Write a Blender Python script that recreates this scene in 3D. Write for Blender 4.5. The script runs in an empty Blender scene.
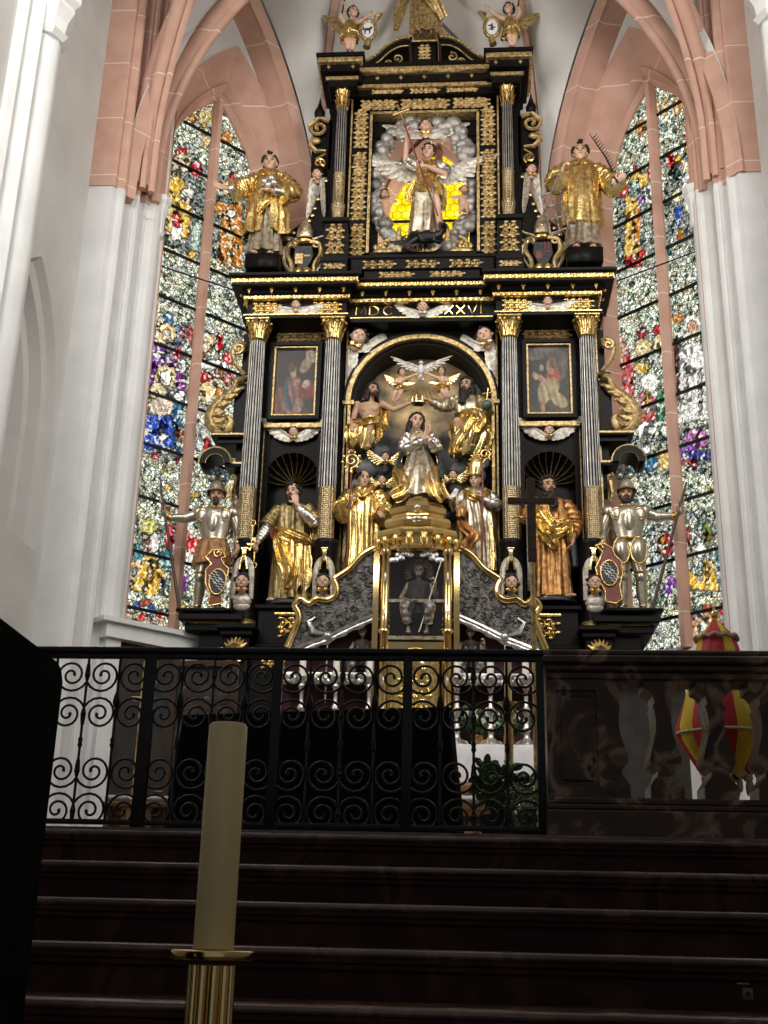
import bpy, bmesh, math, random
from mathutils import Vector as V, Matrix as M
R_ = math.radians
PI = math.pi
rnd = random.Random(7)
SC = bpy.context.scene
COL = SC.collection

# ------------------------------------------------------------------ camera
EYE = V((0, 0, 1.6))
FPX = 1170.0
_p, _a, _r = R_(19.9), R_(4.3), R_(1.4)
FW = V((-math.sin(_a)*math.cos(_p), math.cos(_a)*math.cos(_p), math.sin(_p)))
_rt = V((math.cos(_a), math.sin(_a), 0))
_up = _rt.cross(FW)
CR = _rt*math.cos(_r) + _up*math.sin(_r)
CU = -_rt*math.sin(_r) + _up*math.cos(_r)
cam = bpy.data.cameras.new('camera')
cam.sensor_fit = 'VERTICAL'; cam.sensor_height = 36.0
cam.lens = FPX/1024*36.0
cam.clip_start = 0.05; cam.clip_end = 200
camo = bpy.data.objects.new('camera', cam)
COL.objects.link(camo)
camo.matrix_world = M(((CR.x, CU.x, -FW.x, EYE.x), (CR.y, CU.y, -FW.y, EYE.y), (CR.z, CU.z, -FW.z, EYE.z), (0, 0, 0, 1)))
SC.camera = camo

# ------------------------------------------------------------------ light and exposure
SC.view_settings.view_transform = 'Standard'
SC.view_settings.look = 'None'
SC.view_settings.gamma = 1.0
SC.view_settings.use_curve_mapping = False
SC.view_settings.exposure = 0.0
SC.cycles.max_bounces = 6
SC.cycles.diffuse_bounces = 3
SC.cycles.glossy_bounces = 3
SC.cycles.transparent_max_bounces = 8
SC.cycles.sample_clamp_indirect = 4.0
SC.cycles.use_denoising = True
world = bpy.data.worlds.new('world'); SC.world = world
world.use_nodes = True
world.node_tree.nodes['Background'].inputs[0].default_value = (0.95, 0.97, 1.0, 1)
world.node_tree.nodes['Background'].inputs[1].default_value = 0.16
def area(name, loc, target, sx, sy, power, col=(1, 0.97, 0.92), spread=150):
    l = bpy.data.lights.new(name, 'AREA'); l.shape = 'RECTANGLE'; l.size = sx; l.size_y = sy
    l.energy = power; l.color = col; l.spread = R_(spread)
    o = bpy.data.objects.new(name, l); COL.objects.link(o); o.location = loc
    o.rotation_euler = (V(target)-V(loc)).to_track_quat('-Z', 'Y').to_euler()
    return o
# added fill lights outside the picture on both sides; side walls have no windows
area('side_fill', (-4.9, 7.6, 10.5), (1.0, 13.4, 8.6), 2.2, 6.5, 420)
area('side_fill', (3.6, 7.6, 10.5), (-2.4, 13.4, 8.6), 2.2, 6.5, 420)
# added unseen fill light behind the altarpiece, brightening the stone seen through the opening
area('altar_back_fill', (-.6, 15.6, 10.5), (-.55, 16.1, 13.6), .5, .2, 45)
area('high_front_fill', (-0.7, 3.5, 15.5), (-0.7, 14.6, 8.0), 7.0, 2.0, 110, spread=110)  # broad fill light high over the stairs, facing the altar; no window there

# ------------------------------------------------------------------ pixel to place
def ray(x, y): return FW*FPX + CR*(x-384) - CU*(y-512)
def P(x, y, Y):
    d = ray(x, y); return EYE + d*(Y/d.y)
def PL(x, y, p, n):
    d = ray(x, y); n = V(n); return EYE + d*((V(p)-EYE).dot(n)/d.dot(n))
def Q(w):
    d = V(w)-EYE; z = d.dot(FW); return (384+FPX*d.dot(CR)/z, 512-FPX*d.dot(CU)/z)
def pr(x0, y0, x1, y1, Y):
    mx, my = (x0+x1)/2, (y0+y1)/2
    return P(x0, my, Y).x, P(x1, my, Y).x, P(mx, y1, Y).z, P(mx, y0, Y).z   # X0 X1 Z0 Z1

# ------------------------------------------------------------------ mesh builder
class MB:
    def __init__(s): s.v = []; s.f = []; s.m = []; s.mi = 0
    def add(s, vs, fs, T=None):
        o = len(s.v)
        s.v.extend([(T @ V(q)) if T else V(q) for q in vs])
        for f in fs: s.f.append([i+o for i in f]); s.m.append(s.mi)
        return s
    def box(s, x0, x1, y0, y1, z0, z1, b=0.0, T=None):
        if b <= 0:
            vs = [(x, y, z) for z in (z0, z1) for y in (y0, y1) for x in (x0, x1)]
            fs = [(0, 2, 3, 1), (4, 5, 7, 6), (0, 1, 5, 4), (2, 6, 7, 3), (0, 4, 6, 2), (1, 3, 7, 5)]
            return s.add(vs, fs, T)
        b = min(b, (x1-x0)*.45, (y1-y0)*.45, (z1-z0)*.45)
        vs = []; fs = []
        def ring(i, z): return [(x0+i, y0+i, z), (x1-i, y0+i, z), (x1-i, y1-i, z), (x0+i, y1-i, z)]
        for i, z in ((b, z0), (0, z0+b), (0, z1-b), (b, z1)): vs += ring(i, z)
        fs.append((3, 2, 1, 0)); fs.append((12, 13, 14, 15))
        for k in range(3):
            for j in range(4): fs.append((k*4+j, k*4+(j+1) % 4, k*4+4+(j+1) % 4, k*4+4+j))
        return s.add(vs, fs, T)
    def loft(s, rings, closed=True, caps=True, T=None):
        n = len(rings[0]); vs = [q for r in rings for q in r]; fs = []
        for k in range(len(rings)-1):
            for j in range(n if closed else n-1):
                j2 = (j+1) % n
                fs.append((k*n+j, k*n+j2, (k+1)*n+j2, (k+1)*n+j))
        if caps and closed:
            fs.append(tuple(range(n-1, -1, -1))); fs.append(tuple(range((len(rings)-1)*n, len(rings)*n)))
        return s.add(vs, fs, T)
    def tube(s, path, r, n=6, closed=False, flat=None, T=None):
        path = [V(q) for q in path]; N = len(path)
        rs = r if isinstance(r, (list, tuple)) else [r]*N
        tg = []
        for i in range(N):
            a = path[i-1] if (i > 0 or closed) else path[0]
            b = path[(i+1) % N] if (i < N-1 or closed) else path[-1]
            t = b-a; tg.append(t.normalized() if t.length > 1e-9 else V((0, 0, 1)))
        up = V((0, 1, 0)) if abs(tg[0].y) < .9 else V((1, 0, 0))
        if flat: up = V(flat)
        rings = []
        for i in range(N):
            sd = tg[i].cross(up)
            if sd.length < 1e-6: sd = tg[i].cross(V((1, 0.3, 0.2)))
            sd.normalize(); u2 = sd.cross(tg[i]).normalized()
            if not flat: up = u2
            ra, rb = rs[i] if isinstance(rs[i], (list, tuple)) else (rs[i], rs[i])
            rings.append([path[i]+sd*(ra*math.cos(2*PI*k/n))+u2*(rb*math.sin(2*PI*k/n)) for k in range(n)])
        if closed: rings.append(rings[0]); return s.loft(rings, True, False, T)
        return s.loft(rings, True, True, T)
    def lathe(s, prof, cx=0, cy=0, n=24, sx=1, sy=1, T=None, a0=0.0):
        rings = [[(cx+r*sx*math.cos(2*PI*k/n+a0), cy+r*sy*math.sin(2*PI*k/n+a0), z) for k in range(n)] for r, z in prof]
        return s.loft(rings, True, True, T)
    def ell(s, c, rx, ry=None, rz=None, nu=10, nv=7, T=None, R=None):
        ry = rx if ry is None else ry; rz = rx if rz is None else rz
        c = V(c); vs = []; fs = []
        def pt(x, y, z):
            q = V((x*rx, y*ry, z*rz))
            if R is not None: q = R @ q
            return c+q
        vs.append(pt(0, 0, 1))
        for i in range(1, nv):
            th = PI*i/nv
            for j in range(nu): vs.append(pt(math.sin(th)*math.cos(2*PI*j/nu), math.sin(th)*math.sin(2*PI*j/nu), math.cos(th)))
        vs.append(pt(0, 0, -1)); L = len(vs)-1
        for j in range(nu):
            fs.append((0, 1+j, 1+(j+1) % nu)); b = 1+(nv-2)*nu
            fs.append((L, b+(j+1) % nu, b+j))
        for i in range(nv-2):
            for j in range(nu):
                a = 1+i*nu+j; a2 = 1+i*nu+(j+1) % nu
                fs.append((a, a+nu, a2+nu, a2))
        return s.add(vs, fs, T)
    def cap(s, a, b, ra, rb, n=10):
        a, b = V(a), V(b); d = b-a
        if d.length < 1e-6: return s.ell(a, ra)
        d.normalize(); pts = []; rs = []
        for k in range(4):
            th = PI/2*(1-k/4); pts.append(a-d*ra*math.sin(th)); rs.append(max(1e-4, ra*math.cos(th)))
        pts.append(a); rs.append(ra)
        pts.append(b); rs.append(rb)
        for k in range(1, 5):
            th = PI/2*k/4; pts.append(b+d*rb*math.sin(th)); rs.append(max(1e-4, rb*math.cos(th)))
        return s.tube(pts, rs, n)
    def prism(s, pts, y0, y1, T=None):      # outline in x,z extruded along y
        n = len(pts); vs = [(x, y0, z) for x, z in pts]+[(x, y1, z) for x, z in pts]
        fs = [tuple(range(n)), tuple(range(2*n-1, n-1, -1))]
        for j in range(n): fs.append((j, n+j, n+(j+1) % n, (j+1) % n))
        return s.add(vs, fs, T)
    def prismz(s, pts, z0, z1, T=None):     # outline in x,y extruded along z
        n = len(pts); vs = [(x, y, z0) for x, y in pts]+[(x, y, z1) for x, y in pts]
        fs = [tuple(range(n-1, -1, -1)), tuple(range(n, 2*n))]
        for j in range(n): fs.append((j, (j+1) % n, n+(j+1) % n, n+j))
        return s.add(vs, fs, T)
    def ribbon(s, outer, inner, y0, y1, closed=False):   # band between two x,z curves, extruded along y
        n = len(outer); rings = []
        for (a, b) in zip(outer, inner):
            rings.append([(a[0], y0, a[1]), (a[0], y1, a[1]), (b[0], y1, b[1]), (b[0], y0, b[1])])
        if closed: rings.append(rings[0]); return s.loft(rings, True, False)
        return s.loft(rings, True, True)
    def merge(s, o, T=None):
        k = len(s.v); s.v.extend([(T @ q) if T else q for q in o.v])
        for f, m in zip(o.f, o.m): s.f.append([i+k for i in f]); s.m.append(m)
        return s

ORG = {}
def mesh_of(name, mb, mats, smooth, org, ang=None):
    me = bpy.data.meshes.new(name)
    me.from_pydata([tuple(q-org) for q in mb.v], [], mb.f)
    for m in (mats if isinstance(mats, (list, tuple)) else [mats]): me.materials.append(m)
    if any(mb.m): me.polygons.foreach_set('material_index', mb.m)
    bm = bmesh.new(); bm.from_mesh(me); bmesh.ops.recalc_face_normals(bm, faces=bm.faces); bm.to_mesh(me); bm.free()
    if smooth:
        me.polygons.foreach_set('use_smooth', [True]*len(me.polygons))
        try: me.set_sharp_from_angle(angle=R_(ang or 50))
        except Exception: pass
    return me
def obj(name, mb, mats, parent=None, smooth=True, loc=None, ang=None):
    if parent is not None: org = ORG[parent]
    elif loc is not None: org = V(loc)
    else:
        xs = [q.x for q in mb.v]; ys = [q.y for q in mb.v]; zs = [q.z for q in mb.v]
        org = V(((min(xs)+max(xs))/2, (min(ys)+max(ys))/2, min(zs)))
    o = bpy.data.objects.new(name, mesh_of(name, mb, mats, smooth, org, ang))
    COL.objects.link(o)
    if parent is not None: o.parent = parent
    else: o.location = org
    ORG[o] = org.copy()
    return o
def thing(name, label, cat, loc, group=None):
    o = bpy.data.objects.new(name, None); COL.objects.link(o); o.location = loc
    o.empty_display_size = .1
    o['label'] = label; o['category'] = cat
    if group: o['group'] = group
    ORG[o] = V(loc); return o
def tag(o, label, cat, group=None, kind=None):
    o['label'] = label; o['category'] = cat
    if group: o['group'] = group
    if kind: o['kind'] = kind
    return o
def struct(name, mb, mats, parent=None, smooth=False, ang=None):
    o = obj(name, mb, mats, parent, smooth, ang=ang)
    if parent is None: o['kind'] = 'structure'
    return o
def dup(root, loc, label=None, group=None, rz=None):
    r = root.copy(); COL.objects.link(r); r.location = loc
    if rz is not None: r.rotation_euler = (0, 0, rz)
    if label: r['label'] = label
    if group: r['group'] = group
    for ch in list(root.children):
        c = ch.copy(); COL.objects.link(c); c.parent = r
        for g in list(ch.children):
            d = g.copy(); COL.objects.link(d); d.parent = c
    return r
def fuse(mb, voxel, smooth=2):
    me = bpy.data.meshes.new('t'); me.from_pydata([tuple(q) for q in mb.v], [], mb.f)
    bm = bmesh.new(); bm.from_mesh(me); bmesh.ops.recalc_face_normals(bm, faces=bm.faces); bm.to_mesh(me); bm.free()
    o = bpy.data.objects.new('t', me); COL.objects.link(o)
    md = o.modifiers.new('r', 'REMESH'); md.mode = 'VOXEL'; md.voxel_size = voxel
    if smooth:
        sm = o.modifiers.new('s', 'SMOOTH'); sm.iterations = smooth; sm.factor = .5
    dg = bpy.context.evaluated_depsgraph_get(); e = o.evaluated_get(dg); m2 = e.to_mesh()
    out = MB(); out.v = [q.co.copy() for q in m2.vertices]; out.f = [list(p.vertices) for p in m2.polygons]; out.m = [0]*len(out.f)
    e.to_mesh_clear(); bpy.data.objects.remove(o); bpy.data.meshes.remove(me)
    return out

# ------------------------------------------------------------------ materials
MAT = {}
def nodes(name):
    m = bpy.data.materials.new(name); m.use_nodes = True; MAT[name] = m
    nt = m.node_tree; b = nt.nodes['Principled BSDF']
    return m, nt, b
def N(nt, t, **kw):
    n = nt.nodes.new(t)
    for k, v in kw.items():
        if k.startswith('i_'): n.inputs[int(k[2:]) if k[2:].isdigit() else k[2:].replace('_', ' ')].default_value = v
        else: setattr(n, k, v)
    return n
def ramp(nt, src, stops):
    r = nt.nodes.new('ShaderNodeValToRGB'); e = r.color_ramp.elements
    while len(e) < len(stops): e.new(.5)
    for i, (p, c) in enumerate(stops):
        e[i].position = p; e[i].color = (c[0], c[1], c[2], 1)
    nt.links.new(src, r.inputs[0]); return r
def coords(nt, scale=(1, 1, 1)):
    tc = nt.nodes.new('ShaderNodeNewGeometry')
    mp = nt.nodes.new('ShaderNodeVectorMath'); mp.operation = 'MULTIPLY'; mp.inputs[1].default_value = scale
    nt.links.new(tc.outputs['Position'], mp.inputs[0]); return mp.outputs[0]
def mat(name, c1, c2=None, rough=.5, metal=0, sc=8, bump=0, bsc=None, det=4, spread=(.35, .65), coat=0, spec=None, emit=None, stretch=(1, 1, 1)):
    m, nt, b = nodes(name)
    c2 = c2 or c1
    b.inputs['Roughness'].default_value = rough; b.inputs['Metallic'].default_value = metal
    if spec is not None: b.inputs['Specular IOR Level'].default_value = spec
    if coat: b.inputs['Coat Weight'].default_value = coat
    co = coords(nt, stretch)
    n = N(nt, 'ShaderNodeTexNoise'); n.inputs['Scale'].default_value = sc; n.inputs['Detail'].default_value = det
    nt.links.new(co, n.inputs['Vector'])
    r = ramp(nt, n.outputs['Fac'], [(spread[0], c1), (spread[1], c2)])
    nt.links.new(r.outputs[0], b.inputs['Base Color'])
    if bump:
        n2 = N(nt, 'ShaderNodeTexNoise'); n2.inputs['Scale'].default_value = bsc or sc*3; n2.inputs['Detail'].default_value = 3
        nt.links.new(co, n2.inputs['Vector'])
        bp = N(nt, 'ShaderNodeBump'); bp.inputs['Strength'].default_value = bump; bp.inputs['Distance'].default_value = .02
        nt.links.new(n2.outputs['Fac'], bp.inputs['Height']); nt.links.new(bp.outputs[0], b.inputs['Normal'])
    return m
mat('plaster', (.60, .585, .56), (.68, .67, .645), .9, sc=1.3, bump=.15, bsc=5)
mat('whitewash', (.70, .70, .69), (.78, .78, .77), .85, sc=2, bump=.08, bsc=9)
mat('gold', (.36, .21, .055), (.90, .66, .26), .27, .92, sc=16, bump=.14, bsc=26, spread=(.25, .6))
mat('silver_flute', (.42, .41, .39), (.66, .64, .61), .35, .85, sc=10)
mat('gold_bright', (.66, .45, .15), (1.0, .80, .38), .22, .95, sc=10, bump=.1, bsc=20)
mat('gold_dull', (.30, .19, .07), (.74, .56, .27), .42, .75, sc=22, bump=.3, bsc=50)
mat('gold_brown', (.26, .1, .03), (.66, .36, .12), .36, .7, sc=14, bump=.3, bsc=30)
mat('gold_green', (.2, .15, .06), (.52, .4, .18), .4, .7, sc=14, bump=.3, bsc=30)
mat('brass', (.72, .5, .2), (.86, .64, .28), .16, 1.0, sc=5)
mat('silver', (.42, .4, .37), (.82, .8, .76), .3, .9, sc=14, bump=.3, bsc=30)
mat('silver_dark', (.1, .095, .085), (.42, .39, .36), .38, .75, sc=18, bump=.6, bsc=34)
mat('silver_gilt', (.30, .25, .17), (.68, .60, .46), .32, .8, sc=14, bump=.3, bsc=28)
mat('armour', (.42, .38, .3), (.66, .61, .5), .3, .85, sc=6, bump=.08, bsc=20)
mat('black_lacquer', (.0035, .003, .0028), (.007, .006, .005), .42, sc=4, spec=.14)
mat('black_niche', (.004, .0035, .0035), (.007, .006, .006), .5, sc=3, spec=.14)
mat('flesh', (.60, .36, .24), (.74, .50, .37), .45, sc=10)
mat('flesh_dark', (.46, .26, .16), (.60, .38, .25), .45, sc=10)
mat('hair_brown', (.010, .006, .004), (.032, .018, .010), .5, sc=30, bump=.6, bsc=60)
mat('hair_light', (.16, .09, .04), (.32, .2, .1), .5, sc=30, bump=.6, bsc=60)
mat('eye', (.012, .008, .006), None, .3)
mat('lip', (.36, .13, .09), None, .5)
mat('wing_silver', (.40, .36, .30), (.74, .69, .60), .4, .45, sc=20, bump=.3, bsc=45)
mat('cloud_silver', (.20, .185, .17), (.50, .47, .43), .5, .6, sc=6, bump=.3, bsc=20)
mat('cloud_grey', (.07, .076, .084), (.2, .205, .21), .55, sc=5, bump=.2, bsc=14)
mat('dark_metal', (.012, .012, .012), (.03, .028, .026), .4, .5, sc=20)
mat('iron', (.006, .006, .006), (.014, .013, .013), .35, .4, sc=30)
mat('black_cloth', (.004, .004, .004), (.006, .006, .006), .95, sc=30, spec=.1)
mat('relief_silver', (.035, .032, .03), (.17, .155, .145), .45, .6, sc=22, bump=.8, bsc=40)
mat('red_cloth', (.03, .006, .009), (.055, .010, .014), .8, sc=8, bump=.3, bsc=20)
mat('banner_red', (.55, .02, .03), (.66, .035, .045), .6, sc=8, bump=.15, bsc=14)
mat('banner_yellow', (.85, .58, .03), (.92, .68, .06), .6, sc=8, bump=.15, bsc=14)
mat('cream_fringe', (.62, .52, .34), (.74, .66, .48), .8, sc=60, bump=.6, bsc=120)
mat('linen', (.72, .71, .72), (.82, .81, .82), .8, sc=10, bump=.15, bsc=14)
mat('wax_ivory', (.78, .60, .28), (.84, .66, .32), .42, sc=4)
mat('wax_white', (.82, .78, .66), (.88, .84, .74), .5, sc=4)
mat('wood_light', (.42, .21, .08), (.58, .32, .14), .5, sc=6, stretch=(1, 1, 8))
mat('wood_dark', (.035, .018, .009), (.07, .038, .02), .4, sc=6, stretch=(1, 1, 8))
mat('wood_plank', (.016, .012, .01), (.035, .028, .022), .6, sc=6)
mat('stall_wood', (.06, .052, .046), (.10, .088, .078), .55, sc=6)
mat('leaf_green', (.03, .08, .02), (.09, .18, .05), .5, sc=30)
mat('leaf_pale', (.16, .2, .1), (.3, .33, .2), .6, sc=30)
mat('petal_white', (.72, .72, .64), (.86, .86, .8), .6, sc=20)
mat('leather_brown', (.22, .1, .04), (.48, .26, .1), .5, .3, sc=20, bump=.3, bsc=40)
mat('bone', (.2, .16, .11), (.42, .36, .27), .6, sc=20)
mat('velvet_dark', (.02, .015, .013), (.06, .045, .035), .8, sc=10, bump=.3, bsc=24)
mat('heraldic_red', (.16, .03, .02), (.22, .045, .03), .45, sc=10)
mat('charcoal', (.02, .02, .022), (.035, .035, .036), .5, sc=10)
mat('globe_green', (.06, .08, .07), (.16, .19, .16), .35, .3, sc=8)
mat('mantle_blue', (.03, .04, .05), (.08, .1, .11), .5, .2, sc=12)
mat('plastic_grey', (.12, .115, .11), None, .4)
# pink sandstone with pale mortar joints between the courses
def stone(name, a, b_, joint, course):
    m, nt, b = nodes(name); b.inputs['Roughness'].default_value = .85
    co = coords(nt)
    n = N(nt, 'ShaderNodeTexNoise'); n.inputs['Scale'].default_value = 3.0; n.inputs['Detail'].default_value = 6
    nt.links.new(co, n.inputs['Vector'])
    r = ramp(nt, n.outputs['Fac'], [(.3, a), (.7, b_)])
    sx = N(nt, 'ShaderNodeSeparateXYZ'); nt.links.new(co, sx.inputs[0])
    d = N(nt, 'ShaderNodeMath', operation='DIVIDE'); d.inputs[1].default_value = course; nt.links.new(sx.outputs[2], d.inputs[0])
    fr = N(nt, 'ShaderNodeMath', operation='FRACT'); nt.links.new(d.outputs[0], fr.inputs[0])
    lt = N(nt, 'ShaderNodeMath', operation='LESS_THAN'); lt.inputs[1].default_value = .018/course; nt.links.new(fr.outputs[0], lt.inputs[0])
    mx = N(nt, 'ShaderNodeMix', data_type='RGBA'); nt.links.new(lt.outputs[0], mx.inputs['Factor'])
    nt.links.new(r.outputs[0], mx.inputs[6]); mx.inputs[7].default_value = (*joint, 1)
    nt.links.new(mx.outputs[2], b.inputs['Base Color'])
    return m
stone('pink_stone', (.54, .315, .235), (.64, .40, .31), (.76, .62, .54), .93)
# dark brown marble with veins
def marble(name, a, b_, vein, rough, sc, spec=.5):
    m, nt, b = nodes(name); b.inputs['Roughness'].default_value = rough; b.inputs['Specular IOR Level'].default_value = spec
    co = coords(nt)
    n = N(nt, 'ShaderNodeTexNoise'); n.inputs['Scale'].default_value = sc; n.inputs['Detail'].default_value = 8; n.inputs['Distortion'].default_value = 1.6
    nt.links.new(co, n.inputs['Vector'])
    r = ramp(nt, n.outputs['Fac'], [(.3, a), (.52, b_), (.60, vein), (.66, a)])
    nt.links.new(r.outputs[0], b.inputs['Base Color']); return m
marble('brown_marble', (.020, .012, .008), (.07, .036, .02), (.26, .17, .11), .35, 3.2, .3)
marble('red_marble', (.020, .0065, .004), (.036, .0115, .0065), (.06, .023, .013), .6, 2.6, .2)
marble('floor_stone', (.10, .07, .055), (.14, .10, .08), (.2, .15, .12), .4, 2.0)

marble('highlight_nosing', (.05, .022, .015), (.085, .042, .03), (.14, .085, .06), .2, 2.6, 1.0)  # glossy, and lighter than red_marble so the colour carries the edge highlight
# gilt column sleeve: rows of raised scales
def scales(name, c1, c2, sc):
    m, nt, b = nodes(name); b.inputs['Roughness'].default_value = .32; b.inputs['Metallic'].default_value = .85
    co = coords(nt)
    v = N(nt, 'ShaderNodeTexVoronoi'); v.inputs['Scale'].default_value = sc; v.inputs['Randomness'].default_value = .35
    nt.links.new(co, v.inputs['Vector'])
    r = ramp(nt, v.outputs['Distance'], [(.1, c2), (.62, c1)])
    nt.links.new(r.outputs[0], b.inputs['Base Color'])
    bp = N(nt, 'ShaderNodeBump'); bp.inputs['Strength'].default_value = .8; bp.inputs['Distance'].default_value = .02; bp.invert = True
    nt.links.new(v.outputs['Distance'], bp.inputs['Height']); nt.links.new(bp.outputs[0], b.inputs['Normal'])
    return m
scales('gold_scales', (.34, .24, .12), (.86, .74, .5), 36)
# clear acrylic / case glass
def clear(name, rough, tint, fac):
    m, nt, b = nodes(name)
    out = nt.nodes['Material Output']
    t = N(nt, 'ShaderNodeBsdfTransparent'); t.inputs[0].default_value = (*tint, 1)
    g = N(nt, 'ShaderNodeBsdfGlossy'); g.inputs['Roughness'].default_value = rough
    mx = N(nt, 'ShaderNodeMixShader'); mx.inputs[0].default_value = fac
    nt.links.new(t.outputs[0], mx.inputs[1]); nt.links.new(g.outputs[0], mx.inputs[2]); nt.links.new(mx.outputs[0], out.inputs[0])
    return m
clear('case_glass', .03, (.93, .93, .92), .06)

# leaded stained glass, lit by the daylight outside: attribute 'pane' carries the painted colour (alpha = how much)
def stained(name, strength):
    m, nt, b = nodes(name); out = nt.nodes['Material Output']
    uv = N(nt, 'ShaderNodeAttribute', attribute_name='glasspos'); at = N(nt, 'ShaderNodeAttribute', attribute_name='pane')
    def vor(sc, feat):
        v = N(nt, 'ShaderNodeTexVoronoi', feature=feat); v.inputs['Scale'].default_value = sc
        nt.links.new(uv.outputs['Vector'], v.inputs['Vector']); return v
    c1 = vor(11, 'F1'); e1 = vor(11, 'DISTANCE_TO_EDGE'); c2 = vor(24, 'F1'); e2 = vor(24, 'DISTANCE_TO_EDGE')
    sep = N(nt, 'ShaderNodeSeparateColor'); nt.links.new(c2.outputs['Color'], sep.inputs[0])
    sep1 = N(nt, 'ShaderNodeSeparateColor'); nt.links.new(c1.outputs['Color'], sep1.inputs[0])
    gr = ramp(nt, sep.outputs[0], [(.0, (.02, .03, .02)), (.10, (.09, .13, .085)), (.22, (.34, .43, .3)), (.36, (.85, .93, .8)), (.55, (1.3, 1.35, 1.3)), (.85, (1.1, 1.0, .5)), (.92, (.42, .33, .06)), (.97, (.1, .16, .12))])
    gr.color_ramp.interpolation = 'CONSTANT'
    # painted glass keeps its colour with small changes of depth from pane to pane
    mr = N(nt, 'ShaderNodeMapRange'); mr.inputs[3].default_value = .72; mr.inputs[4].default_value = 1.25
    nt.links.new(sep1.outputs[1], mr.inputs[0])
    mr2 = N(nt, 'ShaderNodeMapRange'); mr2.inputs[3].default_value = .72; mr2.inputs[4].default_value = 1.2
    nt.links.new(sep.outputs[2], mr2.inputs[0])
    mm = N(nt, 'ShaderNodeMath', operation='MULTIPLY'); nt.links.new(mr.outputs[0], mm.inputs[0]); nt.links.new(mr2.outputs[0], mm.inputs[1])
    pc = N(nt, 'ShaderNodeVectorMath', operation='SCALE'); nt.links.new(at.outputs['Color'], pc.inputs[0]); nt.links.new(mm.outputs[0], pc.inputs['Scale'])
    # odd panes of white and of very deep glass among the coloured ones
    od = ramp(nt, sep1.outputs[0], [(0, (.12, .12, .12)), (.15, (1, 1, 1)), (.9, (1, 1, 1))]); od.color_ramp.interpolation = 'CONSTANT'
    wh = N(nt, 'ShaderNodeMath', operation='GREATER_THAN'); wh.inputs[1].default_value = .85; nt.links.new(sep.outputs[0], wh.inputs[0])
    wf = N(nt, 'ShaderNodeMath', operation='MULTIPLY'); wf.inputs[1].default_value = .6; nt.links.new(wh.outputs[0], wf.inputs[0])
    p1 = N(nt, 'ShaderNodeMix', data_type='RGBA', blend_type='MULTIPLY'); p1.inputs['Factor'].default_value = 1; nt.links.new(pc.outputs[0], p1.inputs[6]); nt.links.new(od.outputs[0], p1.inputs[7])
    p2 = N(nt, 'ShaderNodeMix', data_type='RGBA'); p2.inputs[7].default_value = (1.2, 1.15, .95, 1); nt.links.new(wf.outputs[0], p2.inputs['Factor']); nt.links.new(p1.outputs[2], p2.inputs[6])
    mx = N(nt, 'ShaderNodeMix', data_type='RGBA'); nt.links.new(at.outputs['Alpha'], mx.inputs['Factor'])
    nt.links.new(gr.outputs[0], mx.inputs[6]); nt.links.new(p2.outputs[2], mx.inputs[7])
    # lead
    l1 = ramp(nt, e1.outputs['Distance'], [(.015, (.02, .02, .02)), (.05, (1, 1, 1))])
    l2 = ramp(nt, e2.outputs['Distance'], [(.03, (.05, .05, .05)), (.12, (1, 1, 1))])
    k1 = N(nt, 'ShaderNodeMix', data_type='RGBA', blend_type='MULTIPLY'); la = N(nt, 'ShaderNodeMapRange'); la.inputs[1].default_value = .6; la.inputs[2].default_value = .95; la.inputs[3].default_value = 1.0; la.inputs[4].default_value = .55; nt.links.new(at.outputs['Alpha'], la.inputs[0]); nt.links.new(la.outputs[0], k1.inputs['Factor'])
    nt.links.new(mx.outputs[2], k1.inputs[6]); nt.links.new(l1.outputs[0], k1.inputs[7])
    k2 = N(nt, 'ShaderNodeMix', data_type='RGBA', blend_type='MULTIPLY'); lb = N(nt, 'ShaderNodeMapRange'); lb.inputs[1].default_value = .6; lb.inputs[2].default_value = .95; lb.inputs[3].default_value = .95; lb.inputs[4].default_value = .2; nt.links.new(at.outputs['Alpha'], lb.inputs[0]); nt.links.new(lb.outputs[0], k2.inputs['Factor'])
    nt.links.new(k1.outputs[2], k2.inputs[6]); nt.links.new(l2.outputs[0], k2.inputs[7])
    em = N(nt, 'ShaderNodeEmission'); em.inputs['Strength'].default_value = strength
    nt.links.new(k2.outputs[2], em.inputs[0]); nt.links.new(em.outputs[0], out.inputs[0])
    return m
stained('stained_glass', 1.1)
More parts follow.
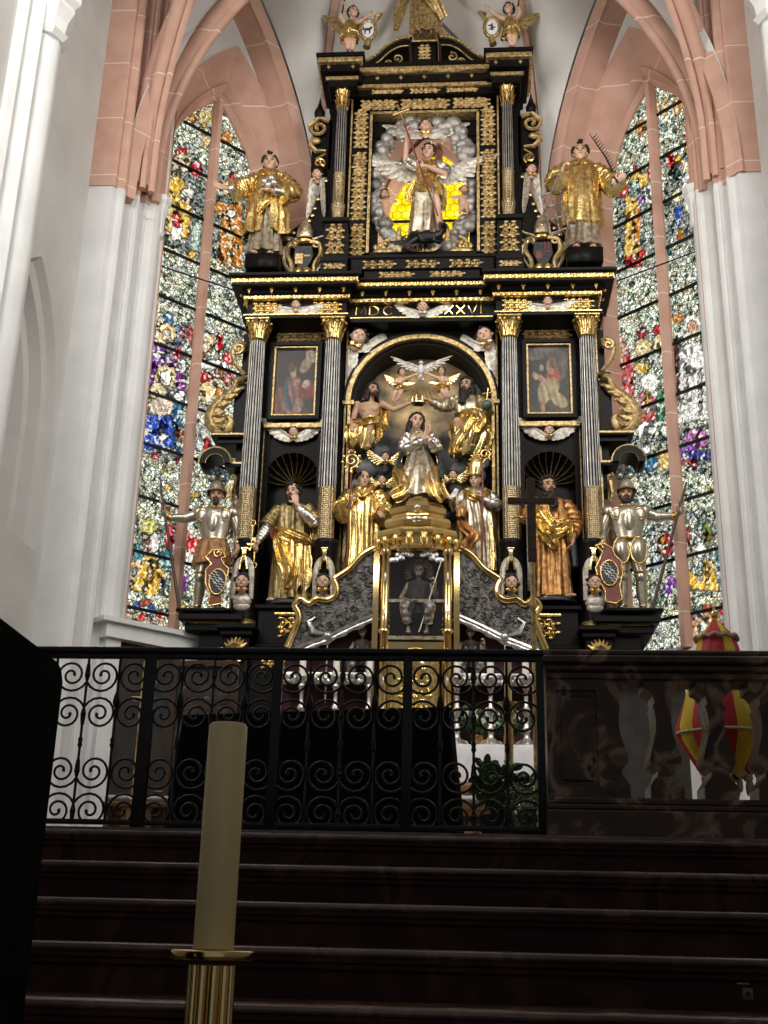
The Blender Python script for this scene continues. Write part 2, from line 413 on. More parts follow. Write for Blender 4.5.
# yellow honeycomb glass of the window behind the altar
def honeycomb():
    m, nt, b = nodes('yellow_glass'); out = nt.nodes['Material Output']
    uv = N(nt, 'ShaderNodeAttribute', attribute_name='glasspos')
    sx = N(nt, 'ShaderNodeSeparateXYZ'); nt.links.new(uv.outputs['Vector'], sx.inputs[0])
    def mth(op, a, b2=None):
        n = N(nt, 'ShaderNodeMath', operation=op)
        for i, q in enumerate((a, b2)):
            if q is None: continue
            if isinstance(q, (int, float)): n.inputs[i].default_value = q
            else: nt.links.new(q, n.inputs[i])
        return n.outputs[0]
    s = .145
    X = mth('DIVIDE', sx.outputs[0], s); Y = mth('DIVIDE', sx.outputs[1], s*1.732)
    def hexd(ox, oy):
        fx = mth('SUBTRACT', mth('FRACT', mth('ADD', X, ox)), .5)
        fy = mth('MULTIPLY', mth('SUBTRACT', mth('FRACT', mth('ADD', Y, oy)), .5), 1.732)
        ax, ay = mth('ABSOLUTE', fx), mth('ABSOLUTE', fy)
        return mth('MAXIMUM', ax, mth('ADD', mth('MULTIPLY', ax, .5), mth('MULTIPLY', ay, .866)))
    d = mth('MINIMUM', hexd(0, 0), hexd(.5, .5))
    ld = ramp(nt, d, [(.42, (1, 1, 1)), (.47, (.5, .42, .3))])
    n = N(nt, 'ShaderNodeTexNoise'); n.inputs['Scale'].default_value = 5; nt.links.new(uv.outputs['Vector'], n.inputs['Vector'])
    c = ramp(nt, n.outputs['Fac'], [(.3, (1.0, .62, .0)), (.55, (1.3, 1.02, .03)), (.72, (1.4, 1.25, .35))])
    k = N(nt, 'ShaderNodeMix', data_type='RGBA', blend_type='MULTIPLY'); k.inputs['Factor'].default_value = 1
    nt.links.new(c.outputs[0], k.inputs[6]); nt.links.new(ld.outputs[0], k.inputs[7])
    em = N(nt, 'ShaderNodeEmission'); em.inputs['Strength'].default_value = 1.1
    nt.links.new(k.outputs[2], em.inputs[0]); nt.links.new(em.outputs[0], out.inputs[0])
honeycomb()
# ================================================================== SETTING
AX = -0.67            # axis of altar and apse
ZF = 2.04             # chancel floor
def parch(hw, zs, rise, n=14):
    c = (rise*rise-hw*hw)/(2*hw); Rr = hw+c
    a1 = math.atan2(rise, c)
    L = [(-( Rr*math.cos(a1*k/n)-c), zs+Rr*math.sin(a1*k/n)) for k in range(n+1)]
    return L+[(-x, z) for x, z in reversed(L[:-1])]

GOLDY = (1.0, .62, .08); RED = (.75, .02, .03); BLU = (.04, .12, .62); WHT = (1.25, 1.22, 1.12); PUR = (.26, .06, .45)
ORA = (.75, .28, .03); DKG = (.02, .05, .032); TEA = (.06, .3, .32); PAL = (1.1, .85, .4); BRN = (.3, .1, .03); SKN = (1.1, .85, .62); GRN = (.08, .3, .08)
PNK = (.62, .2, .5)
LEFT = [('e', 193, 118, 5, 5, ORA), ('e', 206, 117, 8, 11, GOLDY, .7), ('e', 217, 121, 4, 8, GOLDY, .8), ('e', 227, 137, 6, 7, ORA), ('e', 205, 141, 4, 8, GOLDY, .8), ('e', 214, 146, 3, 7, GOLDY, .8),
 ('p', [(156, 150), (206, 165), (205, 262), (153, 240)], DKG, .72), ('p', [(212, 172), (254, 185), (254, 275), (211, 256)], DKG, .75),
 ('e', 168, 157, 5, 10, RED), ('e', 181, 152, 6, 5, RED), ('e', 196, 170, 6, 9, RED), ('e', 181, 163, 9, 10, PAL), ('e', 181, 163, 4, 5, SKN),
 ('p', [(162, 180), (180, 175), (192, 198), (189, 240), (167, 235)], GOLDY), ('e', 176, 222, 4, 12, RED), ('e', 187, 194, 7, 6, WHT), ('p', [(170, 226), (182, 228), (180, 240), (172, 240)], WHT), ('e', 190, 214, 3, 5, ORA),
 ('e', 195, 236, 5, 15, (.55, .8, .68), .8), ('e', 208, 236, 4, 16, (.55, .8, .68), .8), ('e', 159, 224, 3, 14, WHT, .6),
 ('e', 231, 188, 9, 9, PAL), ('e', 231, 190, 4, 5, SKN), ('e', 217, 184, 4, 6, RED), ('e', 232, 178, 4, 4, RED), ('p', [(222, 205), (242, 203), (243, 270), (217, 262)], ORA), ('e', 220, 208, 6, 7, ORA), ('e', 231, 214, 4, 5, WHT), ('p', [(229, 225), (233, 225), (231, 268), (226, 268)], PAL),
 ('e', 192, 255, 4, 4, GOLDY), ('e', 208, 263, 4, 4, GOLDY),
 ('p', [(153, 258), (250, 290), (250, 296), (153, 264)], WHT, .5),
 ('e', 168, 319, 5, 7, (.05, .2, .4)), ('e', 155, 321, 3, 8, GRN), ('e', 181, 337, 10, 13, (.04, .14, .36), .85), ('e', 203, 333, 6, 5, (.04, .08, .4)),
 ('p', [(145, 341), (160, 338), (186, 350), (186, 398), (146, 398)], (.12, .03, .2), .7),
 ('p', [(144, 341), (160, 338), (167, 356), (180, 364), (158, 368), (149, 396), (143, 390)], PUR), ('p', [(163, 362), (178, 358), (187, 390), (180, 400), (174, 380)], (.3, .04, .34)),
 ('e', 165, 334, 11, 11, PAL), ('e', 166, 335, 4, 6, SKN), ('e', 187, 336, 7, 12, RED, .85), ('e', 184, 346, 4, 6, WHT), ('e', 177, 353, 4, 6, RED), ('e', 159, 355, 6, 4, WHT), ('e', 181, 366, 5, 6, WHT),
 ('p', [(146, 398), (182, 392), (181, 458), (136, 452)], (.05, .05, .06), .6),
 ('e', 165, 377, 11, 12, PAL), ('e', 165, 379, 6, 8, WHT), ('e', 157, 392, 8, 9, PAL), ('e', 161, 407, 13, 10, SKN, .9), ('e', 179, 396, 5, 6, WHT),
 ('p', [(146, 414), (174, 417), (174, 447), (136, 452), (143, 430)], BLU), ('p', [(172, 400), (183, 404), (180, 458), (174, 445)], (.03, .16, .32)), ('e', 140, 423, 4, 11, BRN), ('p', [(160, 424), (163, 434), (171, 437), (164, 440), (162, 446), (158, 438)], WHT), ('e', 139, 390, 3, 12, (.6, .2, .65)),
 ('e', 179, 434, 4, 9, BRN), ('e', 206, 343, 9, 10, PAL), ('e', 206, 347, 4, 6, SKN), ('e', 219, 343, 4, 10, RED), ('e', 229, 359, 7, 7, RED), ('e', 200, 356, 6, 3, RED), ('e', 212, 365, 15, 5, WHT), ('e', 205, 378, 9, 6, RED), ('e', 228, 378, 6, 8, RED, .8), ('e', 219, 374, 6, 5, BRN), ('e', 209, 392, 12, 11, PAL), ('e', 196, 392, 4, 18, WHT), ('e', 219, 392, 4, 8, ORA),
 ('e', 205, 428, 15, 24, WHT, .75), ('e', 207, 445, 4, 7, RED), ('e', 192, 440, 4, 14, (.7, .75, .7), .7), ('e', 220, 420, 5, 6, GRN),
 ('e', 155, 457, 4, 3, RED), ('e', 176, 461, 3, 3, RED), ('p', [(131, 452), (180, 466), (180, 470), (131, 458)], PAL, .6), ('e', 190, 467, 4, 2, GRN), ('e', 228, 477, 3, 4, TEA), ('e', 226, 449, 4, 10, GOLDY, .8),
 ('e', 168, 488, 4, 4, GOLDY), ('e', 195, 495, 4, 4, GOLDY), ('e', 227, 494, 4, 4, GOLDY), ('e', 135, 466, 4, 4, GOLDY),
 ('p', [(124, 515), (186, 532), (186, 600), (120, 590)], (.28, .34, .28), .45),
 ('e', 148, 527, 9, 9, (.7, .65, .15)), ('e', 169, 537, 5, 13, RED), ('e', 185, 540, 5, 11, RED), ('e', 193, 549, 7, 12, RED), ('e', 148, 545, 4, 8, BRN), ('e', 154, 543, 5, 10, WHT), ('e', 138, 553, 5, 10, TEA), ('e', 166, 560, 9, 9, TEA), ('e', 127, 549, 3, 9, GOLDY),
 ('p', [(144, 555), (156, 558), (167, 580), (154, 598), (129, 588)], GOLDY), ('e', 136, 565, 5, 4, ORA), ('e', 150, 572, 3, 12, (.4, .18, .02)), ('e', 183, 582, 5, 9, PUR), ('e', 162, 583, 2, 5, BLU), ('e', 189, 560, 4, 9, WHT),
 ('p', [(121, 612), (164, 618), (160, 642), (118, 634)], ORA, .7), ('e', 126, 606, 4, 4, RED), ('e', 160, 615, 4, 4, RED), ('e', 137, 605, 4, 3, BLU), ('e', 151, 608, 3, 4, BLU), ('e', 144, 603, 6, 4, (.6, .1, .05)), ('e', 134, 629, 7, 6, WHT), ('e', 150, 631, 6, 7, (.9, .25, .04)), ('e', 143, 617, 5, 3, RED), ('e', 182, 608, 4, 4, GOLDY), ('e', 190, 632, 8, 8, WHT, .5)]
RIGHT = [('e', 654, 110, 5, 15, GOLDY), ('e', 655, 134, 4, 8, GOLDY), ('e', 664, 107, 4, 10, GOLDY, .8), ('e', 677, 107, 5, 8, ORA), ('e', 641, 128, 5, 8, ORA), ('e', 686, 138, 3, 3, RED),
 ('p', [(616, 190), (656, 172), (658, 252), (616, 268)], DKG, .62), ('p', [(664, 160), (700, 148), (704, 228), (665, 240)], DKG, .62),
 ('e', 635, 168, 3, 3, RED), ('e', 651, 174, 4, 7, RED), ('e', 623, 190, 5, 8, RED), ('e', 671, 161, 5, 8, RED), ('e', 639, 180, 10, 8, GOLDY), ('e', 635, 185, 4, 5, (.5, .8, .65)), ('e', 692, 149, 7, 7, GOLDY), ('e', 679, 160, 4, 5, GOLDY),
 ('p', [(625, 196), (639, 198), (641, 250), (634, 264), (624, 264)], GOLDY), ('e', 641, 201, 4, 5, PUR), ('e', 649, 195, 5, 10, WHT), ('e', 637, 226, 4, 20, ORA), ('e', 648, 225, 4, 22, (.7, .75, .6), .6), ('e', 633, 262, 10, 6, RED), ('e', 643, 255, 5, 5, RED),
 ('e', 674, 175, 6, 8, DKG), ('e', 678, 215, 3, 11, BLU), ('e', 677, 196, 3, 8, PAL), ('e', 700, 203, 3, 13, PUR), ('e', 689, 190, 7, 24, WHT, .85), ('e', 686, 168, 4, 6, SKN), ('e', 687, 237, 11, 7, (.12, .11, .1), .85), ('e', 680, 235, 3, 7, ORA), ('e', 702, 226, 5, 6, ORA, .8), ('e', 669, 250, 4, 5, TEA),
 ('p', [(618, 276), (712, 243), (712, 250), (618, 284)], WHT, .6),
 ('e', 642, 334, 5, 7, (.4, .03, .03)), ('e', 658, 331, 6, 6, RED), ('e', 643, 349, 9, 10, PAL), ('e', 659, 344, 6, 10, PAL), ('e', 677, 319, 7, 5, ORA), ('e', 704, 312, 6, 9, ORA, .8), ('e', 692, 326, 9, 11, WHT), ('e', 692, 328, 5, 8, (.9, .5, .28)), ('e', 680, 338, 7, 6, WHT),
 ('p', [(674, 350), (686, 345), (707, 340), (712, 418), (682, 424)], WHT, .9), ('e', 707, 349, 3, 15, RED), ('e', 676, 372, 3, 36, (.16, .04, .025)), ('e', 685, 385, 2, 22, (.55, .5, .5)), ('e', 700, 392, 2, 24, (.6, .55, .55)), ('e', 690, 370, 6, 3, (.6, .55, .5)),
 ('p', [(618, 330), (628, 345), (634, 372), (634, 415), (622, 432), (618, 400)], RED, .9), ('e', 622, 350, 4, 9, ORA, .7), ('e', 642, 368, 7, 6, GOLDY), ('e', 650, 383, 10, 9, WHT), ('p', [(638, 392), (656, 398), (656, 422), (638, 424)], RED, .85), ('e', 647, 402, 2, 14, GOLDY), ('e', 660, 407, 4, 20, (.05, .25, .12)), ('e', 654, 360, 6, 7, (.75, .85, .75)), ('e', 647, 431, 9, 9, WHT),
 ('p', [(616, 440), (714, 425), (714, 470), (616, 480)], (.04, .05, .06), .6),
 ('e', 697, 439, 13, 10, PNK), ('e', 687, 451, 9, 8, PUR), ('e', 700, 456, 16, 5, (.05, .05, .3)), ('e', 662, 460, 9, 11, GOLDY, .9), ('e', 650, 463, 7, 9, (.04, .2, .36)), ('e', 633, 463, 6, 9, TEA), ('e', 690, 464, 9, 4, (.5, .04, .04)), ('e', 625, 430, 4, 8, BLU, .8), ('e', 646, 450, 5, 4, WHT), ('e', 709, 434, 3, 5, WHT), ('e', 668, 432, 8, 6, WHT, .7),
 ('p', [(650, 520), (726, 505), (730, 590), (650, 610)], (.3, .34, .28), .45),
 ('e', 684, 538, 7, 14, (.3, .02, .02)), ('e', 665, 545, 8, 13, RED), ('e', 662, 545, 2, 12, GOLDY), ('e', 707, 533, 5, 13, (.2, .24, .03)), ('e', 708, 538, 7, 3, (.3, .2, .03)), ('e', 700, 550, 5, 8, WHT), ('e', 692, 556, 3, 3, (.9, .25, .02)), ('e', 686, 548, 3, 6, SKN),
 ('p', [(684, 571), (691, 590), (720, 592), (712, 561), (704, 560), (701, 582), (692, 572)], GOLDY), ('e', 707, 574, 2, 12, (.4, .18, .02)), ('e', 670, 586, 6, 10, PUR), ('e', 719, 556, 3, 12, TEA), ('e', 690, 598, 3, 2, RED), ('e', 676, 560, 5, 9, WHT), ('e', 656, 562, 3, 9, (.6, .7, .9)), ('e', 678, 592, 8, 4, (.5, .7, .5)),
 ('p', [(686, 612), (724, 606), (724, 645), (686, 646)], ORA, .75), ('e', 690, 619, 4, 4, RED), ('e', 699, 613, 4, 4, (.05, .07, .25)), ('e', 708, 609, 6, 4, (.6, .08, .05)), ('e', 722, 612, 3, 3, RED), ('e', 703, 628, 5, 5, WHT), ('e', 712, 632, 5, 6, RED, .8), ('e', 660, 630, 8, 10, WHT, .5), ('e', 648, 640, 4, 3, GOLDY)]

def paint(blobs, x, y):
    c = (0, 0, 0); w = 0.0; bid = -1; st = 0.0
    for bi, b in enumerate(blobs):
        if b[0] == 'e':
            cx, cy, rx, ry, col = b[1:6]; bw = b[6] if len(b) > 6 else 1.0
            d = ((x-cx)/rx)**2+((y-cy)/ry)**2
            if d > 1: continue
            st = math.sin(math.sqrt(d)*9+bi) if abs(rx-ry) < 2 else math.sin((x-cx)*1.15+(y-cy)*.35*math.sin(bi*2.1)+bi)
        else:
            pts, col = b[1], b[2]; bw = b[3] if len(b) > 3 else 1.0
            ins = False; j = len(pts)-1
            for i in range(len(pts)):
                (xi, yi), (xj, yj) = pts[i], pts[j]
                if (yi > y) != (yj > y) and x < (xj-xi)*(y-yi)/(yj-yi)+xi: ins = not ins
                j = i
            if not ins: continue
            st = math.sin(x*1.05+y*.4*math.sin(bi*1.7)+bi+1.5*math.sin(y*.22+bi))
        c = col; w = bw; bid = bi
    if bid < 0:      # grisaille: white vine scrolls and canopies on a dark ground with touches of green and gold
        f = math.sin(x*.66+1.9*math.sin(y*.25+.4))*math.sin(y*.56+1.7*math.sin(x*.36))+.45*math.sin(x*1.25-y*.6+math.sin(y*.4))*math.sin(y*.9+x*.3)
        h = math.sin(x*.17+y*.11)+math.sin(y*.23-x*.09)
        if f > .10: return (1.68, 1.75, 1.42), .6, -1
        if f > -.06: return (.02, .03, .02), .6, -1
        if f > -.34: return ((.62, .85, .42) if h > -.2 else (1.1, .85, .28)), .6, -1
        return ((.02, .05, .02) if h > .2 else (.10, .17, .09) if h > -.8 else (.4, .28, .06)), .6, -1
    if w:            # brushwork: dark trace lines along the folds and pale lights between them
        k = .95+.35*st; q = max(0.0, math.sin(st*2.2+.5*math.sin(y*.9+x*.6)+.8))**5; k *= 1-.8*q; p = .22*max(0.0, st)**4
        c = (c[0]*k+p, c[1]*k+p, c[2]*k+p)
    return c, w, bid

def window(k, C, U, n, hw, z0, zs, rise, depth, hwo, riseo, walln, u0, u1, zw0, zw1, blobs, glassmat, label):
    C = V((C[0], C[1], 0)); U = V((U[0], U[1], 0)).normalized(); n = V((n[0], n[1], 0)).normalized()
    def W(u, off, z): return C+U*u+n*off+V((0, 0, z))
    # wall face with pointed opening
    hole = [(-hwo, z0-.5)]+parch(hwo, zs, riseo)+[(hwo, z0-.5)]
    ps_ = -1 if n.x > .1 else (1 if n.x < -.1 else 0)      # the side that dies into the pier
    def cl(L): return [((u if u*ps_ < hw+.07 else ps_*(hw+.07)), z) for u, z in L] if ps_ else L
    hole = cl(hole)
    outer = []
    for i, (u, z) in enumerate(hole):
        if i == 0: outer.append((u0, zw0))
        elif i == len(hole)-1: outer.append((u1, zw0))
        else:
            t = i/(len(hole)-1)
            if t < .3: outer.append((u0, zw0+(zw1-zw0)*t/.3))
            elif t > .7: outer.append((u1, zw0+(zw1-zw0)*(1-t)/.3))
            else: outer.append((u0+(u1-u0)*(t-.3)/.4, zw1))
    mb = MB()
    A = [W(u, depth, z) for u, z in hole]; B = [W(u, depth, z) for u, z in outer]; m = len(A)
    mb.add(A+B, [(i, i+1, m+i+1, m+i) for i in range(m-1)]+[(0, m, 2*m-1, m-1)])
    struct(walln, mb, MAT['plaster'])
    # stone surround: face moulding, splay, inner roll
    inner = [(-hw, z0)]+parch(hw, zs, rise)+[(hw, z0)]
    rim = cl([(-hwo-.08, z0-.5)]+parch(hwo+.08, zs, riseo+.15)+[(hwo+.08, z0-.5)])
    def mid2(a, b, t): return [(p[0]*(1-t)+q[0]*t, p[1]*(1-t)+q[1]*t) for p, q in zip(a, b)]
    prof = [(rim, depth-.02), (rim, depth+.04), (hole, depth+.04), (mid2(hole, inner, .62), depth*.5), (mid2(hole, inner, .68), depth*.5+.05), (mid2(hole, inner, .82), depth*.42), (mid2(hole, inner, .85), .12), (inner, .05), (inner, -.05)]
    mb = MB(); mb.loft([[W(u, o, z) for u, z in cv] for cv, o in prof], closed=False)
    wn = struct('window_%d' % k, mb, MAT['pink_stone'], smooth=True, ang=30)
    wn['label'] = label
    # sill
    mb = MB(); mb.add([W(-hwo-.1, depth+.02, z0-.5), W(hwo+.1, depth+.02, z0-.5), W(hw+.02, 0, z0+.02), W(-hw-.02, 0, z0+.02)], [(0, 1, 2, 3)])
    struct('window_sill', mb, MAT['plaster'], wn)
    # glass
    st = .0165; nu = int(2*hw/st)+1; nz = int((zs+rise-z0)/st)+1
    vs = []; gp = []; cols = []; fs = []; ids = []
    for j in range(nz+1):
        for i in range(nu+1):
            u = -hw+2*hw*i/nu; z = z0+(zs+rise-z0)*j/nz
            q = W(u, 0, z); vs.append(q); gp.append((u+k*3.1, z, 0))
            if blobs:
                x, y = Q(q); c, w, bid = paint(blobs, x+.8*math.sin(y*.8+x*.5), y+.8*math.sin(x*.9-y*.4)); cols.append((*c, w)); ids.append(bid)
            else: cols.append((0, 0, 0, 0))
    if blobs:   # lead lines where two patches of different glass meet
        W1 = nu+1
        for j in range(1, nz):
            for i in range(1, nu):
                q = j*W1+i
                if ids[q] != ids[q-1] or ids[q] != ids[q-W1]: cols[q] = (.03, .03, .03, max(cols[q][3], .85))
    cc = (rise*rise-hw*hw)/(2*hw); Rr = hw+cc
    for j in range(nz):
        for i in range(nu):
            u = abs(-hw+2*hw*(i+.5)/nu); z = z0+(zs+rise-z0)*(j+.5)/nz-zs
            if z > 0 and math.hypot(u+cc, z) > Rr+.02: continue
            a = j*(nu+1)+i; fs.append((a, a+1, a+nu+2, a+nu+1))
    g = MB(); g.v = vs; g.f = fs; g.m = [0]*len(fs)
    go = obj('glass', g, MAT[glassmat], wn, smooth=False)
    at = go.data.attributes.new('glasspos', 'FLOAT_VECTOR', 'POINT'); at.data.foreach_set('vector', [c for q in gp for c in q])
    ca = go.data.attributes.new('pane', 'FLOAT_COLOR', 'POINT'); ca.data.foreach_set('color', [c for q in cols for c in q])
    # mullion and iron saddle bars
    mb = MB(); mb.box(-.062, .062, -.02, .12, 0, 1, 0)
    T = M(((U.x, n.x, 0, C.x), (U.y, n.y, 0, C.y), (0, 0, 1, 0), (0, 0, 0, 1)))
    mb = MB()
    pts = [(-.07, .0), (-.07, .05), (-.035, .14), (.035, .14), (.07, .05), (.07, .0)]
    mb.prismz(pts, z0-.02, zs+rise-.02, T); struct('mullion', mb, MAT['pink_stone'], wn)
    mb = MB(); z = z0+.42
    while z < zs+rise-.25:
        hh = hw if z < zs else math.sqrt(max(0, Rr*Rr-(z-zs)**2))-cc
        if hh > .08: mb.box(-hh, hh, .0, .03, z-.02, z+.02, 0, T)
        z += .775
    if not blobs:
        pass
    struct('saddle_bars', mb, MAT['iron'], wn)
    return W

q2 = math.sqrt(.5)
WLf = window(1, (-3.95, 15.05), (1, 1), (1, -1), .88, 5.15, 12.15, 1.85, .45, 1.12, 2.5, 'wall_left_apse', -2.1, 1.62, ZF, 16.2, LEFT, 'stained_glass', 'tall stained glass lancet at the left')
WRf = window(2, (2.83, 14.83), (1, -1), (-1, -1), .84, 5.15, 12.15, 1.75, .45, 1.10, 2.45, 'wall_right_apse', -1.75, 2.0, ZF, 16.2, RIGHT, 'stained_glass', 'tall stained glass lancet at the right')
WCf = window(3, (-.46, 16.3), (1, 0), (0, -1), .88, 5.15, 12.12, 1.75, .45, 1.2, 2.6, 'wall_back', -1.95, 1.95, ZF, 16.2, None, 'yellow_glass', 'yellow honeycomb glass window behind the altar')

# side walls of the chancel with a blind tracery arch on the left
XL, XR = -5.07, 3.80
def side_wall(name, X, sgn, holes):
    mb = MB(); mb.box(min(X, X-sgn*.4), max(X, X-sgn*.4), -3, 13.6, 0, 17.5); struct(name, mb, MAT['plaster'])
mb = MB()
# left wall with niche: built as strips around the pointed niche outline (y, z)
niche = [(-1.0, 5.75)]+parch(1.0, 7.4, 1.75)+[(1.0, 5.75)]
cy = 11.82; outl = []
for i, (u, z) in enumerate(niche):
    t = i/(len(niche)-1)
    if i == 0: outl.append((-15.0, 0))
    elif i == len(niche)-1: outl.append((1.9, 0))
    elif t < .3: outl.append((-15.0, 17.5*t/.3))
    elif t > .7: outl.append((1.9, 17.5*(1-t)/.3))
    else: outl.append((-15.0+16.9*(t-.3)/.4, 17.5))
A = [V((XL, cy+u, z)) for u, z in niche]; B = [V((XL, cy+u, z)) for u, z in outl]; m = len(A)
mb.add(A+B, [(i, i+1, m+i+1, m+i) for i in range(m-1)]+[(0, m, 2*m-1, m-1)])
def shr(s): return [(u*s, 5.75+(z-5.75)*(1-(1-s)*.55)) for u, z in niche]
rings = [[V((XL+dx, cy+u, z)) for u, z in shr(s)] for s, dx in ((1, 0), (.965, -.10), (.86, -.12), (.83, -.26), (.73, -.28), (.68, -.46))]
mb.loft(rings, closed=False)
last = rings[-1]; mb.add(last, [tuple(range(len(last)))])
mb.add([rings[0][0], rings[0][-1], last[-1], last[0]], [(0, 1, 2, 3)])
struct('wall_left', mb, MAT['plaster'], smooth=True, ang=25)
mb = MB(); mb.box(XR, XR+.4, -3, 13.6, 0, 17.5); struct('wall_right', mb, MAT['plaster'])

# piers at the corners of apse and chancel: whitewashed below, pink sandstone above the capital
def pier_outline(x0, sgn):   # plan outline, from the wall strip along the mouldings to the window edge
    Apt, Bpt = V((-4.70, 13.10)), V((-4.40, 14.2))
    d = Bpt-Apt; L = d.length; d /= L; nrm = V((d.y, -d.x))
    prof = [(0, 0), (.02, .05), (.05, .07), (.08, .07), (.11, .05), (.12, -.02), (.16, -.07), (.21, -.085), (.26, -.07), (.30, -.02), (.31, .02), (.35, .02), (.355, .05), (.39, .065), (.42, .05), (.425, .02), (.45, .02), (.46, -.03), (.50, -.06), (.55, -.06), (.59, -.03), (.60, .02), (.64, .02), (.65, .07), (.68, .115), (.73, .14), (.79, .145), (.85, .125), (.88, .09), (.89, .04), (.94, .04), (.95, .0), (1, -.02)]
    pts = [(-5.5, 13.02), (-4.74, 13.02)]
    for t, o in prof: q = Apt+d*(L*t)+nrm*o; pts.append((q.x, q.y))
    pts += [(-4.62, 14.6), (-5.5, 14.6)]
    if sgn < 0: pts = [(2*-.61-x, y) for x, y in pts][::-1]
    return pts
ZC = 11.0
for sgn, nm in ((1, 'left'), (-1, 'right')):
    pts = pier_outline(0, sgn)
    mb = MB(); mb.prismz(pts, ZF, ZC)
    pier = struct('pier_'+nm, mb, MAT['whitewash'], smooth=True, ang=22)
    ms = (lambda x: x) if sgn > 0 else (lambda x: 2*-.61-x)
    fw, bw = MB(), MB()
    seq = [(ms(x), y) for x, y in pts] if sgn > 0 else [(ms(x), y) for x, y in pts[::-1]]     # left-hand plan again
    seq = seq[2:-2]; cuts = [0, 5, 10, 18, 23, len(seq)-1]
    fw.prismz([(-5.5, 13.0), (-4.735, 13.0), (-4.71, 13.03), (-4.70, 13.3), (-5.5, 13.3)], ZC, 17.5)
    for i in range(5):
        g_ = seq[cuts[i]:cuts[i+1]+1]; t = (g_[0][1]+g_[-1][1])/2; zt = ZC+max(0, .40*(t-13.1)/1.1)
        poly = g_+[(-5.2, g_[-1][1]+.02), (-5.2, g_[0][1]-.02)]
        bw.prismz(poly, ZC-.01, zt); fw.prismz(poly, zt, 17.5)
    for q in (fw, bw):
        q.v = [V((ms(k.x), k.y, k.z)) for k in q.v]
    struct('pier_top_course', bw, MAT['whitewash'], pier, smooth=True, ang=22)
    struct('pier_upper_stone', fw, MAT['pink_stone'], pier, smooth=True, ang=22)
    px = -4.36 if sgn > 0 else 2*-.61+4.36
    mb = MB(); mb.lathe([(r, z+.44) for r, z in ((.06, ZC-.62), (.09, ZC-.55), (.07, ZC-.5), (.08, ZC-.3), (.12, ZC-.16), (.115, ZC-.12), (.15, ZC-.06), (.15, ZC+.02))], px, 14.0, 8)
    struct('pier_capital', mb, MAT['whitewash'], pier)

# half shaft on the chancel side walls nearer to us
for sgn, nm, sy in ((1, 'left', 10.72), (-1, 'right', 11.3)):
    zq = -.6 if sgn > 0 else -.12
    X = XL if sgn > 0 else XR
    pts = [(-.05, -.52), (.05, -.52), (.10, -.44), (.05, -.36), (.13, -.3), (.20, -.24), (.13, -.17), (.22, -.10), (.30, .0), (.30, .12), (.22, .24), (.13, .3), (.05, .36), (-.05, .36)]
    pts = [(X+sgn*a, sy+b) for a, b in pts]
    if sgn < 0: pts = pts[::-1]
    mb = MB(); mb.prismz(pts, ZF, 12.35+zq)
    sh = struct('wall_shaft_'+nm, mb, MAT['whitewash'], smooth=True, ang=40)
    mb = MB(); mb.prismz([(X+(a-X)*1.02, b) for a, b in pts], 12.35+zq, 17.5); struct('shaft_upper_stone', mb, MAT['pink_stone'], sh, smooth=True, ang=40)
    mb = MB(); mb.lathe([(r, z+zq) for r, z in ((.24, 11.98), (.3, 12.05), (.25, 12.1), (.27, 12.25), (.34, 12.4), (.33, 12.45), (.4, 12.52), (.4, 12.6), (.3, 12.75))], X+sgn*.1, sy+.04, 8)
    struct('shaft_capital', mb, MAT['whitewash'], sh)

# vault: ribs and plaster webs
BOSS = V((AX, 12.3, 15.45)); BOSS2 = V((AX, 7.6, 15.6))
def ellarc(a, b, stilt, n=18):   # springs vertically at a, level at b
    a, b = V(a), V(b); out = [a.copy()]
    for i in range(n+1):
        t = PI/2*i/n; s = 1-math.cos(t)
        out.append(V((a.x+(b.x-a.x)*s, a.y+(b.y-a.y)*s, a.z+stilt+(b.z-a.z-stilt)*math.sin(t))))
    return out
def rib(name, path, w=.15, h=.17, roll=.07, dn=None):
    mb = MB(); mb.tube(path, [(w, h)]*len(path), 8)
    low = [q-V((0, 0, .10))+((V((AX, 12.3, q.z))-q)*0.035 if dn is None else V(dn)*.13) for q in path]
    mb.tube(low, roll, 6)
    return struct(name, mb, MAT['pink_stone'], smooth=True, ang=60)
tn = [0]
def trim():
    tn[0] += 1; return 'trim_%d' % tn[0]
P1 = {1: V((-4.52, 13.85, ZC+.36)), -1: V((3.38, 13.85, ZC+.36))}
P2 = {1: V((-2.46, 15.72, ZC)), -1: V((1.20, 15.72, ZC))}
diag = {s: ellarc(P1[s], BOSS, .7) for s in (1, -1)}
rear = {s: ellarc(P2[s], V((AX, 10.5, 18.2)), 1.8) for s in (1, -1)}
chan = {s: ellarc(P1[s]+V((0, -.25, 0)), BOSS2, .7) for s in (1, -1)}
cross = {s: ellarc(P1[s]+V((-.1*s, -.35, 0)), V((AX, 10.9, 16.2)), .9) for s in (1, -1)}
for s in (1, -1):
    rib(trim(), diag[s]); rib(trim(), rear[s]); rib(trim(), cross[s], .11, .13, .05); rib(trim(), chan[s], .12, .14, .05)
    # engaged pink shaft behind the altar that carries the rear ribs
    mb = MB(); mb.lathe([(.26, ZF), (.26, ZC+.9)], P2[s].x, P2[s].y+.1, 8); mb.lathe([(.1, ZF), (.1, ZC+.9)], P2[s].x-.2*s, P2[s].y-.15, 10); mb.lathe([(.1, ZF), (.1, ZC+.9)], P2[s].x+.22*s, P2[s].y-.08, 10)
    struct(trim(), mb, MAT['pink_stone'], smooth=True)
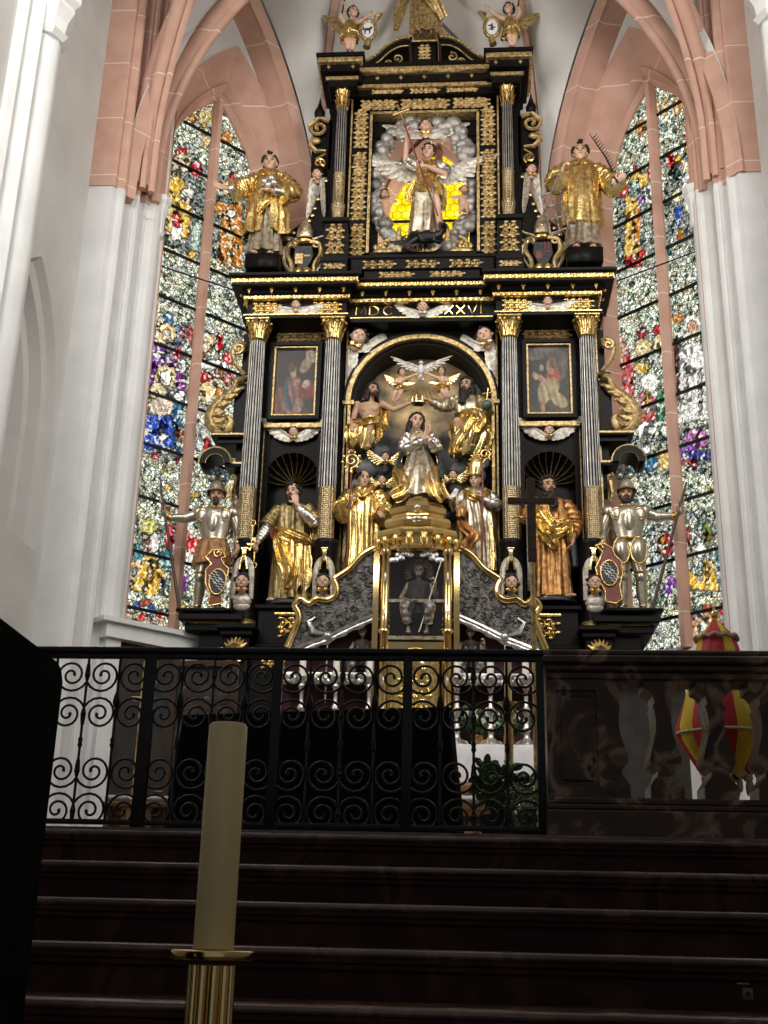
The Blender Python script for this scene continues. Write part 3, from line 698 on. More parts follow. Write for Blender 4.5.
# wall arches
walla = {}
def wallarch(W, uc, hs, off0, off1, apex):
    o = [(u+uc, z) for u, z in parch(hs, ZC, apex-ZC)]; i = [(u+uc, z) for u, z in parch(hs-.34, ZC, apex-ZC-.62)]
    mb = MB(); rings = []
    for a, b in zip(o, i):
        c = (a[0]*.35+b[0]*.65, a[1]*.35+b[1]*.65)
        rings.append([W(a[0], off0, a[1]), W(a[0], off1, a[1]), W(c[0], off1, c[1]), W(c[0], off1-.1, c[1]), W(b[0], off0+.04, b[1]), W(b[0], off0, b[1])])
    mb.loft(rings, True, True)
    struct(trim(), mb, MAT['pink_stone'], smooth=True, ang=30)
    return [W(u, off1, z) for u, z in o]
wl = wallarch(WLf, -.12, 1.72, .44, .8, 15.95)
wr = wallarch(WRf, .12, 1.72, .44, .8, 15.95)
wc = wallarch(WCf, 0, 1.8, .44, .7, 15.95)
def web(a, b):
    n = 24
    def smp(p, t):
        f = t*(len(p)-1); i = min(int(f), len(p)-2); return p[i].lerp(p[i+1], f-i)
    mb = MB(); rows = [[smp(a, k/n).lerp(smp(b, k/n), j/6)+V((0, 0, .10)) for j in range(7)] for k in range(n+1)]
    mb.loft(rows, closed=False)
    for f in mb.f: pass
    return mb
ceil = MB()
h = len(wl)//2
ceil.merge(web(diag[1], wl[:h+1])); ceil.merge(web(rear[1], wl[h:][::-1]))
ceil.merge(web(diag[-1], wr[h:][::-1])); ceil.merge(web(rear[-1], wr[:h+1]))
ceil.merge(web(rear[1], wc[:h+1])); ceil.merge(web(rear[-1], wc[h:][::-1]))
for s in (1, -1):
    ceil.merge(web(diag[s], cross[s])); ceil.merge(web(cross[s], chan[s]))
    X = XL if s > 0 else XR
    sidea = [V((X, 13.3, ZC)), V((X, 13.2, ZC+.9))]+[V((X, 13.2-3.2*math.sin(PI/2*k/10), ZC+.9+4.6*(1-math.cos(PI/2*k/10))**.5)) for k in range(1, 11)]
struct('ceiling', ceil, MAT['plaster'], smooth=True, ang=180)

# chancel floor, stairs down to the nave, nave floor
mb = MB(); mb.box(-5.3, 4.0, 5.44, 16.6, ZF-.2, ZF)
struct('floor_chancel', mb, MAT['floor_stone'])
mb = MB(); mb.box(-3.1, 1.8, 12.9, 16.5, ZF, ZF+.17, .01); mb.box(-2.7, 1.4, 13.2, 16.5, ZF+.17, ZF+.34, .01); mb.box(-2.3, 1.0, 13.4, 16.5, ZF+.34, ZF+.51, .01)
struct('altar_steps', mb, MAT['red_marble'])
mb = MB(); nos = MB()
treads = [(5.40, 2.025), (5.02, 1.868), (4.64, 1.712), (4.26, 1.556), (3.88, 1.392)]
while treads[-1][1] > .6: treads.append((treads[-1][0]-.38, treads[-1][1]-.157))
zb = .45
for i, (y, z) in enumerate(treads):
    yb = 5.5 if i == 0 else treads[i-1][0]+.03
    mb.box(-5.2, 3.9, y+.03, yb+.05, zb-.1, z-.045)                      # riser block
    nos.box(-5.2, 3.9, y, yb+.02, z-.03, z, .007)                        # glossy tread, colour lightened for the highlight on its nosing
    mb.box(-5.2, 3.9, y+.006, yb, z-.046, z-.03)
    mb.box(-5.2, 3.9, y+.015, y+.06, z-.075, z-.045, .008)
stairs = struct('stairs', mb, MAT['red_marble'], smooth=True, ang=35); struct('stair_treads', nos, MAT['highlight_nosing'], stairs, smooth=True, ang=80)
mb = MB(); mb.box(-5.3, 4.0, -3, treads[-1][0]+.1, zb-.15, zb); struct('floor', mb, MAT['floor_stone'])
# ================================================================== ALTARPIECE
AC = -0.635
def sx(s, a, b): return (AC+min(s*a, s*b), AC+max(s*a, s*b))
def spiral(cx, cz, y, r0, r1, a0, turns, n=20):
    return [V((cx+(r0+(r1-r0)*k/n)*math.cos(a0+turns*2*PI*k/n), y, cz+(r0+(r1-r0)*k/n)*math.sin(a0+turns*2*PI*k/n))) for k in range(n+1)]
def filigree(mb, x0, x1, z0, z1, y, t=.011, vert=False):
    """raised scrollwork filling a panel: pairs of spirals, leaves and a middle flower"""
    w, h = x1-x0, z1-z0
    L, S = (h, w) if vert else (w, h)
    n = max(2, int(round(L/(S*(.52 if S > .165 else .8))))); n += n % 2
    c = L/n
    for i in range(n):
        u = -L/2+c*(i+.5); m = 1 if i % 2 == 0 else -1
        for up in ((1, -1) if S > .165 else (1 if (i//2) % 2 == 0 else -1,)):
            R = min(c*.5, S*(.27 if S > .165 else .46)); v = up*S*.22 if S > .165 else 0
            pts = spiral(0, 0, 0, R*.12, R*.95, 0, 1.35*m*up, 14)
            tail = pts[-1]; pts += [V((tail.x*.6-m*R*.0, 0, tail.z-up*R*.25))]
            for q in pts: pass
            def place(q):
                a, b = u+q.x*m, v+q.z
                return V(((x0+x1)/2+(b if vert else a), y, (z0+z1)/2+(a if vert else b)))
            mb.tube([place(q) for q in pts], t, 4)
            mb.ell(place(V((0, 0, 0))), t*1.7, t*1.4, t*1.7, 6, 4)
            for k in range(3):
                a = k*2.1+i; mb.ell(place(V((R*1.0*math.cos(a), 0, R*1.0*math.sin(a)))), t*2.9, t*1.2, t*1.8, 6, 4)
def beads(mb, x0, x1, y, z, r, step, rz=None):
    n = max(1, int((x1-x0)/step))
    for i in range(n): mb.ell((x0+(x1-x0)*(i+.5)/n, y, z), step*.38, r, rz or r, 6, 4)
def beads_y(mb, x, y0, y1, z, r, step, rz=None):
    n = max(1, int((y1-y0)/step))
    for i in range(n): mb.ell((x, y0+(y1-y0)*(i+.5)/n, z), r, step*.38, rz or r, 6, 4)

alt = thing('altarpiece', 'towering black and gold carved high altar dated in roman numerals, filling the apse', 'altar', (AC, 14.6, ZF+.51))
def part(name, mb, m, parent=None, smooth=True, label=None, ang=None):
    o = obj(name, mb, MAT[m] if isinstance(m, str) else [MAT[q] for q in m], parent or alt, smooth, ang=ang)
    if label: o['label'] = label
    return o
BK = 15.2
def orn(x0, x1, z0, z1, y, t=.011, vert=False, m='gold_dull', name='scrollwork'):
    mb = MB(); filigree(mb, x0, x1, z0, z1, y, t, vert); return part(name, mb, m)
# ---- base storey (mostly hidden behind the railing)
mb = MB(); mb.box(AC-2.55, AC+2.55, 14.35, BK, 2.55, 5.0); mb.box(AC-2.62, AC+2.62, 14.3, BK, 2.55, 2.75, .02)
part('base_block', mb, 'black_lacquer', smooth=False)
for s in (-1, 1):
    mb = MB(); X0, X1 = sx(s, 1.0, 2.62)
    mb.box(*sx(s, 1.08, 2.03), 14.42, BK, 4.95, 5.0+.56)              # plinth under the niche
    mb.box(*sx(s, 1.04, 2.07), 14.36, BK, 5.5, 5.565, .015); mb.box(*sx(s, 1.06, 2.05), 14.39, BK, 5.0, 5.06, .015)
    mb.box(*sx(s, 2.2, 3.02), 14.2, BK, 5.30, 5.40, .02); mb.box(*sx(s, 2.3, 2.95), 14.3, BK, 5.18, 5.30, .02); mb.box(*sx(s, 2.3, 2.78), 14.4, BK, 4.8, 5.18)
    part('niche_plinth', mb, 'black_lacquer', smooth=False)
    orn(*sx(s, 1.22, 1.78), 5.14, 5.40, 14.41, .014, m='gold'); orn(*sx(s, 1.2, 1.95), 4.72, 4.9, 14.34, .013, m='gold')
    mb = MB(); mb.box(*sx(s, 1.2, 1.82), 14.4, 14.43, 5.42, 5.47, .01); mb.box(*sx(s, 2.28, 2.9), 14.285, 14.32, 5.285, 5.30); mb.box(*sx(s, 2.05, 2.5), 14.335, 14.36, 4.96, 4.985)
    part('plinth_moulding', mb, 'gold')
    for off in (1.21, 2.26):
        x = AC+s*off
        mb = MB(); mb.box(x-.25, x+.25, 14.12, 14.7, 5.18, 5.25, .015); mb.box(x-.20, x+.20, 14.18, 14.7, 5.10, 5.18, .02); mb.box(x-.16, x+.16, 14.24, 14.7, 2.6, 5.1)
        pd = part('pedestal', mb, 'black_lacquer', smooth=False)
        mb = MB()
        for k in range(-3, 4):
            a = k*.32; mb.tube([(x, 14.22, 4.9), (x+.1*math.sin(a), 14.18, 4.9+.1*math.cos(a)), (x+.17*math.sin(a), 14.21, 4.9+.19*math.cos(a))], [.02, .035, .012], 6)
        mb.box(x-.15, x+.15, 14.22, 14.26, 4.86, 4.91, .01); mb.tube(spiral(x-.07, 4.82, 14.21, .01, .06, 0, 1.3), .014, 5); mb.tube(spiral(x+.07, 4.82, 14.21, .01, .06, PI, -1.3), .014, 5)
        obj('pedestal_acanthus', mb, MAT['gold'], pd)
# ---- back boards of the main storey
mb = MB()
for s in (-1, 1):
    mb.box(*sx(s, 1.06, 1.42), 14.82, BK, 5.5, 9.85); mb.box(*sx(s, 2.10, 2.47), 14.82, BK, 5.3, 9.85)
    mb.box(*sx(s, 1.42, 2.10), 14.86, BK, 8.0, 9.85)
    mb.box(*sx(s, 1.36, 2.16), 15.12, BK+.02, 5.4, 8.2)
arc = [(AC+1.02*math.cos(PI*k/24), 8.6+1.02*math.sin(PI*k/24)) for k in range(25)]
top = [(AC+1.1*max(-1, min(1, 1.35*math.cos(PI*k/24))), 9.9 if 4 < k < 20 else 8.6+(1.3)*min(1, (k if k <= 4 else 24-k)/4)) for k in range(25)]
mb.ribbon(top, arc, 14.82, 15.22)
for s in (-1, 1): mb.box(*sx(s, 1.0, 1.1), 14.82, 15.3, 5.5, 8.62)
mb.box(AC-1.1, AC+1.1, 15.36, 15.42, 4.8, 9.9)
part('back_board', mb, 'black_lacquer', smooth=False)
# painted backdrop of clouds with a golden glow
def backdrop():
    m, nt, b = nodes('cloud_painting'); b.inputs['Roughness'].default_value = .5
    co = coords(nt); sub = N(nt, 'ShaderNodeVectorMath', operation='SUBTRACT'); sub.inputs[1].default_value = (AC, 15.33, 8.95); nt.links.new(co, sub.inputs[0])
    ln = N(nt, 'ShaderNodeVectorMath', operation='LENGTH'); nt.links.new(sub.outputs[0], ln.inputs[0])
    n = N(nt, 'ShaderNodeTexNoise'); n.inputs['Scale'].default_value = 3.4; n.inputs['Detail'].default_value = 5; n.inputs['Distortion'].default_value = .8; nt.links.new(co, n.inputs['Vector'])
    ad = N(nt, 'ShaderNodeMath', operation='MULTIPLY_ADD'); nt.links.new(n.outputs['Fac'], ad.inputs[0]); ad.inputs[1].default_value = .9; sc2 = N(nt, 'ShaderNodeMath', operation='MULTIPLY'); sc2.inputs[1].default_value = .8; nt.links.new(ad.outputs[0], sc2.inputs[0]); nt.links.new(ln.outputs['Value'], ad.inputs[2])
    r = ramp(nt, sc2.outputs[0], [(.5, (.74, .52, .24)), (.76, (.56, .39, .18)), (.88, (.36, .27, .16)), (.97, (.11, .118, .125))])
    n2 = N(nt, 'ShaderNodeTexNoise'); n2.inputs['Scale'].default_value = 5; n2.inputs['Detail'].default_value = 6; nt.links.new(co, n2.inputs['Vector'])
    r2 = ramp(nt, n2.outputs['Fac'], [(.35, (.45, .45, .47)), (.7, (1.5, 1.5, 1.55))])
    k = N(nt, 'ShaderNodeMix', data_type='RGBA', blend_type='MULTIPLY'); k.inputs['Factor'].default_value = .8
    nt.links.new(r.outputs[0], k.inputs[6]); nt.links.new(r2.outputs[0], k.inputs[7]); nt.links.new(k.outputs[2], b.inputs['Base Color'])
backdrop()
mb = MB(); mb.box(AC-1.0, AC+1.0, 15.32, 15.36, 5.4, 9.65); part('painted_backdrop', mb, 'cloud_painting', smooth=False)
mb = MB()
for k in range(26):
    a = 2*PI*k/26+.1; r1 = .2; r2 = .46+.1*(k % 2)
    mb.tube([(AC+r1*math.cos(a), 15.29, 9.18+r1*math.sin(a)), (AC+r2*math.cos(a), 15.29, 9.18+r2*math.sin(a)*.9)], [.007, .002], 4)
part('gilt_rays', mb, 'gold_dull')
# arch frame: gold rim with black step
def arcband(r0, r1, y0, y1, zc=8.6, legs=None):
    m2 = MB(); n = 32
    o = [(AC+r1*math.cos(PI*k/n), zc+r1*math.sin(PI*k/n)) for k in range(n+1)]; i = [(AC+r0*math.cos(PI*k/n), zc+r0*math.sin(PI*k/n)) for k in range(n+1)]
    m2.ribbon(o, i, y0, y1); return m2
part('arch_rim', arcband(.985, 1.055, 14.76, 14.9), 'gold_dull', smooth=False)
mb = arcband(1.055, 1.085, 14.74, 14.86); mb.merge(arcband(.93, .985, 14.85, 15.3)); part('arch_step', mb, 'black_lacquer', smooth=False)
mb = MB()
for s in (-1, 1):
    mb.box(*sx(s, .93, 1.09), 14.74, 14.95, 8.55, 8.62, .01); mb.box(*sx(s, .98, 1.02), 14.76, 14.85, 5.9, 8.55); mb.box(*sx(s, 1.045, 1.06), 14.77, 14.83, 5.6, 9.75)
part('arch_imposts', mb, 'gold_dull', smooth=False)
# ---- side bays: frame mouldings, shell niches, ornament
for s in (-1, 1):
    xc = AC+s*1.765
    # shell niche
    mb = MB(); nseg = 11; R = .375; rings = []
    for k in range(nseg*4+1):
        a = PI*k/(nseg*4); rr = abs(math.cos(PI*k/4)) if False else .5+.5*math.cos(2*PI*k/4)
        row = []
        for j in range(7):
            t = j/6; r = R*t; d = .26*math.sqrt(max(0, 1-t*t))*.9-.02*rr*t
            row.append(V((xc-math.cos(a)*r, 14.86+d+.03*t*(1-rr), 7.47+math.sin(a)*r*1.05*(1 if t < 1 else 1))))
        rings.append(row)
    mb.loft(rings, closed=False); sh = part('niche_shell', mb, 'black_lacquer', ang=20)
    mb = MB()
    for k in range(nseg+1):
        a = PI*(k)/nseg; pts = []
        for j in range(1, 7):
            t = j/6; r = R*t; d = .26*math.sqrt(max(0, 1-t*t))*.9
            pts.append(V((xc-math.cos(a)*r, 14.845+d, 7.47+math.sin(a)*r*1.05)))
        mb.tube(pts, [.003]+[.004]*4+[.007], 4)
    obj('shell_ribs', mb, MAT['gold_dull'], sh)
    mb = MB(); n = 20
    o2 = [(xc+.44*math.cos(PI*k/n) if 0 < k < n else xc+(.40 if k == 0 else -.40), 7.47+.42*math.sin(PI*k/n)) for k in range(n+1)]
    mb2 = MB()
    sq = [(xc-.40+.8*k/n, 8.02) for k in range(n+1)][::-1]; ar = [(xc+.375*math.cos(PI*k/n), 7.47+.394*math.sin(PI*k/n)) for k in range(n+1)]
    mb2.ribbon(sq, ar, 14.84, 14.9)
    for q in (-1, 1): mb2.box(*sorted((xc+q*.375, xc+q*.44)), 14.84, 15.15, 5.55, 7.75)
    part('niche_frame', mb2, 'black_niche', smooth=False)
    mb = MB(); mb.box(xc-.41, xc+.41, 14.72, 14.86, 8.19, 8.27, .01); mb.box(xc-.42, xc-.405, 14.8, 14.86, 5.7, 8.19); mb.box(xc+.405, xc+.42, 14.8, 14.86, 5.7, 8.19)
    mb.box(*sx(s, 1.05, 1.07), 14.78, 14.83, 5.7, 9.7); mb.box(*sx(s, 2.44, 2.46), 14.78, 14.83, 5.7, 9.7)
    part('bay_moulding', mb, 'gold_dull', smooth=False)
    mb = MB(); pass; orn(xc-.34, xc+.34, 9.56, 9.78, 14.83, .014)
# ---- columns
def fluted(mb, r0, r1, z0, z1, x, y, nf=18):
    rows = []
    for z, r in ((z0, r0), ((z0+z1)/2, (r0+r1)/2+.002), (z1, r1)):
        row = []
        for k in range(nf):
            for j, d in ((0, 0), (.52, 0), (.58, -.14), (.76, -.22), (.94, -.14)):
                a = 2*PI*(k+j)/nf; rr = r*(1+d*.6); row.append(V((x+rr*math.cos(a), y+rr*math.sin(a), z)))
        rows.append(row)
    n = len(rows[0])
    o = len(mb.v); mb.v += [q for r in rows for q in r]
    for k in range(2):
        for j in range(n):
            mb.f.append([o+k*n+j, o+k*n+(j+1) % n, o+(k+1)*n+(j+1) % n, o+(k+1)*n+j]); mb.m.append(0 if j % 5 in (0,) else 1)
def capital(mb, x, y, z0, h, r):
    mb.lathe([(r*1.05, z0), (r*1.18, z0+h*.03), (r*1.0, z0+h*.07), (r*1.0, z0+h*.4), (r*1.2, z0+h*.7), (r*1.55, z0+h*.86)], x, y, 16)
    for tier, (n, zb, hh, out) in enumerate(((8, .05, .42, .28), (8, .3, .5, .42))):
        for k in range(n):
            a = 2*PI*(k+.5*tier)/n; c, s_ = math.cos(a), math.sin(a)
            pts = [V((x+c*r*q, y+s_*r*q, z0+h*w)) for q, w in ((1.05, zb), (1.16, zb+hh*.5), (1.22+out*.4, zb+hh*.9), (1.3+out, zb+hh), (1.32+out, zb+hh*.85))]
            mb.tube(pts, [(r*.2, r*.1), (r*.32, r*.1), (r*.28, r*.1), (r*.2, r*.1), (r*.1, r*.08)], 6, flat=(c, s_, 0.01))
    for k in range(4):
        a = PI/4+PI/2*k; c, s_ = math.cos(a), math.sin(a)
        mb.ell((x+c*r*1.75, y+s_*r*1.75, z0+h*.82), r*.3, r*.3, r*.32, 8, 6); mb.tube([(x+c*r*1.0, y+s_*r*1.0, z0+h*.5), (x+c*r*1.4, y+s_*r*1.4, z0+h*.78), (x+c*r*1.8, y+s_*r*1.8, z0+h*.9)], [r*.12, r*.16, r*.12], 6)
    w = r*1.62; mb.box(x-w, x+w, y-w, y+w, z0+h*.9, z0+h, r*.08)
    for q in ((0, -w), (-w, 0), (w, 0)): mb.ell((x+q[0], y+q[1], z0+h*.9), r*.25, r*.25, r*.22, 8, 5)

def wing(mb, root, span, droop, n=9, length=1.0, w=.12, th=None, curl=0.0, rows=3):
    """feathered wing: feathers fan from 'droop' at the root to 'span' at the tip"""
    root, span, droop = V(root), V(span), V(droop)
    nrm = span.cross(droop).normalized(); S = span.length
    for r in range(rows):
        f = 1-.27*r
        for i in range(n):
            t = i/(n-1)
            b = root+span*(.62*t); d = (droop.normalized()*(1-t)+span.normalized()*t*1.1).normalized()
            L = S*(.38+.35*t)*f*length*(droop.length/S*(1-t)*1.3+t+.25)
            wd = S*w*(.8+.25*(1-t))
            c = b+d*L*.5+nrm*(-.018*S*r-.006*S*(i % 2))-nrm*curl*S*t*t
            R = M.Identity(3)
            ux = d; uy = nrm; uz = ux.cross(uy).normalized(); R = M((ux, uy, uz)).transposed()
            mb.ell(c, L*.55, S*.016, wd*.5, 8, 5, R=R)
    mb.tube([root, root+span*.35-droop*.05, root+span*.66-droop*.03], [S*.07, S*.06, S*.035], 7)

def face_head(H, hair, eyes, c, r, T=None, curls=26, seed=1, lips=None):
    """child's head of radius r facing -y; H flesh, hair and eyes separate builders"""
    c = V(c); g = random.Random(seed); T = T or M.Identity(4)
    def q(x, y, z): return (c.x+x*r, c.y+y*r, c.z+z*r)
    H.ell(q(0, .04, .12), r*.86, r*.95, r*.92, 14, 10, T); H.ell(q(0, -.2, -.35), r*.68, r*.66, r*.62, 14, 10, T)
    H.ell(q(.36, -.5, -.3), r*.28, r*.26, r*.28, 8, 6, T); H.ell(q(-.36, -.5, -.3), r*.28, r*.26, r*.28, 8, 6, T)
    H.ell(q(0, -.92, -.14), r*.13, r*.16, r*.17, 8, 6, T); H.ell(q(0, -.7, -.72), r*.25, r*.2, r*.18, 8, 6, T); H.ell(q(0, -.78, .28), r*.5, r*.1, r*.1, 8, 6, T)
    H.ell(q(.86, 0, -.05), r*.12, r*.16, r*.22, 6, 5, T); H.ell(q(-.86, 0, -.05), r*.12, r*.16, r*.22, 6, 5, T)
    for sg in (-1, 1): eyes.ell(q(.32*sg, -.83, .06), r*.14, r*.06, r*.075, 8, 5, T)
    if lips is not None: lips.ell(q(0, -.85, -.47), r*.2, r*.07, r*.06, 8, 5, T)
    hair.ell(q(0, .17, .3), r*.96, r*.98, r*.9, 12, 9, T)
    for _ in range(curls):
        a = g.uniform(0, 2*PI); z = g.uniform(-.35, 1.0)
        x, y = math.cos(a)*math.sqrt(max(0, 1-z*z)), math.sin(a)*math.sqrt(max(0, 1-z*z))
        if y < -.25 and z < .62: continue
        hair.ell(q(x*1.0, y*1.0+.08, z+.12), r*.25, r*.25, r*.22, 6, 5, T)
def cherub(x, y, z, r, wings=None, m_wing='wing_silver', rot=0.0, tilt=0.0, seed=1, parent=None, collar='gold', name='cherub_head', hairm='hair_brown'):
    T = M.Translation((x, y, z)) @ M.Rotation(rot, 4, 'Z') @ M.Rotation(tilt, 4, 'Y')
    H, hr, ey, lp = MB(), MB(), MB(), MB()
    face_head(H, hr, ey, (0, 0, 0), r, T, seed=seed, lips=lp)
    H.cap((T @ V((0, r*.1, -r*.6))), (T @ V((0, r*.1, -r*1.25))), r*.42, r*.5, 8)
    o = part(name, H, 'flesh', parent)
    obj('hair', hr, MAT[hairm], o); obj('eyes', ey, MAT['eye'], o); obj('lips', lp, MAT['lip'], o)
    if wings:
        w = MB()
        for (sp, dr, kw) in wings:
            sp, dr = T.to_3x3() @ V(sp), T.to_3x3() @ V(dr)
            wing(w, T @ V((math.copysign(r*.55, sp.x), r*.35, -r*.75)), sp, dr, **kw)
        obj('wings', w, MAT[m_wing], o)
    if collar:
        c = MB(); pts = [T @ V((r*.75*math.cos(a), -r*.35*math.sin(a)*1.2-r*.1, -r*.95-r*.35*math.sin(a))) for a in [PI*k/10 for k in range(11)]]
        c.tube(pts, [r*.16]*11, 6)
        for k in range(3): c.ell(T @ V((r*.4*(k-1), -r*.45, -r*1.25+abs(k-1)*r*.2)), r*.3, r*.16, r*.22, 7, 5)
        obj('collar', c, MAT[collar], o)
    return o
for s in (-1, 1):
    for off in (1.225, 2.29):
        x = AC+s*off; y = 14.5
        cx = x-s*(.02 if off > 2 else .0)
        mb = MB(); mb.lathe([(.172, 5.36), (.172, 5.9), (.165, 6.36), (.172, 6.38), (.178, 6.42), (.168, 6.45)], cx-s*.02, y, 28)
        col = part('column', mb, 'black_lacquer')
        col['label'] = 'fluted black and silver column on a black drum'
        mb = MB(); mb.lathe([(.17, 5.25), (.2, 5.27), (.2, 5.3), (.17, 5.33), (.18, 5.36)], cx-s*.02, y, 28); obj('base_ring', mb, MAT['gold_dull'], col)
        mb = MB(); mb.lathe([(.118, 6.44), (.12, 6.8), (.118, 7.16), (.122, 7.17), (.122, 7.19), (.11, 7.2)], x, y, 28); obj('gilt_sleeve', mb, MAT['gold_scales'], col)
        mb = MB(); fluted(mb, .116, .1, 7.18, 9.43, x, y); obj('fluted_shaft', mb, [MAT['black_lacquer'], MAT['silver_flute']], col, smooth=False)
        mb = MB(); capital(mb, x, y, 9.41, .31, .105); obj('capital', mb, MAT['gold'], col)
        # child's bust with white drapery on the drum
        fy = y-.19; hx = cx-s*.03
        mb = MB()
        pts = [V((hx+.105*math.cos(a), fy-.0, 5.95+.2*math.sin(a))) for a in [PI*k/12 for k in range(13)]]
        mb.tube([V((hx+.115, fy+.02, 5.62))]+pts+[V((hx-.115, fy+.02, 5.62))], [.03]+[.042]*13+[.03], 7)
        mb.ell((hx, fy+.03, 5.6), .125, .07, .11, 10, 7); mb.ell((hx, fy+.02, 5.52), .11, .05, .07, 10, 6)
        dr = part('bust_drapery', mb, 'wing_silver')
        mb = MB(); mb.tube([(hx-.05, fy-.03, 6.0), (hx-.03, fy-.04, 6.15), (hx, fy-.03, 6.2), (hx+.03, fy-.04, 6.15), (hx+.05, fy-.03, 6.0)], .018, 6); mb.box(hx-.025, hx+.025, fy-.05, fy+.05, 6.17, 6.28, .008); mb.box(hx-.045, hx+.045, fy-.055, fy+.05, 6.26, 6.3, .01)
        obj('drapery_ring', mb, MAT['gold_bright'], dr)
        cherub(hx, fy-.04, 5.83, .098, None, seed=int(off*10+s*3), name='child_bust')
# ---- main entablature
bl, gd = MB(), MB()
for s in (-1, 1):
    bl.box(*sx(s, 1.0, 2.52), 14.385, BK, 9.72, 9.78, .008); bl.box(*sx(s, 1.05, 2.46), 14.42, BK, 9.78, 10.0)
    bl.box(*sx(s, .98, 2.52), 14.30, BK, 10.07, 10.15, .01); bl.box(*sx(s, .9, 2.66), 14.17, BK, 10.13, 10.17, .01); bl.box(*sx(s, .86, 2.70), 14.13, BK, 10.26, 10.325, .015)
    gd.box(*sx(s, 1.02, 2.50), 14.375, BK, 9.772, 9.786); gd.box(*sx(s, 1.0, 2.50), 14.33, BK, 10.0, 10.065, .01); gd.box(*sx(s, .88, 2.66), 14.17, BK, 10.165, 10.26, .02)
    X0, X1 = sx(s, 1.0, 2.50); beads(gd, X0, X1, 14.33, 10.035, .018, .075, .024)
    X0, X1 = sx(s, .88, 2.66); beads(gd, X0, X1, 14.17, 10.21, .024, .085, .04)
    for q in (.88, 2.66): beads_y(gd, AC+s*q, 14.2, 14.9, 10.21, .022, .085, .04)
    beads_y(gd, AC+s*2.5, 14.35, 14.9, 10.035, .018, .075, .024)
    for q in (1.08, 1.42, 1.76, 2.1, 2.42): gd.ell((AC+s*q, 14.27, 10.115), .035, .04, .022, 8, 5); gd.ell((AC+s*q, 14.27, 10.085), .022, .03, .03, 8, 5)
    for q in (14.4, 14.65): gd.ell((AC+s*2.55, q, 10.11), .03, .035, .03, 8, 5)
bl.box(AC-1.0, AC+1.0, 14.535, BK, 9.72, 9.79, .008); bl.box(AC-1.05, AC+1.05, 14.56, BK, 9.78, 10.0); bl.box(AC-1.0, AC+1.0, 14.44, BK, 10.07, 10.15, .01); bl.box(AC-.9, AC+.9, 14.32, BK, 10.13, 10.17, .01); bl.box(AC-.9, AC+.9, 14.3, BK, 10.26, 10.31, .012)
gd.box(AC-1.0, AC+1.0, 14.528, BK, 9.785, 9.798); gd.box(AC-1.0, AC+1.0, 14.46, BK, 10.0, 10.065, .01); gd.box(AC-.9, AC+.9, 14.33, BK, 10.165, 10.255, .02)
beads(gd, AC-1.0, AC+1.0, 14.46, 10.035, .018, .075, .024); beads(gd, AC-.87, AC+.87, 14.33, 10.21, .024, .085, .04)
for k in range(6): q = -.83+k*.332; gd.ell((AC+q, 14.4, 10.115), .035, .04, .022, 8, 5); gd.ell((AC+q, 14.4, 10.085), .022, .03, .03, 8, 5)
part('entablature', bl, 'black_lacquer', smooth=False); part('gilt_cornice', gd, 'gold', ang=35)
for s in (-1, 1):
    xc = AC+s*1.76
    orn(xc-.62, xc-.24, 9.81, 9.98, 14.41, .013, m='gold'); orn(xc+.24, xc+.62, 9.81, 9.98, 14.41, .013, m='gold')
    cherub(xc, 14.37, 9.92, .07, [((.34, .02, .06), (.04, 0, -.12), dict(n=8, w=.28, length=.9)), ((-.34, .02, .06), (-.04, 0, -.12), dict(n=8, w=.28, length=.9))], seed=20+s, collar=None)
    # cherub above the shell
    cherub(xc, 14.74, 8.13, .075, [((.30, .02, .20), (.07, 0, -.10), dict(n=8, w=.3, length=.9)), ((-.30, .02, .20), (-.07, 0, -.10), dict(n=8, w=.3, length=.9))], seed=24+s)
cherub(AC+.02, 14.50, 9.93, .085, [((.25, .02, .10), (.04, 0, -.11), dict(n=8, w=.28, length=.9)), ((-.25, .02, .10), (-.04, 0, -.14), dict(n=8, w=.28, length=.9))], seed=31, collar='wing_silver')
# large cherubs in the spandrels of the arch
cherub(AC-.89, 14.66, 9.55, .128, [((.30, .06, .32), (.10, 0, -.06), dict(n=8, w=.42, length=.9)), ((.12, .06, -.36), (.06, 0, -.03), dict(n=8, w=.42, length=.9))], rot=.2, tilt=.3, seed=40, collar='gold_bright')
cherub(AC+.89, 14.66, 9.55, .128, [((-.30, .06, .32), (-.10, 0, -.06), dict(n=8, w=.42, length=.9)), ((-.12, .06, -.36), (-.06, 0, -.03), dict(n=8, w=.42, length=.9))], rot=-.2, tilt=-.3, seed=41, collar='gold_bright')
# date
LET = {'M': [[(0, 0), (.08, 1), (.5, .15), (.92, 1), (1, 0)]], 'D': [[(0, 0), (0, 1), (.45, 1), (.8, .8), (.88, .5), (.8, .2), (.45, 0), (0, 0)]], 'C': [[(.85, .82), (.6, 1), (.35, 1), (.1, .78), (.02, .5), (.1, .22), (.35, 0), (.6, 0), (.85, .18)]],
       'X': [[(0, 0), (.8, 1)], [(0, 1), (.8, 0)]], 'V': [[(0, 1), (.42, 0), (.84, 1)]], 'I': [[(.1, 0), (.1, 1)]]}
for word, x0, x1 in (('MDC', -.93, -.37), ('XXVI', .33, .96)):
    n = len(word); pit = (x1-x0)/(n-.15)
    for i, ch in enumerate(word):
        mb = MB()
        for st in LET[ch]:
            mb.tube([(AC+x0+i*pit+px_*.145, 14.55, 9.845+pz*.135) for px_, pz in st], .0105, 5)
        part('date_letter', mb, 'gold_bright')
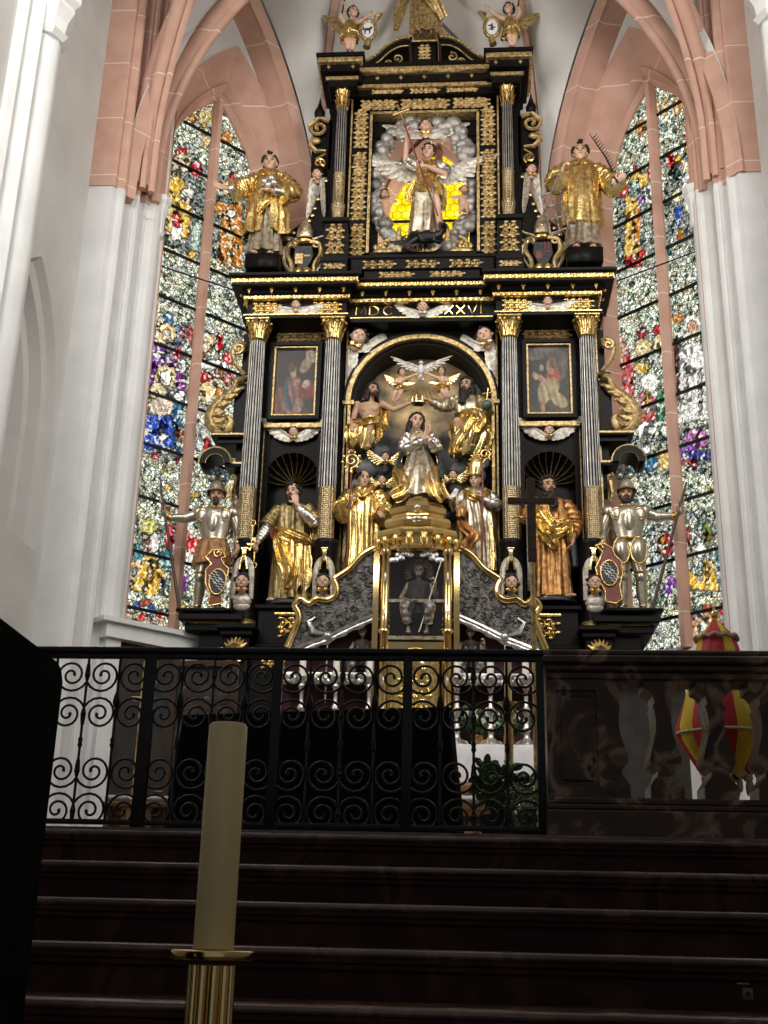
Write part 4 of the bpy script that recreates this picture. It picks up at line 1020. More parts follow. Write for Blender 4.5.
# ---- wing pieces at the flanks of the main storey
def curve(pts, n=8):
    pts = [V(p) for p in pts]; out = []
    for i in range(len(pts)-1):
        p0 = pts[max(0, i-1)]; p1 = pts[i]; p2 = pts[i+1]; p3 = pts[min(len(pts)-1, i+2)]
        for k in range(n):
            t = k/n; out.append(.5*((2*p1)+(p2-p0)*t+(2*p0-5*p1+4*p2-p3)*t*t+(3*p1-p0-3*p2+p3)*t*t*t))
    out.append(pts[-1]); return out
for s in (-1, 1):
    mb = MB(); X = lambda o: AC+s*o
    # upper S scroll
    pth = curve([(X(2.52), 14.75, 9.5), (X(2.60), 14.72, 9.52), (X(2.68), 14.7, 9.40), (X(2.66), 14.7, 9.22), (X(2.56), 14.72, 9.08), (X(2.5), 14.74, 9.02)])
    mb.tube(pth, [.035]*len(pth), 6); mb.tube([q+V((s*.02, -.03, 0)) for q in spiral(X(2.58), 9.40, 14.7, .02, .08, 0, 1.3*s)], .025, 6)
    mb.ell((X(2.54), 14.7, 9.42), .05, .05, .07, 8, 6)
    # acanthus leaf scroll
    pth = curve([(X(2.58), 14.72, 8.95), (X(2.66), 14.7, 8.72), (X(2.80), 14.69, 8.58), (X(2.90), 14.69, 8.42), (X(2.90), 14.7, 8.28), (X(2.8), 14.7, 8.16), (X(2.68), 14.7, 8.18), (X(2.64), 14.7, 8.29), (X(2.7), 14.7, 8.35), (X(2.76), 14.7, 8.3)])
    m = len(pth); mb.tube(pth, [(.035+.075*math.sin(PI*min(1, k/m*1.2)), .045) for k in range(m)], 8)
    for k in range(7):
        t = k/6; q = pth[int((m*.52)*t)+2]; inn = V((-s*(.14+.06*math.sin(PI*t)), -.02, .06-.02*t)); mb.tube([q, q+inn*.6+V((0, -.03, -.03)), q+inn+V((0, 0, .02))], [.045, .052, .014], 6)
        mb.ell(q+inn, .022, .022, .022, 6, 5)
    mb.tube([q+V((-s*.02, -.05, .0)) for q in pth[:int(m*.6)]], .012, 5)
    part('scroll_wing', mb, 'gold_dull')
    mb = MB(); mb.box(*sx(s, 2.40, 2.56), 14.8, BK, 7.3, 9.7); mb.box(*sx(s, 2.40, 2.88), 14.6, BK, 8.0, 8.06, .01); mb.box(*sx(s, 2.40, 2.80), 14.66, BK, 7.93, 8.0, .01); mb.box(*sx(s, 2.45, 2.62), 14.72, BK, 8.06, 9.0)
    o = [(X(2.79+.21*math.cos(a)), 7.60+.22*math.sin(a)) for a in [PI*k/16 for k in range(17)]]; i = [(X(2.79+.13*math.cos(a)), 7.60+.14*math.sin(a)) for a in [PI*k/16 for k in range(17)]]
    mb.ribbon(o, i, 14.55, 15.0); mb.ell((X(2.97), 14.75, 7.59), .045, .2, .045, 8, 6); mb.box(*sx(s, 2.42, 2.66), 14.6, 15.0, 7.56, 7.62, .01)
    fl = part('flank_board', mb, 'black_lacquer', smooth=False)
    mb = MB(); o2 = [(X(2.79+.225*math.cos(a)), 7.60+.235*math.sin(a)) for a in [PI*k/16 for k in range(17)]]; mb.tube([(x, 14.56, z) for x, z in o2], .013, 5)
    mb.tube([(x, 14.56, z) for x, z in i], .008, 5); mb.box(*sx(s, 2.40, 2.88), 14.585, 14.62, 8.03, 8.055); mb.box(*sx(s, 2.42, 2.64), 14.59, 14.62, 7.6, 7.625); mb.box(*sx(s, 2.52, 2.555), 14.785, 14.82, 6.6, 7.5)
    mb.tube(spiral(X(2.55), 7.44, 14.7, .01, .05, 0, 1.2*s), .015, 5); mb.tube([(X(2.55), 14.72, 7.38), (X(2.57), 14.7, 7.2), (X(2.53), 14.72, 7.05)], [.035, .03, .01], 6)
    mb.box(*sx(s, 2.45, 2.66), 14.7, 14.75, 8.86, 8.9, .01)
    obj('flank_gilding', mb, MAT['gold_dull'], fl)
# ---- attic
bl, gd = MB(), MB()
bl.box(AC-.82, AC+.82, 14.45, BK, 10.3, 10.52); bl.box(AC-.86, AC+.86, 14.42, BK, 10.50, 10.53, .01); bl.box(AC-1.02, AC+1.02, 14.52, BK, 10.5, 10.74); bl.box(AC-1.1, AC+1.1, 14.5, BK, 10.74, 10.80, .012)
for s in (-1, 1):
    x = AC+s*1.25
    bl.box(x-.19, x+.19, 14.38, BK, 10.3, 10.66); bl.box(x-.17, x+.17, 14.4, 15.0, 10.66, 11.3); bl.box(x-.2, x+.2, 14.36, 15.0, 11.28, 11.36, .012); bl.box(x-.2, x+.2, 14.37, 15.0, 10.62, 10.7, .012)
    orn(x-.12, x+.12, 10.74, 11.24, 14.39, .013, True); orn(x-.14, x+.14, 10.48, 10.6, 14.37, .011)
    bl.box(*sx(s, 1.05, 1.46), 14.8, BK, 10.6, 13.9)
    bl.box(*sx(s, .78, 1.11), 14.72, 14.98, 10.8, 13.72)
bl.box(AC-1.11, AC+1.11, 14.72, 14.98, 13.42, 13.72); bl.box(AC-1.11, AC+1.11, 14.72, 14.98, 10.78, 10.98)
for k in (-1, 0, 1): orn(AC+k*.62-.23, AC+k*.62+.23, 10.57, 10.71, 14.51, .012)
for k in (-1, 1): orn(AC+k*.36-.24, AC+k*.36+.24, 10.37, 10.48, 14.44, .011)
part('attic_frame', bl, 'black_lacquer', smooth=False); 
for s in (-1, 1):
    for z0, z1 in ((10.84, 11.45), (11.52, 12.72), (12.8, 13.5)): orn(*sx(s, .87, 1.06), z0, z1, 14.71, .013, True)
for x0, x1 in ((-.98, -.44), (-.36, .36), (.44, .98)): orn(AC+x0, AC+x1, 13.5, 13.68, 14.71, .013)
mb = MB()
for s in (-1, 1): mb.box(*sx(s, .79, .83), 14.69, 14.95, 10.96, 13.44); mb.box(*sx(s, 1.10, 1.125), 14.7, 14.75, 10.8, 13.72)
mb.box(AC-.83, AC+.83, 14.69, 14.95, 13.41, 13.45); mb.box(AC-1.11, AC+1.11, 14.7, 14.75, 13.715, 13.735)
part('attic_moulding', mb, 'gold_dull', smooth=False)
for s in (-1, 1):
    x = AC+s*1.25; y = 14.58
    mb = MB(); fluted(mb, .082, .074, 12.2, 13.44, x, y, 14); uc = obj('attic_column', mb, [MAT['black_lacquer'], MAT['silver_flute']], alt, smooth=False)
    mb = MB(); mb.lathe([(.098, 11.36), (.105, 11.4), (.09, 11.44), (.085, 11.52), (.1, 11.66), (.104, 11.7), (.085, 11.72), (.086, 12.0), (.086, 12.2), (.092, 12.22), (.08, 12.25)], x, y, 24); obj('gilt_sleeve', mb, MAT['gold_scales'], uc)
    mb = MB(); capital(mb, x, y, 13.42, .4, .082); obj('capital', mb, MAT['gold'], uc)
# upper entablature
bl, gd = MB(), MB()
bl.box(AC-1.4, AC+1.4, 14.62, BK, 13.7, 13.82); bl.box(AC-1.35, AC+1.35, 14.52, BK, 13.86, 14.0, .01); bl.box(AC-1.35, AC+1.35, 14.38, BK, 14.06, 14.12, .012)
gd.box(AC-1.35, AC+1.35, 14.55, BK, 13.80, 13.86, .012); gd.box(AC-1.3, AC+1.3, 14.41, BK, 13.985, 14.065, .015)
beads(gd, AC-1.3, AC+1.3, 14.41, 14.02, .02, .07, .03); beads(gd, AC-1.3, AC+1.3, 14.55, 13.83, .014, .06, .02)
for k in range(-2, 3): gd.ell((AC+k*.36, 14.5, 13.92), .035, .03, .022, 6, 5); gd.ell((AC+k*.36, 14.5, 13.92), .018, .03, .04, 6, 5)
for s in (-1, 1):
    bl.box(*sx(s, .95, 1.52), 14.44, BK, 13.82, 14.02); bl.box(*sx(s, .9, 1.64), 14.22, BK, 14.14, 14.2, .012); bl.box(*sx(s, 1.02, 1.46), 14.42, BK, 13.72, 13.82, .01); bl.box(*sx(s, .98, 1.58), 14.34, BK, 13.94, 14.08)
    gd.box(*sx(s, 1.0, 1.5), 14.4, BK, 13.84, 13.90, .012); gd.box(*sx(s, .93, 1.62), 14.26, BK, 14.06, 14.145, .015)
    X0, X1 = sx(s, .93, 1.62); beads(gd, X0, X1, 14.26, 14.1, .02, .07, .03); beads_y(gd, AC+s*1.62, 14.3, 14.9, 14.1, .02, .07, .03)
    for q in (1.08, 1.45): gd.ell((AC+s*q, 14.32, 14.0), .035, .03, .022, 6, 5); gd.ell((AC+s*q, 14.32, 14.0), .018, .03, .04, 6, 5)
for x0, x1 in ((-.80, -.34), (-.22, .22), (.34, .80)): orn(AC+x0, AC+x1, 13.71, 13.795, 14.61, .01)
part('attic_entablature', bl, 'black_lacquer', smooth=False); part('attic_gilt_cornice', gd, 'gold_dull', ang=35)
# broken pediment and pedestal of the crowning figure
for s in (-1, 1):
    X = lambda o: AC+s*o
    pth = curve([(X(.98), 14.45, 14.14), (X(.80), 14.45, 14.30), (X(.58), 14.45, 14.52), (X(.36), 14.45, 14.64), (X(.2), 14.45, 14.66)])
    low = curve([(X(.90), 14.45, 14.1), (X(.72), 14.45, 14.18), (X(.55), 14.45, 14.36), (X(.40), 14.45, 14.46), (X(.25), 14.45, 14.48)])
    mb = MB(); mb.ribbon([(q.x, q.z) for q in pth], [(q.x, q.z) for q in low], 14.46, BK); pe = part('pediment_scroll', mb, 'black_lacquer', smooth=False)
    mb = MB(); mid_ = [(a+b)/2 for a, b in zip(pth, low)]
    mb.tube([q+V((0, -.01, .045)) for q in mid_], [(.02, .035)]*len(mid_), 6); 
    for k in range(2, len(mid_)-1, 2): mb.ell(mid_[k]+V((0, -.03, .045)), .02, .02, .028, 6, 5)
    mb.tube([q+V((0, -.0, -.005)) for q in low], .012, 5); mb.tube(spiral(X(.42), 14.28, 14.5, .01, .09, 0, 1.3*s), .016, 5); mb.tube(spiral(X(.55), 14.2, 14.5, .01, .06, 2, -1.3*s), .013, 5)
    obj('pediment_gilding', mb, MAT['gold_dull'], pe)
mb = MB(); mb.box(AC-.17, AC+.17, 14.4, 15.0, 14.1, 14.46); mb.box(AC-.2, AC+.2, 14.36, 15.05, 14.44, 14.52, .012); top_ped = part('crown_pedestal', mb, 'black_lacquer', smooth=False)
mb = MB(); filigree(mb, AC-.09, AC+.09, 14.16, 14.42, 14.39, .012, True); mb.box(AC-.2, AC+.2, 14.35, 14.38, 14.465, 14.50, .008); obj('pedestal_gilding', mb, MAT['gold_dull'], top_ped)
# attic flanks: volute boards, scrolls with finials, herm children
for s in (-1, 1):
    X = lambda o: AC+s*o
    outl = curve([(X(1.42), 14.9, 10.36), (X(2.0), 14.9, 10.34), (X(2.18), 14.9, 10.66), (X(2.16), 14.9, 11.02), (X(2.02), 14.9, 11.34), (X(1.84), 14.9, 11.52), (X(1.70), 14.9, 11.66), (X(1.62), 14.9, 11.9), (X(1.5), 14.9, 12.25), (X(1.42), 14.9, 12.45)], 6)
    pts = [(q.x, q.z) for q in outl]
    mb = MB(); mb.prism(pts, 14.78, 15.0); vb = part('volute_board', mb, 'black_lacquer', smooth=False)
    mb = MB()
    for k in range(8, len(outl)-4, 3):
        q = outl[k]; d = (outl[k+1]-outl[k-1]).normalized(); nn = V((d.z, 0, -d.x))*(s if False else 1)
        c = q+(V((X(1.5), 14.9, 10.9))-q).normalized()*.06; mb.ell((c.x, 14.77, c.z), .033, .012, .033, 7, 5)
    for k in range(6): mb.ell((X(1.455), 14.77, 10.9+.14*k), .02, .012, .03, 7, 5)
    obj('gilt_studs', mb, MAT['gold_bright'], vb)
    mb = MB(); mb.tube(spiral(X(1.62), 13.22, 14.75, .02, .16, -PI/2, 1.5*s), [.03]*21, 6); mb.tube([(X(1.47), 14.78, 13.36), (X(1.62), 14.74, 13.4), (X(1.77), 14.75, 13.25)], .04, 6); mb.ell((X(1.66), 14.75, 12.98), .09, .05, .06, 8, 6); mb.tube([(X(1.7), 14.75, 13.05), (X(1.74), 14.75, 12.9), (X(1.64), 14.76, 12.8), (X(1.5), 14.78, 12.82)], [.03, .05, .04, .02], 6)
    part('attic_scroll', mb, 'gold_dull')
    mb = MB(); mb.lathe([(.02, 13.36), (.07, 13.42), (.085, 13.5), (.05, 13.58), (.02, 13.68), (.004, 13.78)], X(1.62), 14.75, 10); mb.box(*sx(s, 1.42, 1.72), 14.8, 15.0, 12.5, 13.4); part('finial', mb, 'black_lacquer')
    cherub(X(1.60), 14.68, 12.32, .085, [((s*.07, .03, -.46), (s*.05, 0, -.25), dict(n=7, w=.32, length=.85)), ((-s*.05, .03, -.46), (-s*.05, 0, -.25), dict(n=7, w=.32, length=.85))], rot=.25*s, seed=50+s, name='herm_child')
    mb = MB(); mb.tube(spiral(X(1.58), 12.56, 14.72, .015, .09, PI/2, 1.4*s), .018, 5); mb.tube([(X(1.5), 14.74, 12.74), (X(1.62), 14.7, 12.62), (X(1.52), 14.72, 12.5)], .02, 5); part('herm_scroll', mb, 'gold')
    # cartouche with mitre and quartered arms
    cx = X(1.73); cz = 10.87; cy2 = 14.66
    mb = MB()
    for q in (-1, 1):
        pth = curve([(cx+q*.03, cy2, cz-.36), (cx+q*.16, cy2, cz-.3), (cx+q*.17, cy2, cz-.12), (cx+q*.25, cy2, cz+.05), (cx+q*.22, cy2, cz+.22), (cx+q*.08, cy2, cz+.26)])
        mb.tube(pth, [(.045, .05)]*len(pth), 7); mb.tube(spiral(cx+q*.17, cz+.2, cy2-.03, .01, .06, 0, 1.2*q), .018, 5)
    cart = part('cartouche', mb, 'gold_dull')
    mb = MB(); mb.ell((cx-.06, cy2-.05, cz-.28), .08, .06, .1, 8, 6); mb.ell((cx+.06, cy2-.05, cz-.28), .08, .06, .1, 8, 6); mb.ell((cx, cy2, cz+.28), .13, .07, .06, 10, 6); obj('cartouche_gilding', mb, MAT['gold'], cart)
    mb = MB()
    for q in (-1, 1):
        pth = curve([(cx+q*.2, cy2-.01, cz+.2), (cx+q*.29, cy2, cz+.1), (cx+q*.28, cy2, cz-.08), (cx+q*.2, cy2, cz-.24)]); mb.tube(pth, [(.03, .04)]*len(pth), 7)
        mb.tube([(cx+q*.12, cy2, cz+.3), (cx+q*.28, cy2, cz+.36)], [.03, .02], 6)
    obj('side_leaves', mb, MAT['silver_gilt'], cart)
    sh_ = [(cx-.12, cz+.16), (cx+.12, cz+.16), (cx+.14, cz-.02), (cx+.08, cz-.16), (cx, cz-.24), (cx-.08, cz-.16), (cx-.14, cz-.02)]
    mb = MB(); mb.prism(sh_, cy2-.06, cy2); obj('shield', mb, MAT['charcoal'], cart, smooth=False)
    mb = MB(); mb.box(cx-.115, cx-.005, cy2-.068, cy2-.05, cz-.06-.08, cz+.03) if s < 0 else [mb.box(cx+.02+.045*k-.0, cx+.04+.045*k, cy2-.068, cy2-.05, cz+.04, cz+.15) for k in range(2)] and mb.box(cx-.1, cx-.02, cy2-.068, cy2-.05, cz-.12, cz+.0)
    mb.box(cx+.01, cx+.1, cy2-.068, cy2-.05, cz-.02, cz+.005); obj('quartering', mb, MAT['gold_dull' if s < 0 else 'heraldic_red'], cart, smooth=False)
    mb = MB(); mb.lathe([(.10, cz+.30), (.125, cz+.36), (.12, cz+.45), (.075, cz+.56), (.01, cz+.66)], cx, cy2, 14, 1, .6); obj('mitre', mb, MAT['silver_gilt'], cart)
    mb = MB(); mb.ell((cx, cy2-.07, cz+.44), .022, .015, .022, 7, 5); mb.tube([(cx-.11, cy2-.05, cz+.32), (cx, cy2-.08, cz+.31), (cx+.11, cy2-.05, cz+.32)], .018, 6); obj('mitre_jewel', mb, MAT['gold_bright'], cart)
# ring of silver clouds round the opening onto the yellow window
g = random.Random(3); mb = MB()
def ringpt(a): # superellipse of the opening
    c, s_ = math.cos(a), math.sin(a); return (math.copysign(abs(c)**.6, c), math.copysign(abs(s_)**.7, s_))
for k in range(230):
    a = g.uniform(0, 2*PI); u, w = ringpt(a); f = g.uniform(1.0, 1.24) if math.sin(a) > -.5 else g.uniform(.96, 1.12)
    r = g.uniform(.05, .115)
    mb.ell((AC+.62*u*f, 14.86+g.uniform(-.05, .06), 12.17+1.0*w*f), r*g.uniform(.9, 1.3), r*.8, r, 9, 7)
part('cloud_ring', mb, 'cloud_silver', label='ring of silver clouds around the yellow light')
mb = MB(); mb.box(AC-.79, AC+.79, 14.88, 14.96, 13.12, 13.44)
for s in (-1, 1): mb.box(*sx(s, .68, .8), 14.9, 14.96, 11.0, 13.3)
mb.box(AC-.30, AC+.30, 14.8, 14.97, 10.98, 11.26); part('opening_board', mb, 'black_niche', smooth=False)
mb = MB()
for s in (-1, 1):
    mb.tube(spiral(AC+s*.52, 11.12, 14.80, .03, .16, 0, 1.4*s), .035, 6); mb.tube([(AC+s*.34, 14.84, 10.99), (AC+s*.36, 14.8, 11.2), (AC+s*.36, 14.8, 11.45)], [.05, .06, .02], 6); mb.ell((AC+s*.55, 14.8, 11.03), .2, .05, .07, 10, 6)
    for k in range(5): mb.ell((AC+s*(.42+.07*k), 14.78, 11.22-.03*k), .035, .03, .05, 7, 5)
for k in range(-3, 4): mb.tube([(AC+k*.03, 14.76, 10.99), (AC+k*.07, 14.74, 11.04), (AC+k*.075, 14.74, 11.12-.018*abs(k))], [.02, .03, .01], 5)
part('opening_foliage', mb, 'gold_dull')
cherub(AC+.02, 14.76, 13.2, .105, [((.42, .02, .12), (.1, 0, -.16), dict(n=9, w=.26, length=.9)), ((-.42, .02, .12), (-.1, 0, -.16), dict(n=9, w=.26, length=.9))], seed=61, collar='gold')
for s, (dx, dz) in ((-1, (-.58, 12.0)), (1, (.60, 12.05))): # tiny putti among the clouds
    H, hr, ey = MB(), MB(), MB(); face_head(H, hr, ey, (AC+dx, 14.76, dz), .07, seed=70+s)
    H.ell((AC+dx+s*-.02, 14.8, dz-.17), .075, .06, .12, 10, 8); H.cap((AC+dx-.05, 14.78, dz-.1), (AC+dx-s*.17, 14.74, dz-.14), .03, .022, 8); H.cap((AC+dx, 14.78, dz-.25), (AC+dx-s*.06, 14.74, dz-.4), .04, .026, 8); H.cap((AC+dx+.03, 14.78, dz-.25), (AC+dx+.05, 14.74, dz-.4), .04, .026, 8)
    o = part('cloud_putto', H, 'flesh_dark'); obj('hair', hr, MAT['hair_brown'], o); obj('eyes', ey, MAT['eye'], o)
# cloud bank of the coronation group inside the arch
g = random.Random(11); mb = MB()
for k in range(120):
    s = g.choice((-1, 1)); x = g.uniform(.28, .92); z = g.uniform(6.3, 8.05 if x > .5 else 7.4); r = g.uniform(.09, .17)
    if z > 7.95-.1*(x > .8): continue
    mb.ell((AC+s*x, 15.0+g.uniform(-.12, .12), z), r, r*.75, r*.85, 9, 7)
for k in range(24): mb.ell((AC+g.uniform(-.35, .35), 14.85+g.uniform(-.1, .15), 7.0+g.uniform(-.15, .08)), .15, .12, .1, 9, 7)
part('cloud_bank', mb, 'cloud_grey', label='dark grey cloud bank under the crowning group')
for (px_, py_, sd) in ((385.5, 457, 1), (382, 480, 2), (453, 475, 3)):
    w = P(px_, py_, 14.72); cherub(w.x, 14.72, w.z, .062, [((.16, .0, .12), (.14, 0, -.10), dict(n=7, w=.2, length=1.0)), ((-.16, .0, .12), (-.14, 0, -.10), dict(n=7, w=.2, length=1.0))], m_wing='gold_bright', seed=80+sd, collar='gold_bright')

# ---- paintings in the side bays
def painting(s, label, cols, shapes):
    xc = AC+s*1.78; y = 14.75
    t = thing('painting', label, 'painting', (xc, y+.05, 8.31), 'framed panel paintings')
    mb = MB(); fr = .06
    for a in ((xc-.37, xc-.31, 8.31, 9.53), (xc+.31, xc+.37, 8.31, 9.53)): mb.box(a[0], a[1], y-.04, y+.06, a[2], a[3], .012)
    mb.box(xc-.31, xc+.31, y-.04, y+.06, 9.46, 9.53, .012); mb.box(xc-.31, xc+.31, y-.04, y+.06, 8.31, 8.38, .012); obj('frame', mb, MAT['black_lacquer'], t, smooth=False)
    mb = MB()
    for a in ((xc-.31, xc-.285, 8.38, 9.46), (xc+.285, xc+.31, 8.38, 9.46)): mb.box(a[0], a[1], y-.02, y+.05, a[2], a[3], .005)
    mb.box(xc-.285, xc+.285, y-.02, y+.05, 9.435, 9.46, .005); mb.box(xc-.285, xc+.285, y-.02, y+.05, 8.38, 8.405, .005); obj('gilt_slip', mb, MAT['gold_dull'], t, smooth=False)
    # painted panel: grid with a colour attribute, figures painted in broad patches
    nx, nz = 57, 103; vs, cs, fs = [], [], []; gg = random.Random(5+s)
    for j in range(nz+1):
        for i in range(nx+1):
            u, w = -1+2*i/nx, j/nz; vs.append(V((xc+.285*u, y+.03, 8.405+1.03*w)))
            c, k = cols, 1.0
            for (cx, cz, rx, rz, col, rot) in shapes:
                du, dw = u-cx, (w-cz)*1.8; ca, sa = math.cos(rot), math.sin(rot); a, b2 = (du*ca+dw*sa)/rx, (-du*sa+dw*ca)/rz
                d = a*a+b2*b2
                if d < 1: f = min(1, (1-d)*3.0); sh_ = .9+.2*math.sin(5*a+3*b2)+.15*math.sin(23*u+17*w); c = tuple(c[q]*(1-f)+col[q]*sh_*f for q in range(3))
            cs.append((*c, 1))
    for j in range(nz):
        for i in range(nx): a = j*(nx+1)+i; fs.append((a, a+1, a+nx+2, a+nx+1))
    m2 = MB(); m2.v = vs; m2.f = fs; m2.m = [0]*len(fs); o = obj('canvas', m2, MAT['oil_paint'], t, smooth=False)
    ca = o.data.attributes.new('paint', 'FLOAT_COLOR', 'POINT'); ca.data.foreach_set('color', [c for q in cs for c in q])
def oil():
    m, nt, b = nodes('oil_paint'); b.inputs['Roughness'].default_value = .45
    at = N(nt, 'ShaderNodeAttribute', attribute_name='paint'); n = N(nt, 'ShaderNodeTexNoise'); n.inputs['Scale'].default_value = 14; n.inputs['Detail'].default_value = 5; nt.links.new(coords(nt), n.inputs['Vector'])
    r = ramp(nt, n.outputs['Fac'], [(.35, (.7, .7, .7)), (.68, (1.25, 1.25, 1.25))]); k = N(nt, 'ShaderNodeMix', data_type='RGBA', blend_type='MULTIPLY'); k.inputs['Factor'].default_value = 1
    nt.links.new(at.outputs['Color'], k.inputs[6]); nt.links.new(r.outputs[0], k.inputs[7]); nt.links.new(k.outputs[2], b.inputs['Base Color'])
oil()
painting(-1, 'dark framed painting of a person in a blue mantle kneeling at an open book', (.025, .018, .015),
 [(-.1, .12, 1.2, .3, (.05, .03, .022), 0), (-.7, .2, .35, .45, (.16, .05, .03), 0), (.62, .38, .55, .28, (.20, .03, .025), 0), (-.05, .16, .55, .3, (.26, .15, .10), 0), (-.25, .32, .35, .5, (.05, .075, .085), .2), (-.05, .42, .3, .42, (.20, .10, .08), .1), (.1, .5, .2, .1, (.32, .17, .12), .3), (.55, .47, .22, .12, (.45, .36, .28), .2), (-.12, .66, .17, .2, (.40, .24, .15), 0), (-.2, .72, .2, .15, (.10, .05, .03), 0), (.5, .76, .36, .2, (.24, .18, .12), .5), (.75, .90, .3, .2, (.34, .27, .2), -.3)])
painting(1, 'dark framed painting of a seated angel in red bodice and yellow skirt', (.03, .026, .024),
 [(-.3, .93, .9, .2, (.12, .10, .09), .2), (.5, .86, .6, .18, (.07, .06, .055), 0), (0, .08, 1.1, .25, (.06, .04, .03), 0), (.62, .66, .25, .4, (.12, .085, .06), -.5), (.2, .53, .36, .32, (.34, .07, .045), .1), (.0, .36, .55, .3, (.38, .30, .15), .3), (.45, .2, .45, .2, (.40, .30, .17), -.3), (-.3, .3, .28, .35, (.36, .29, .15), 0), (-.35, .12, .12, .25, (.38, .2, .13), .2), (-.3, .5, .42, .09, (.42, .26, .17), -.4), (-.68, .56, .16, .1, (.42, .27, .18), -.5), (.08, .7, .2, .22, (.40, .23, .14), 0), (.2, .75, .22, .17, (.16, .08, .04), 0), (-.35, .68, .12, .1, (.28, .25, .21), 0)])
# ================================================================== CARVED FIGURES
def rot_to(a, b): return V(a).rotation_difference(V(b)).to_matrix()
class Fig:
    """carved figure of height 1 facing -y (towards the nave), scaled to H metres"""
    def __init__(s, name, label, cat, base, H, rz=0.0, group=None, voxel=.0052, seed=1):
        s.t = thing(name, label, cat, base, group); s.g = random.Random(seed); s.vox = voxel
        s.T = M.Translation(base) @ M.Rotation(rz, 4, 'Z') @ M.Scale(H, 4); s.b = MB(); s.parts = {}; s.subs = {}
    def mb(s, nm, mt, parent=None, uniq=0):
        k = (nm, mt, uniq)
        if k not in s.parts: s.parts[k] = (MB(), parent)
        return s.parts[k][0]
    def finish(s, skin='flesh', bodyname='body'):
        f = fuse(s.b, s.vox)
        m = MB(); m.merge(f, s.T); s.body = obj(bodyname, m, MAT[skin], s.t)
        made = {}
        for (nm, mt, un), (b, par) in s.parts.items():
            if not b.f: continue
            m = MB(); m.merge(b, s.T); o = obj(nm, m, MAT[mt], made.get(par, s.t) if par else s.t, ang=65); made[nm] = o
        return s.t
    # ---- anatomy
    def torso(s, pel=(0, 0, .52), chest=(0, 0, .725), neck=(0, -.005, .83), w=1.0):
        pel, chest, neck = V(pel), V(chest), V(neck); b = s.b; mid = pel.lerp(chest, .5)
        b.ell(pel, .088*w, .064, .07); b.ell(mid, .078*w, .056, .10); b.ell(chest, .105*w, .066, .10); b.ell(chest+V((0, 0, .05)), .115*w, .05, .05)
        b.ell(chest+V((-.045, -.045, .005)), .045, .025, .04); b.ell(chest+V((.045, -.045, .005)), .045, .025, .04); b.cap(mid, chest, .066, .075)
        s.neck = neck
    def head(s, c, yaw=0, pitch=0, roll=0, k=1.0, hair='short', hairm='hair_brown', beard=None, neck=None, child=False):
        c = V(c); A = M.Translation(c) @ M.Rotation(yaw, 4, 'Z') @ M.Rotation(roll, 4, 'Y') @ M.Rotation(pitch, 4, 'X') @ M.Scale(k, 4); s.A = A
        b = s.b; g = s.g
        b.ell((0, .008, .014), .052, .064, .058, 14, 10, A); b.ell((0, -.018, -.028), .038, .042, .042, 12, 9, A); b.ell((0, -.034, -.056), .018, .017, .014, 8, 6, A)
        b.cap(A @ V((0, -.056, .010)), A @ V((0, -.070, -.014)), .0075*k, .0115*k, 8); b.ell((0, -.052, .022), .032, .010, .008, 8, 6, A); b.ell((.026, -.042, -.016), .014, .012, .014, 8, 6, A); b.ell((-.026, -.042, -.016), .014, .012, .014, 8, 6, A)
        b.ell((0, -.056, -.034), .015, .009, .0065, 8, 6, A)
        for q in (-1, 1): b.ell((q*.053, .008, 0), .008, .014, .019, 8, 6, A)
        if neck is not None: b.cap(V(neck), A @ V((0, .012, -.035)), .033, .030)
        for q in (-1, 1): e = s.mb('eye', 'eye', None, q); e.ell((q*.021, -.0525, .006), .0095, .005, .0048, 8, 6, A); e.tube([A @ V((q*.034, -.047, .020)), A @ V((q*.022, -.058, .0245)), A @ V((q*.010, -.059, .021))], .0028*k, 5)
        s.mb('lips', 'lip').ell((0, -.064, -.036), .0125, .004, .0035, 8, 6, A)
        if hair: s.hair(hair, hairm)
        if beard: s.beard(beard, hairm)
    def hair(s, style, m):
        h = s.mb('hair', m); A = s.A; g = s.g
        def curl(d, r, o=1.0): h.ell((d.x*.055*o, d.y*.066*o+.010, d.z*.060*o+.018), r, r, r*.85, 7, 5, A)
        if style == 'tonsure' or style == 'fringe':
            for k in range(90):
                a = g.uniform(0, 2*PI); z = g.uniform(-.25, .5); d = V((math.cos(a)*math.sqrt(1-z*z), math.sin(a)*math.sqrt(1-z*z), z))
                if d.y < -.62 or (d.y < -.25 and z < .05): continue
                curl(d, g.uniform(.011, .017))
            if style == 'fringe':
                for k in range(14): h.ell((g.uniform(-.014, .014), -.048+g.uniform(-.008, .01), .064+g.uniform(-.008, .010)), .011, .010, .010, 7, 5, A)
            return
        h.ell((0, .022, .030), .056, .062, .055, 14, 10, A)
        n = 120 if style != 'long' else 170
        for k in range(n):
            a = g.uniform(0, 2*PI); z = g.uniform(-.45 if style == 'short' else -.7, 1.0); d = V((math.cos(a)*math.sqrt(1-z*z), math.sin(a)*math.sqrt(1-z*z), z))
            if d.y < -.30 and z < .62: continue
            if d.y < -.72 and z < .8: continue
            curl(d, g.uniform(.012, .019))
        if style == 'long':
            for q in (-1, 1):
                for k in range(3):
                    x0 = q*(.050+.004*k); pts = [A @ V((x0, -.01+.02*k, .0)), A @ V((x0*1.12, .0+.02*k, -.045)), A @ V((x0*1.15, .0+.02*k, -.085)), A @ V((x0*1.25, -.012+.02*k, -.115))]
                    h.tube(pts, [.015, .018, .016, .006], 7)
            for k in range(40):
                q = g.choice((-1, 1)); z = g.uniform(-.11, 0); h.ell((q*g.uniform(.040, .064), g.uniform(0, .05), z), .013, .013, .016, 6, 5, A)
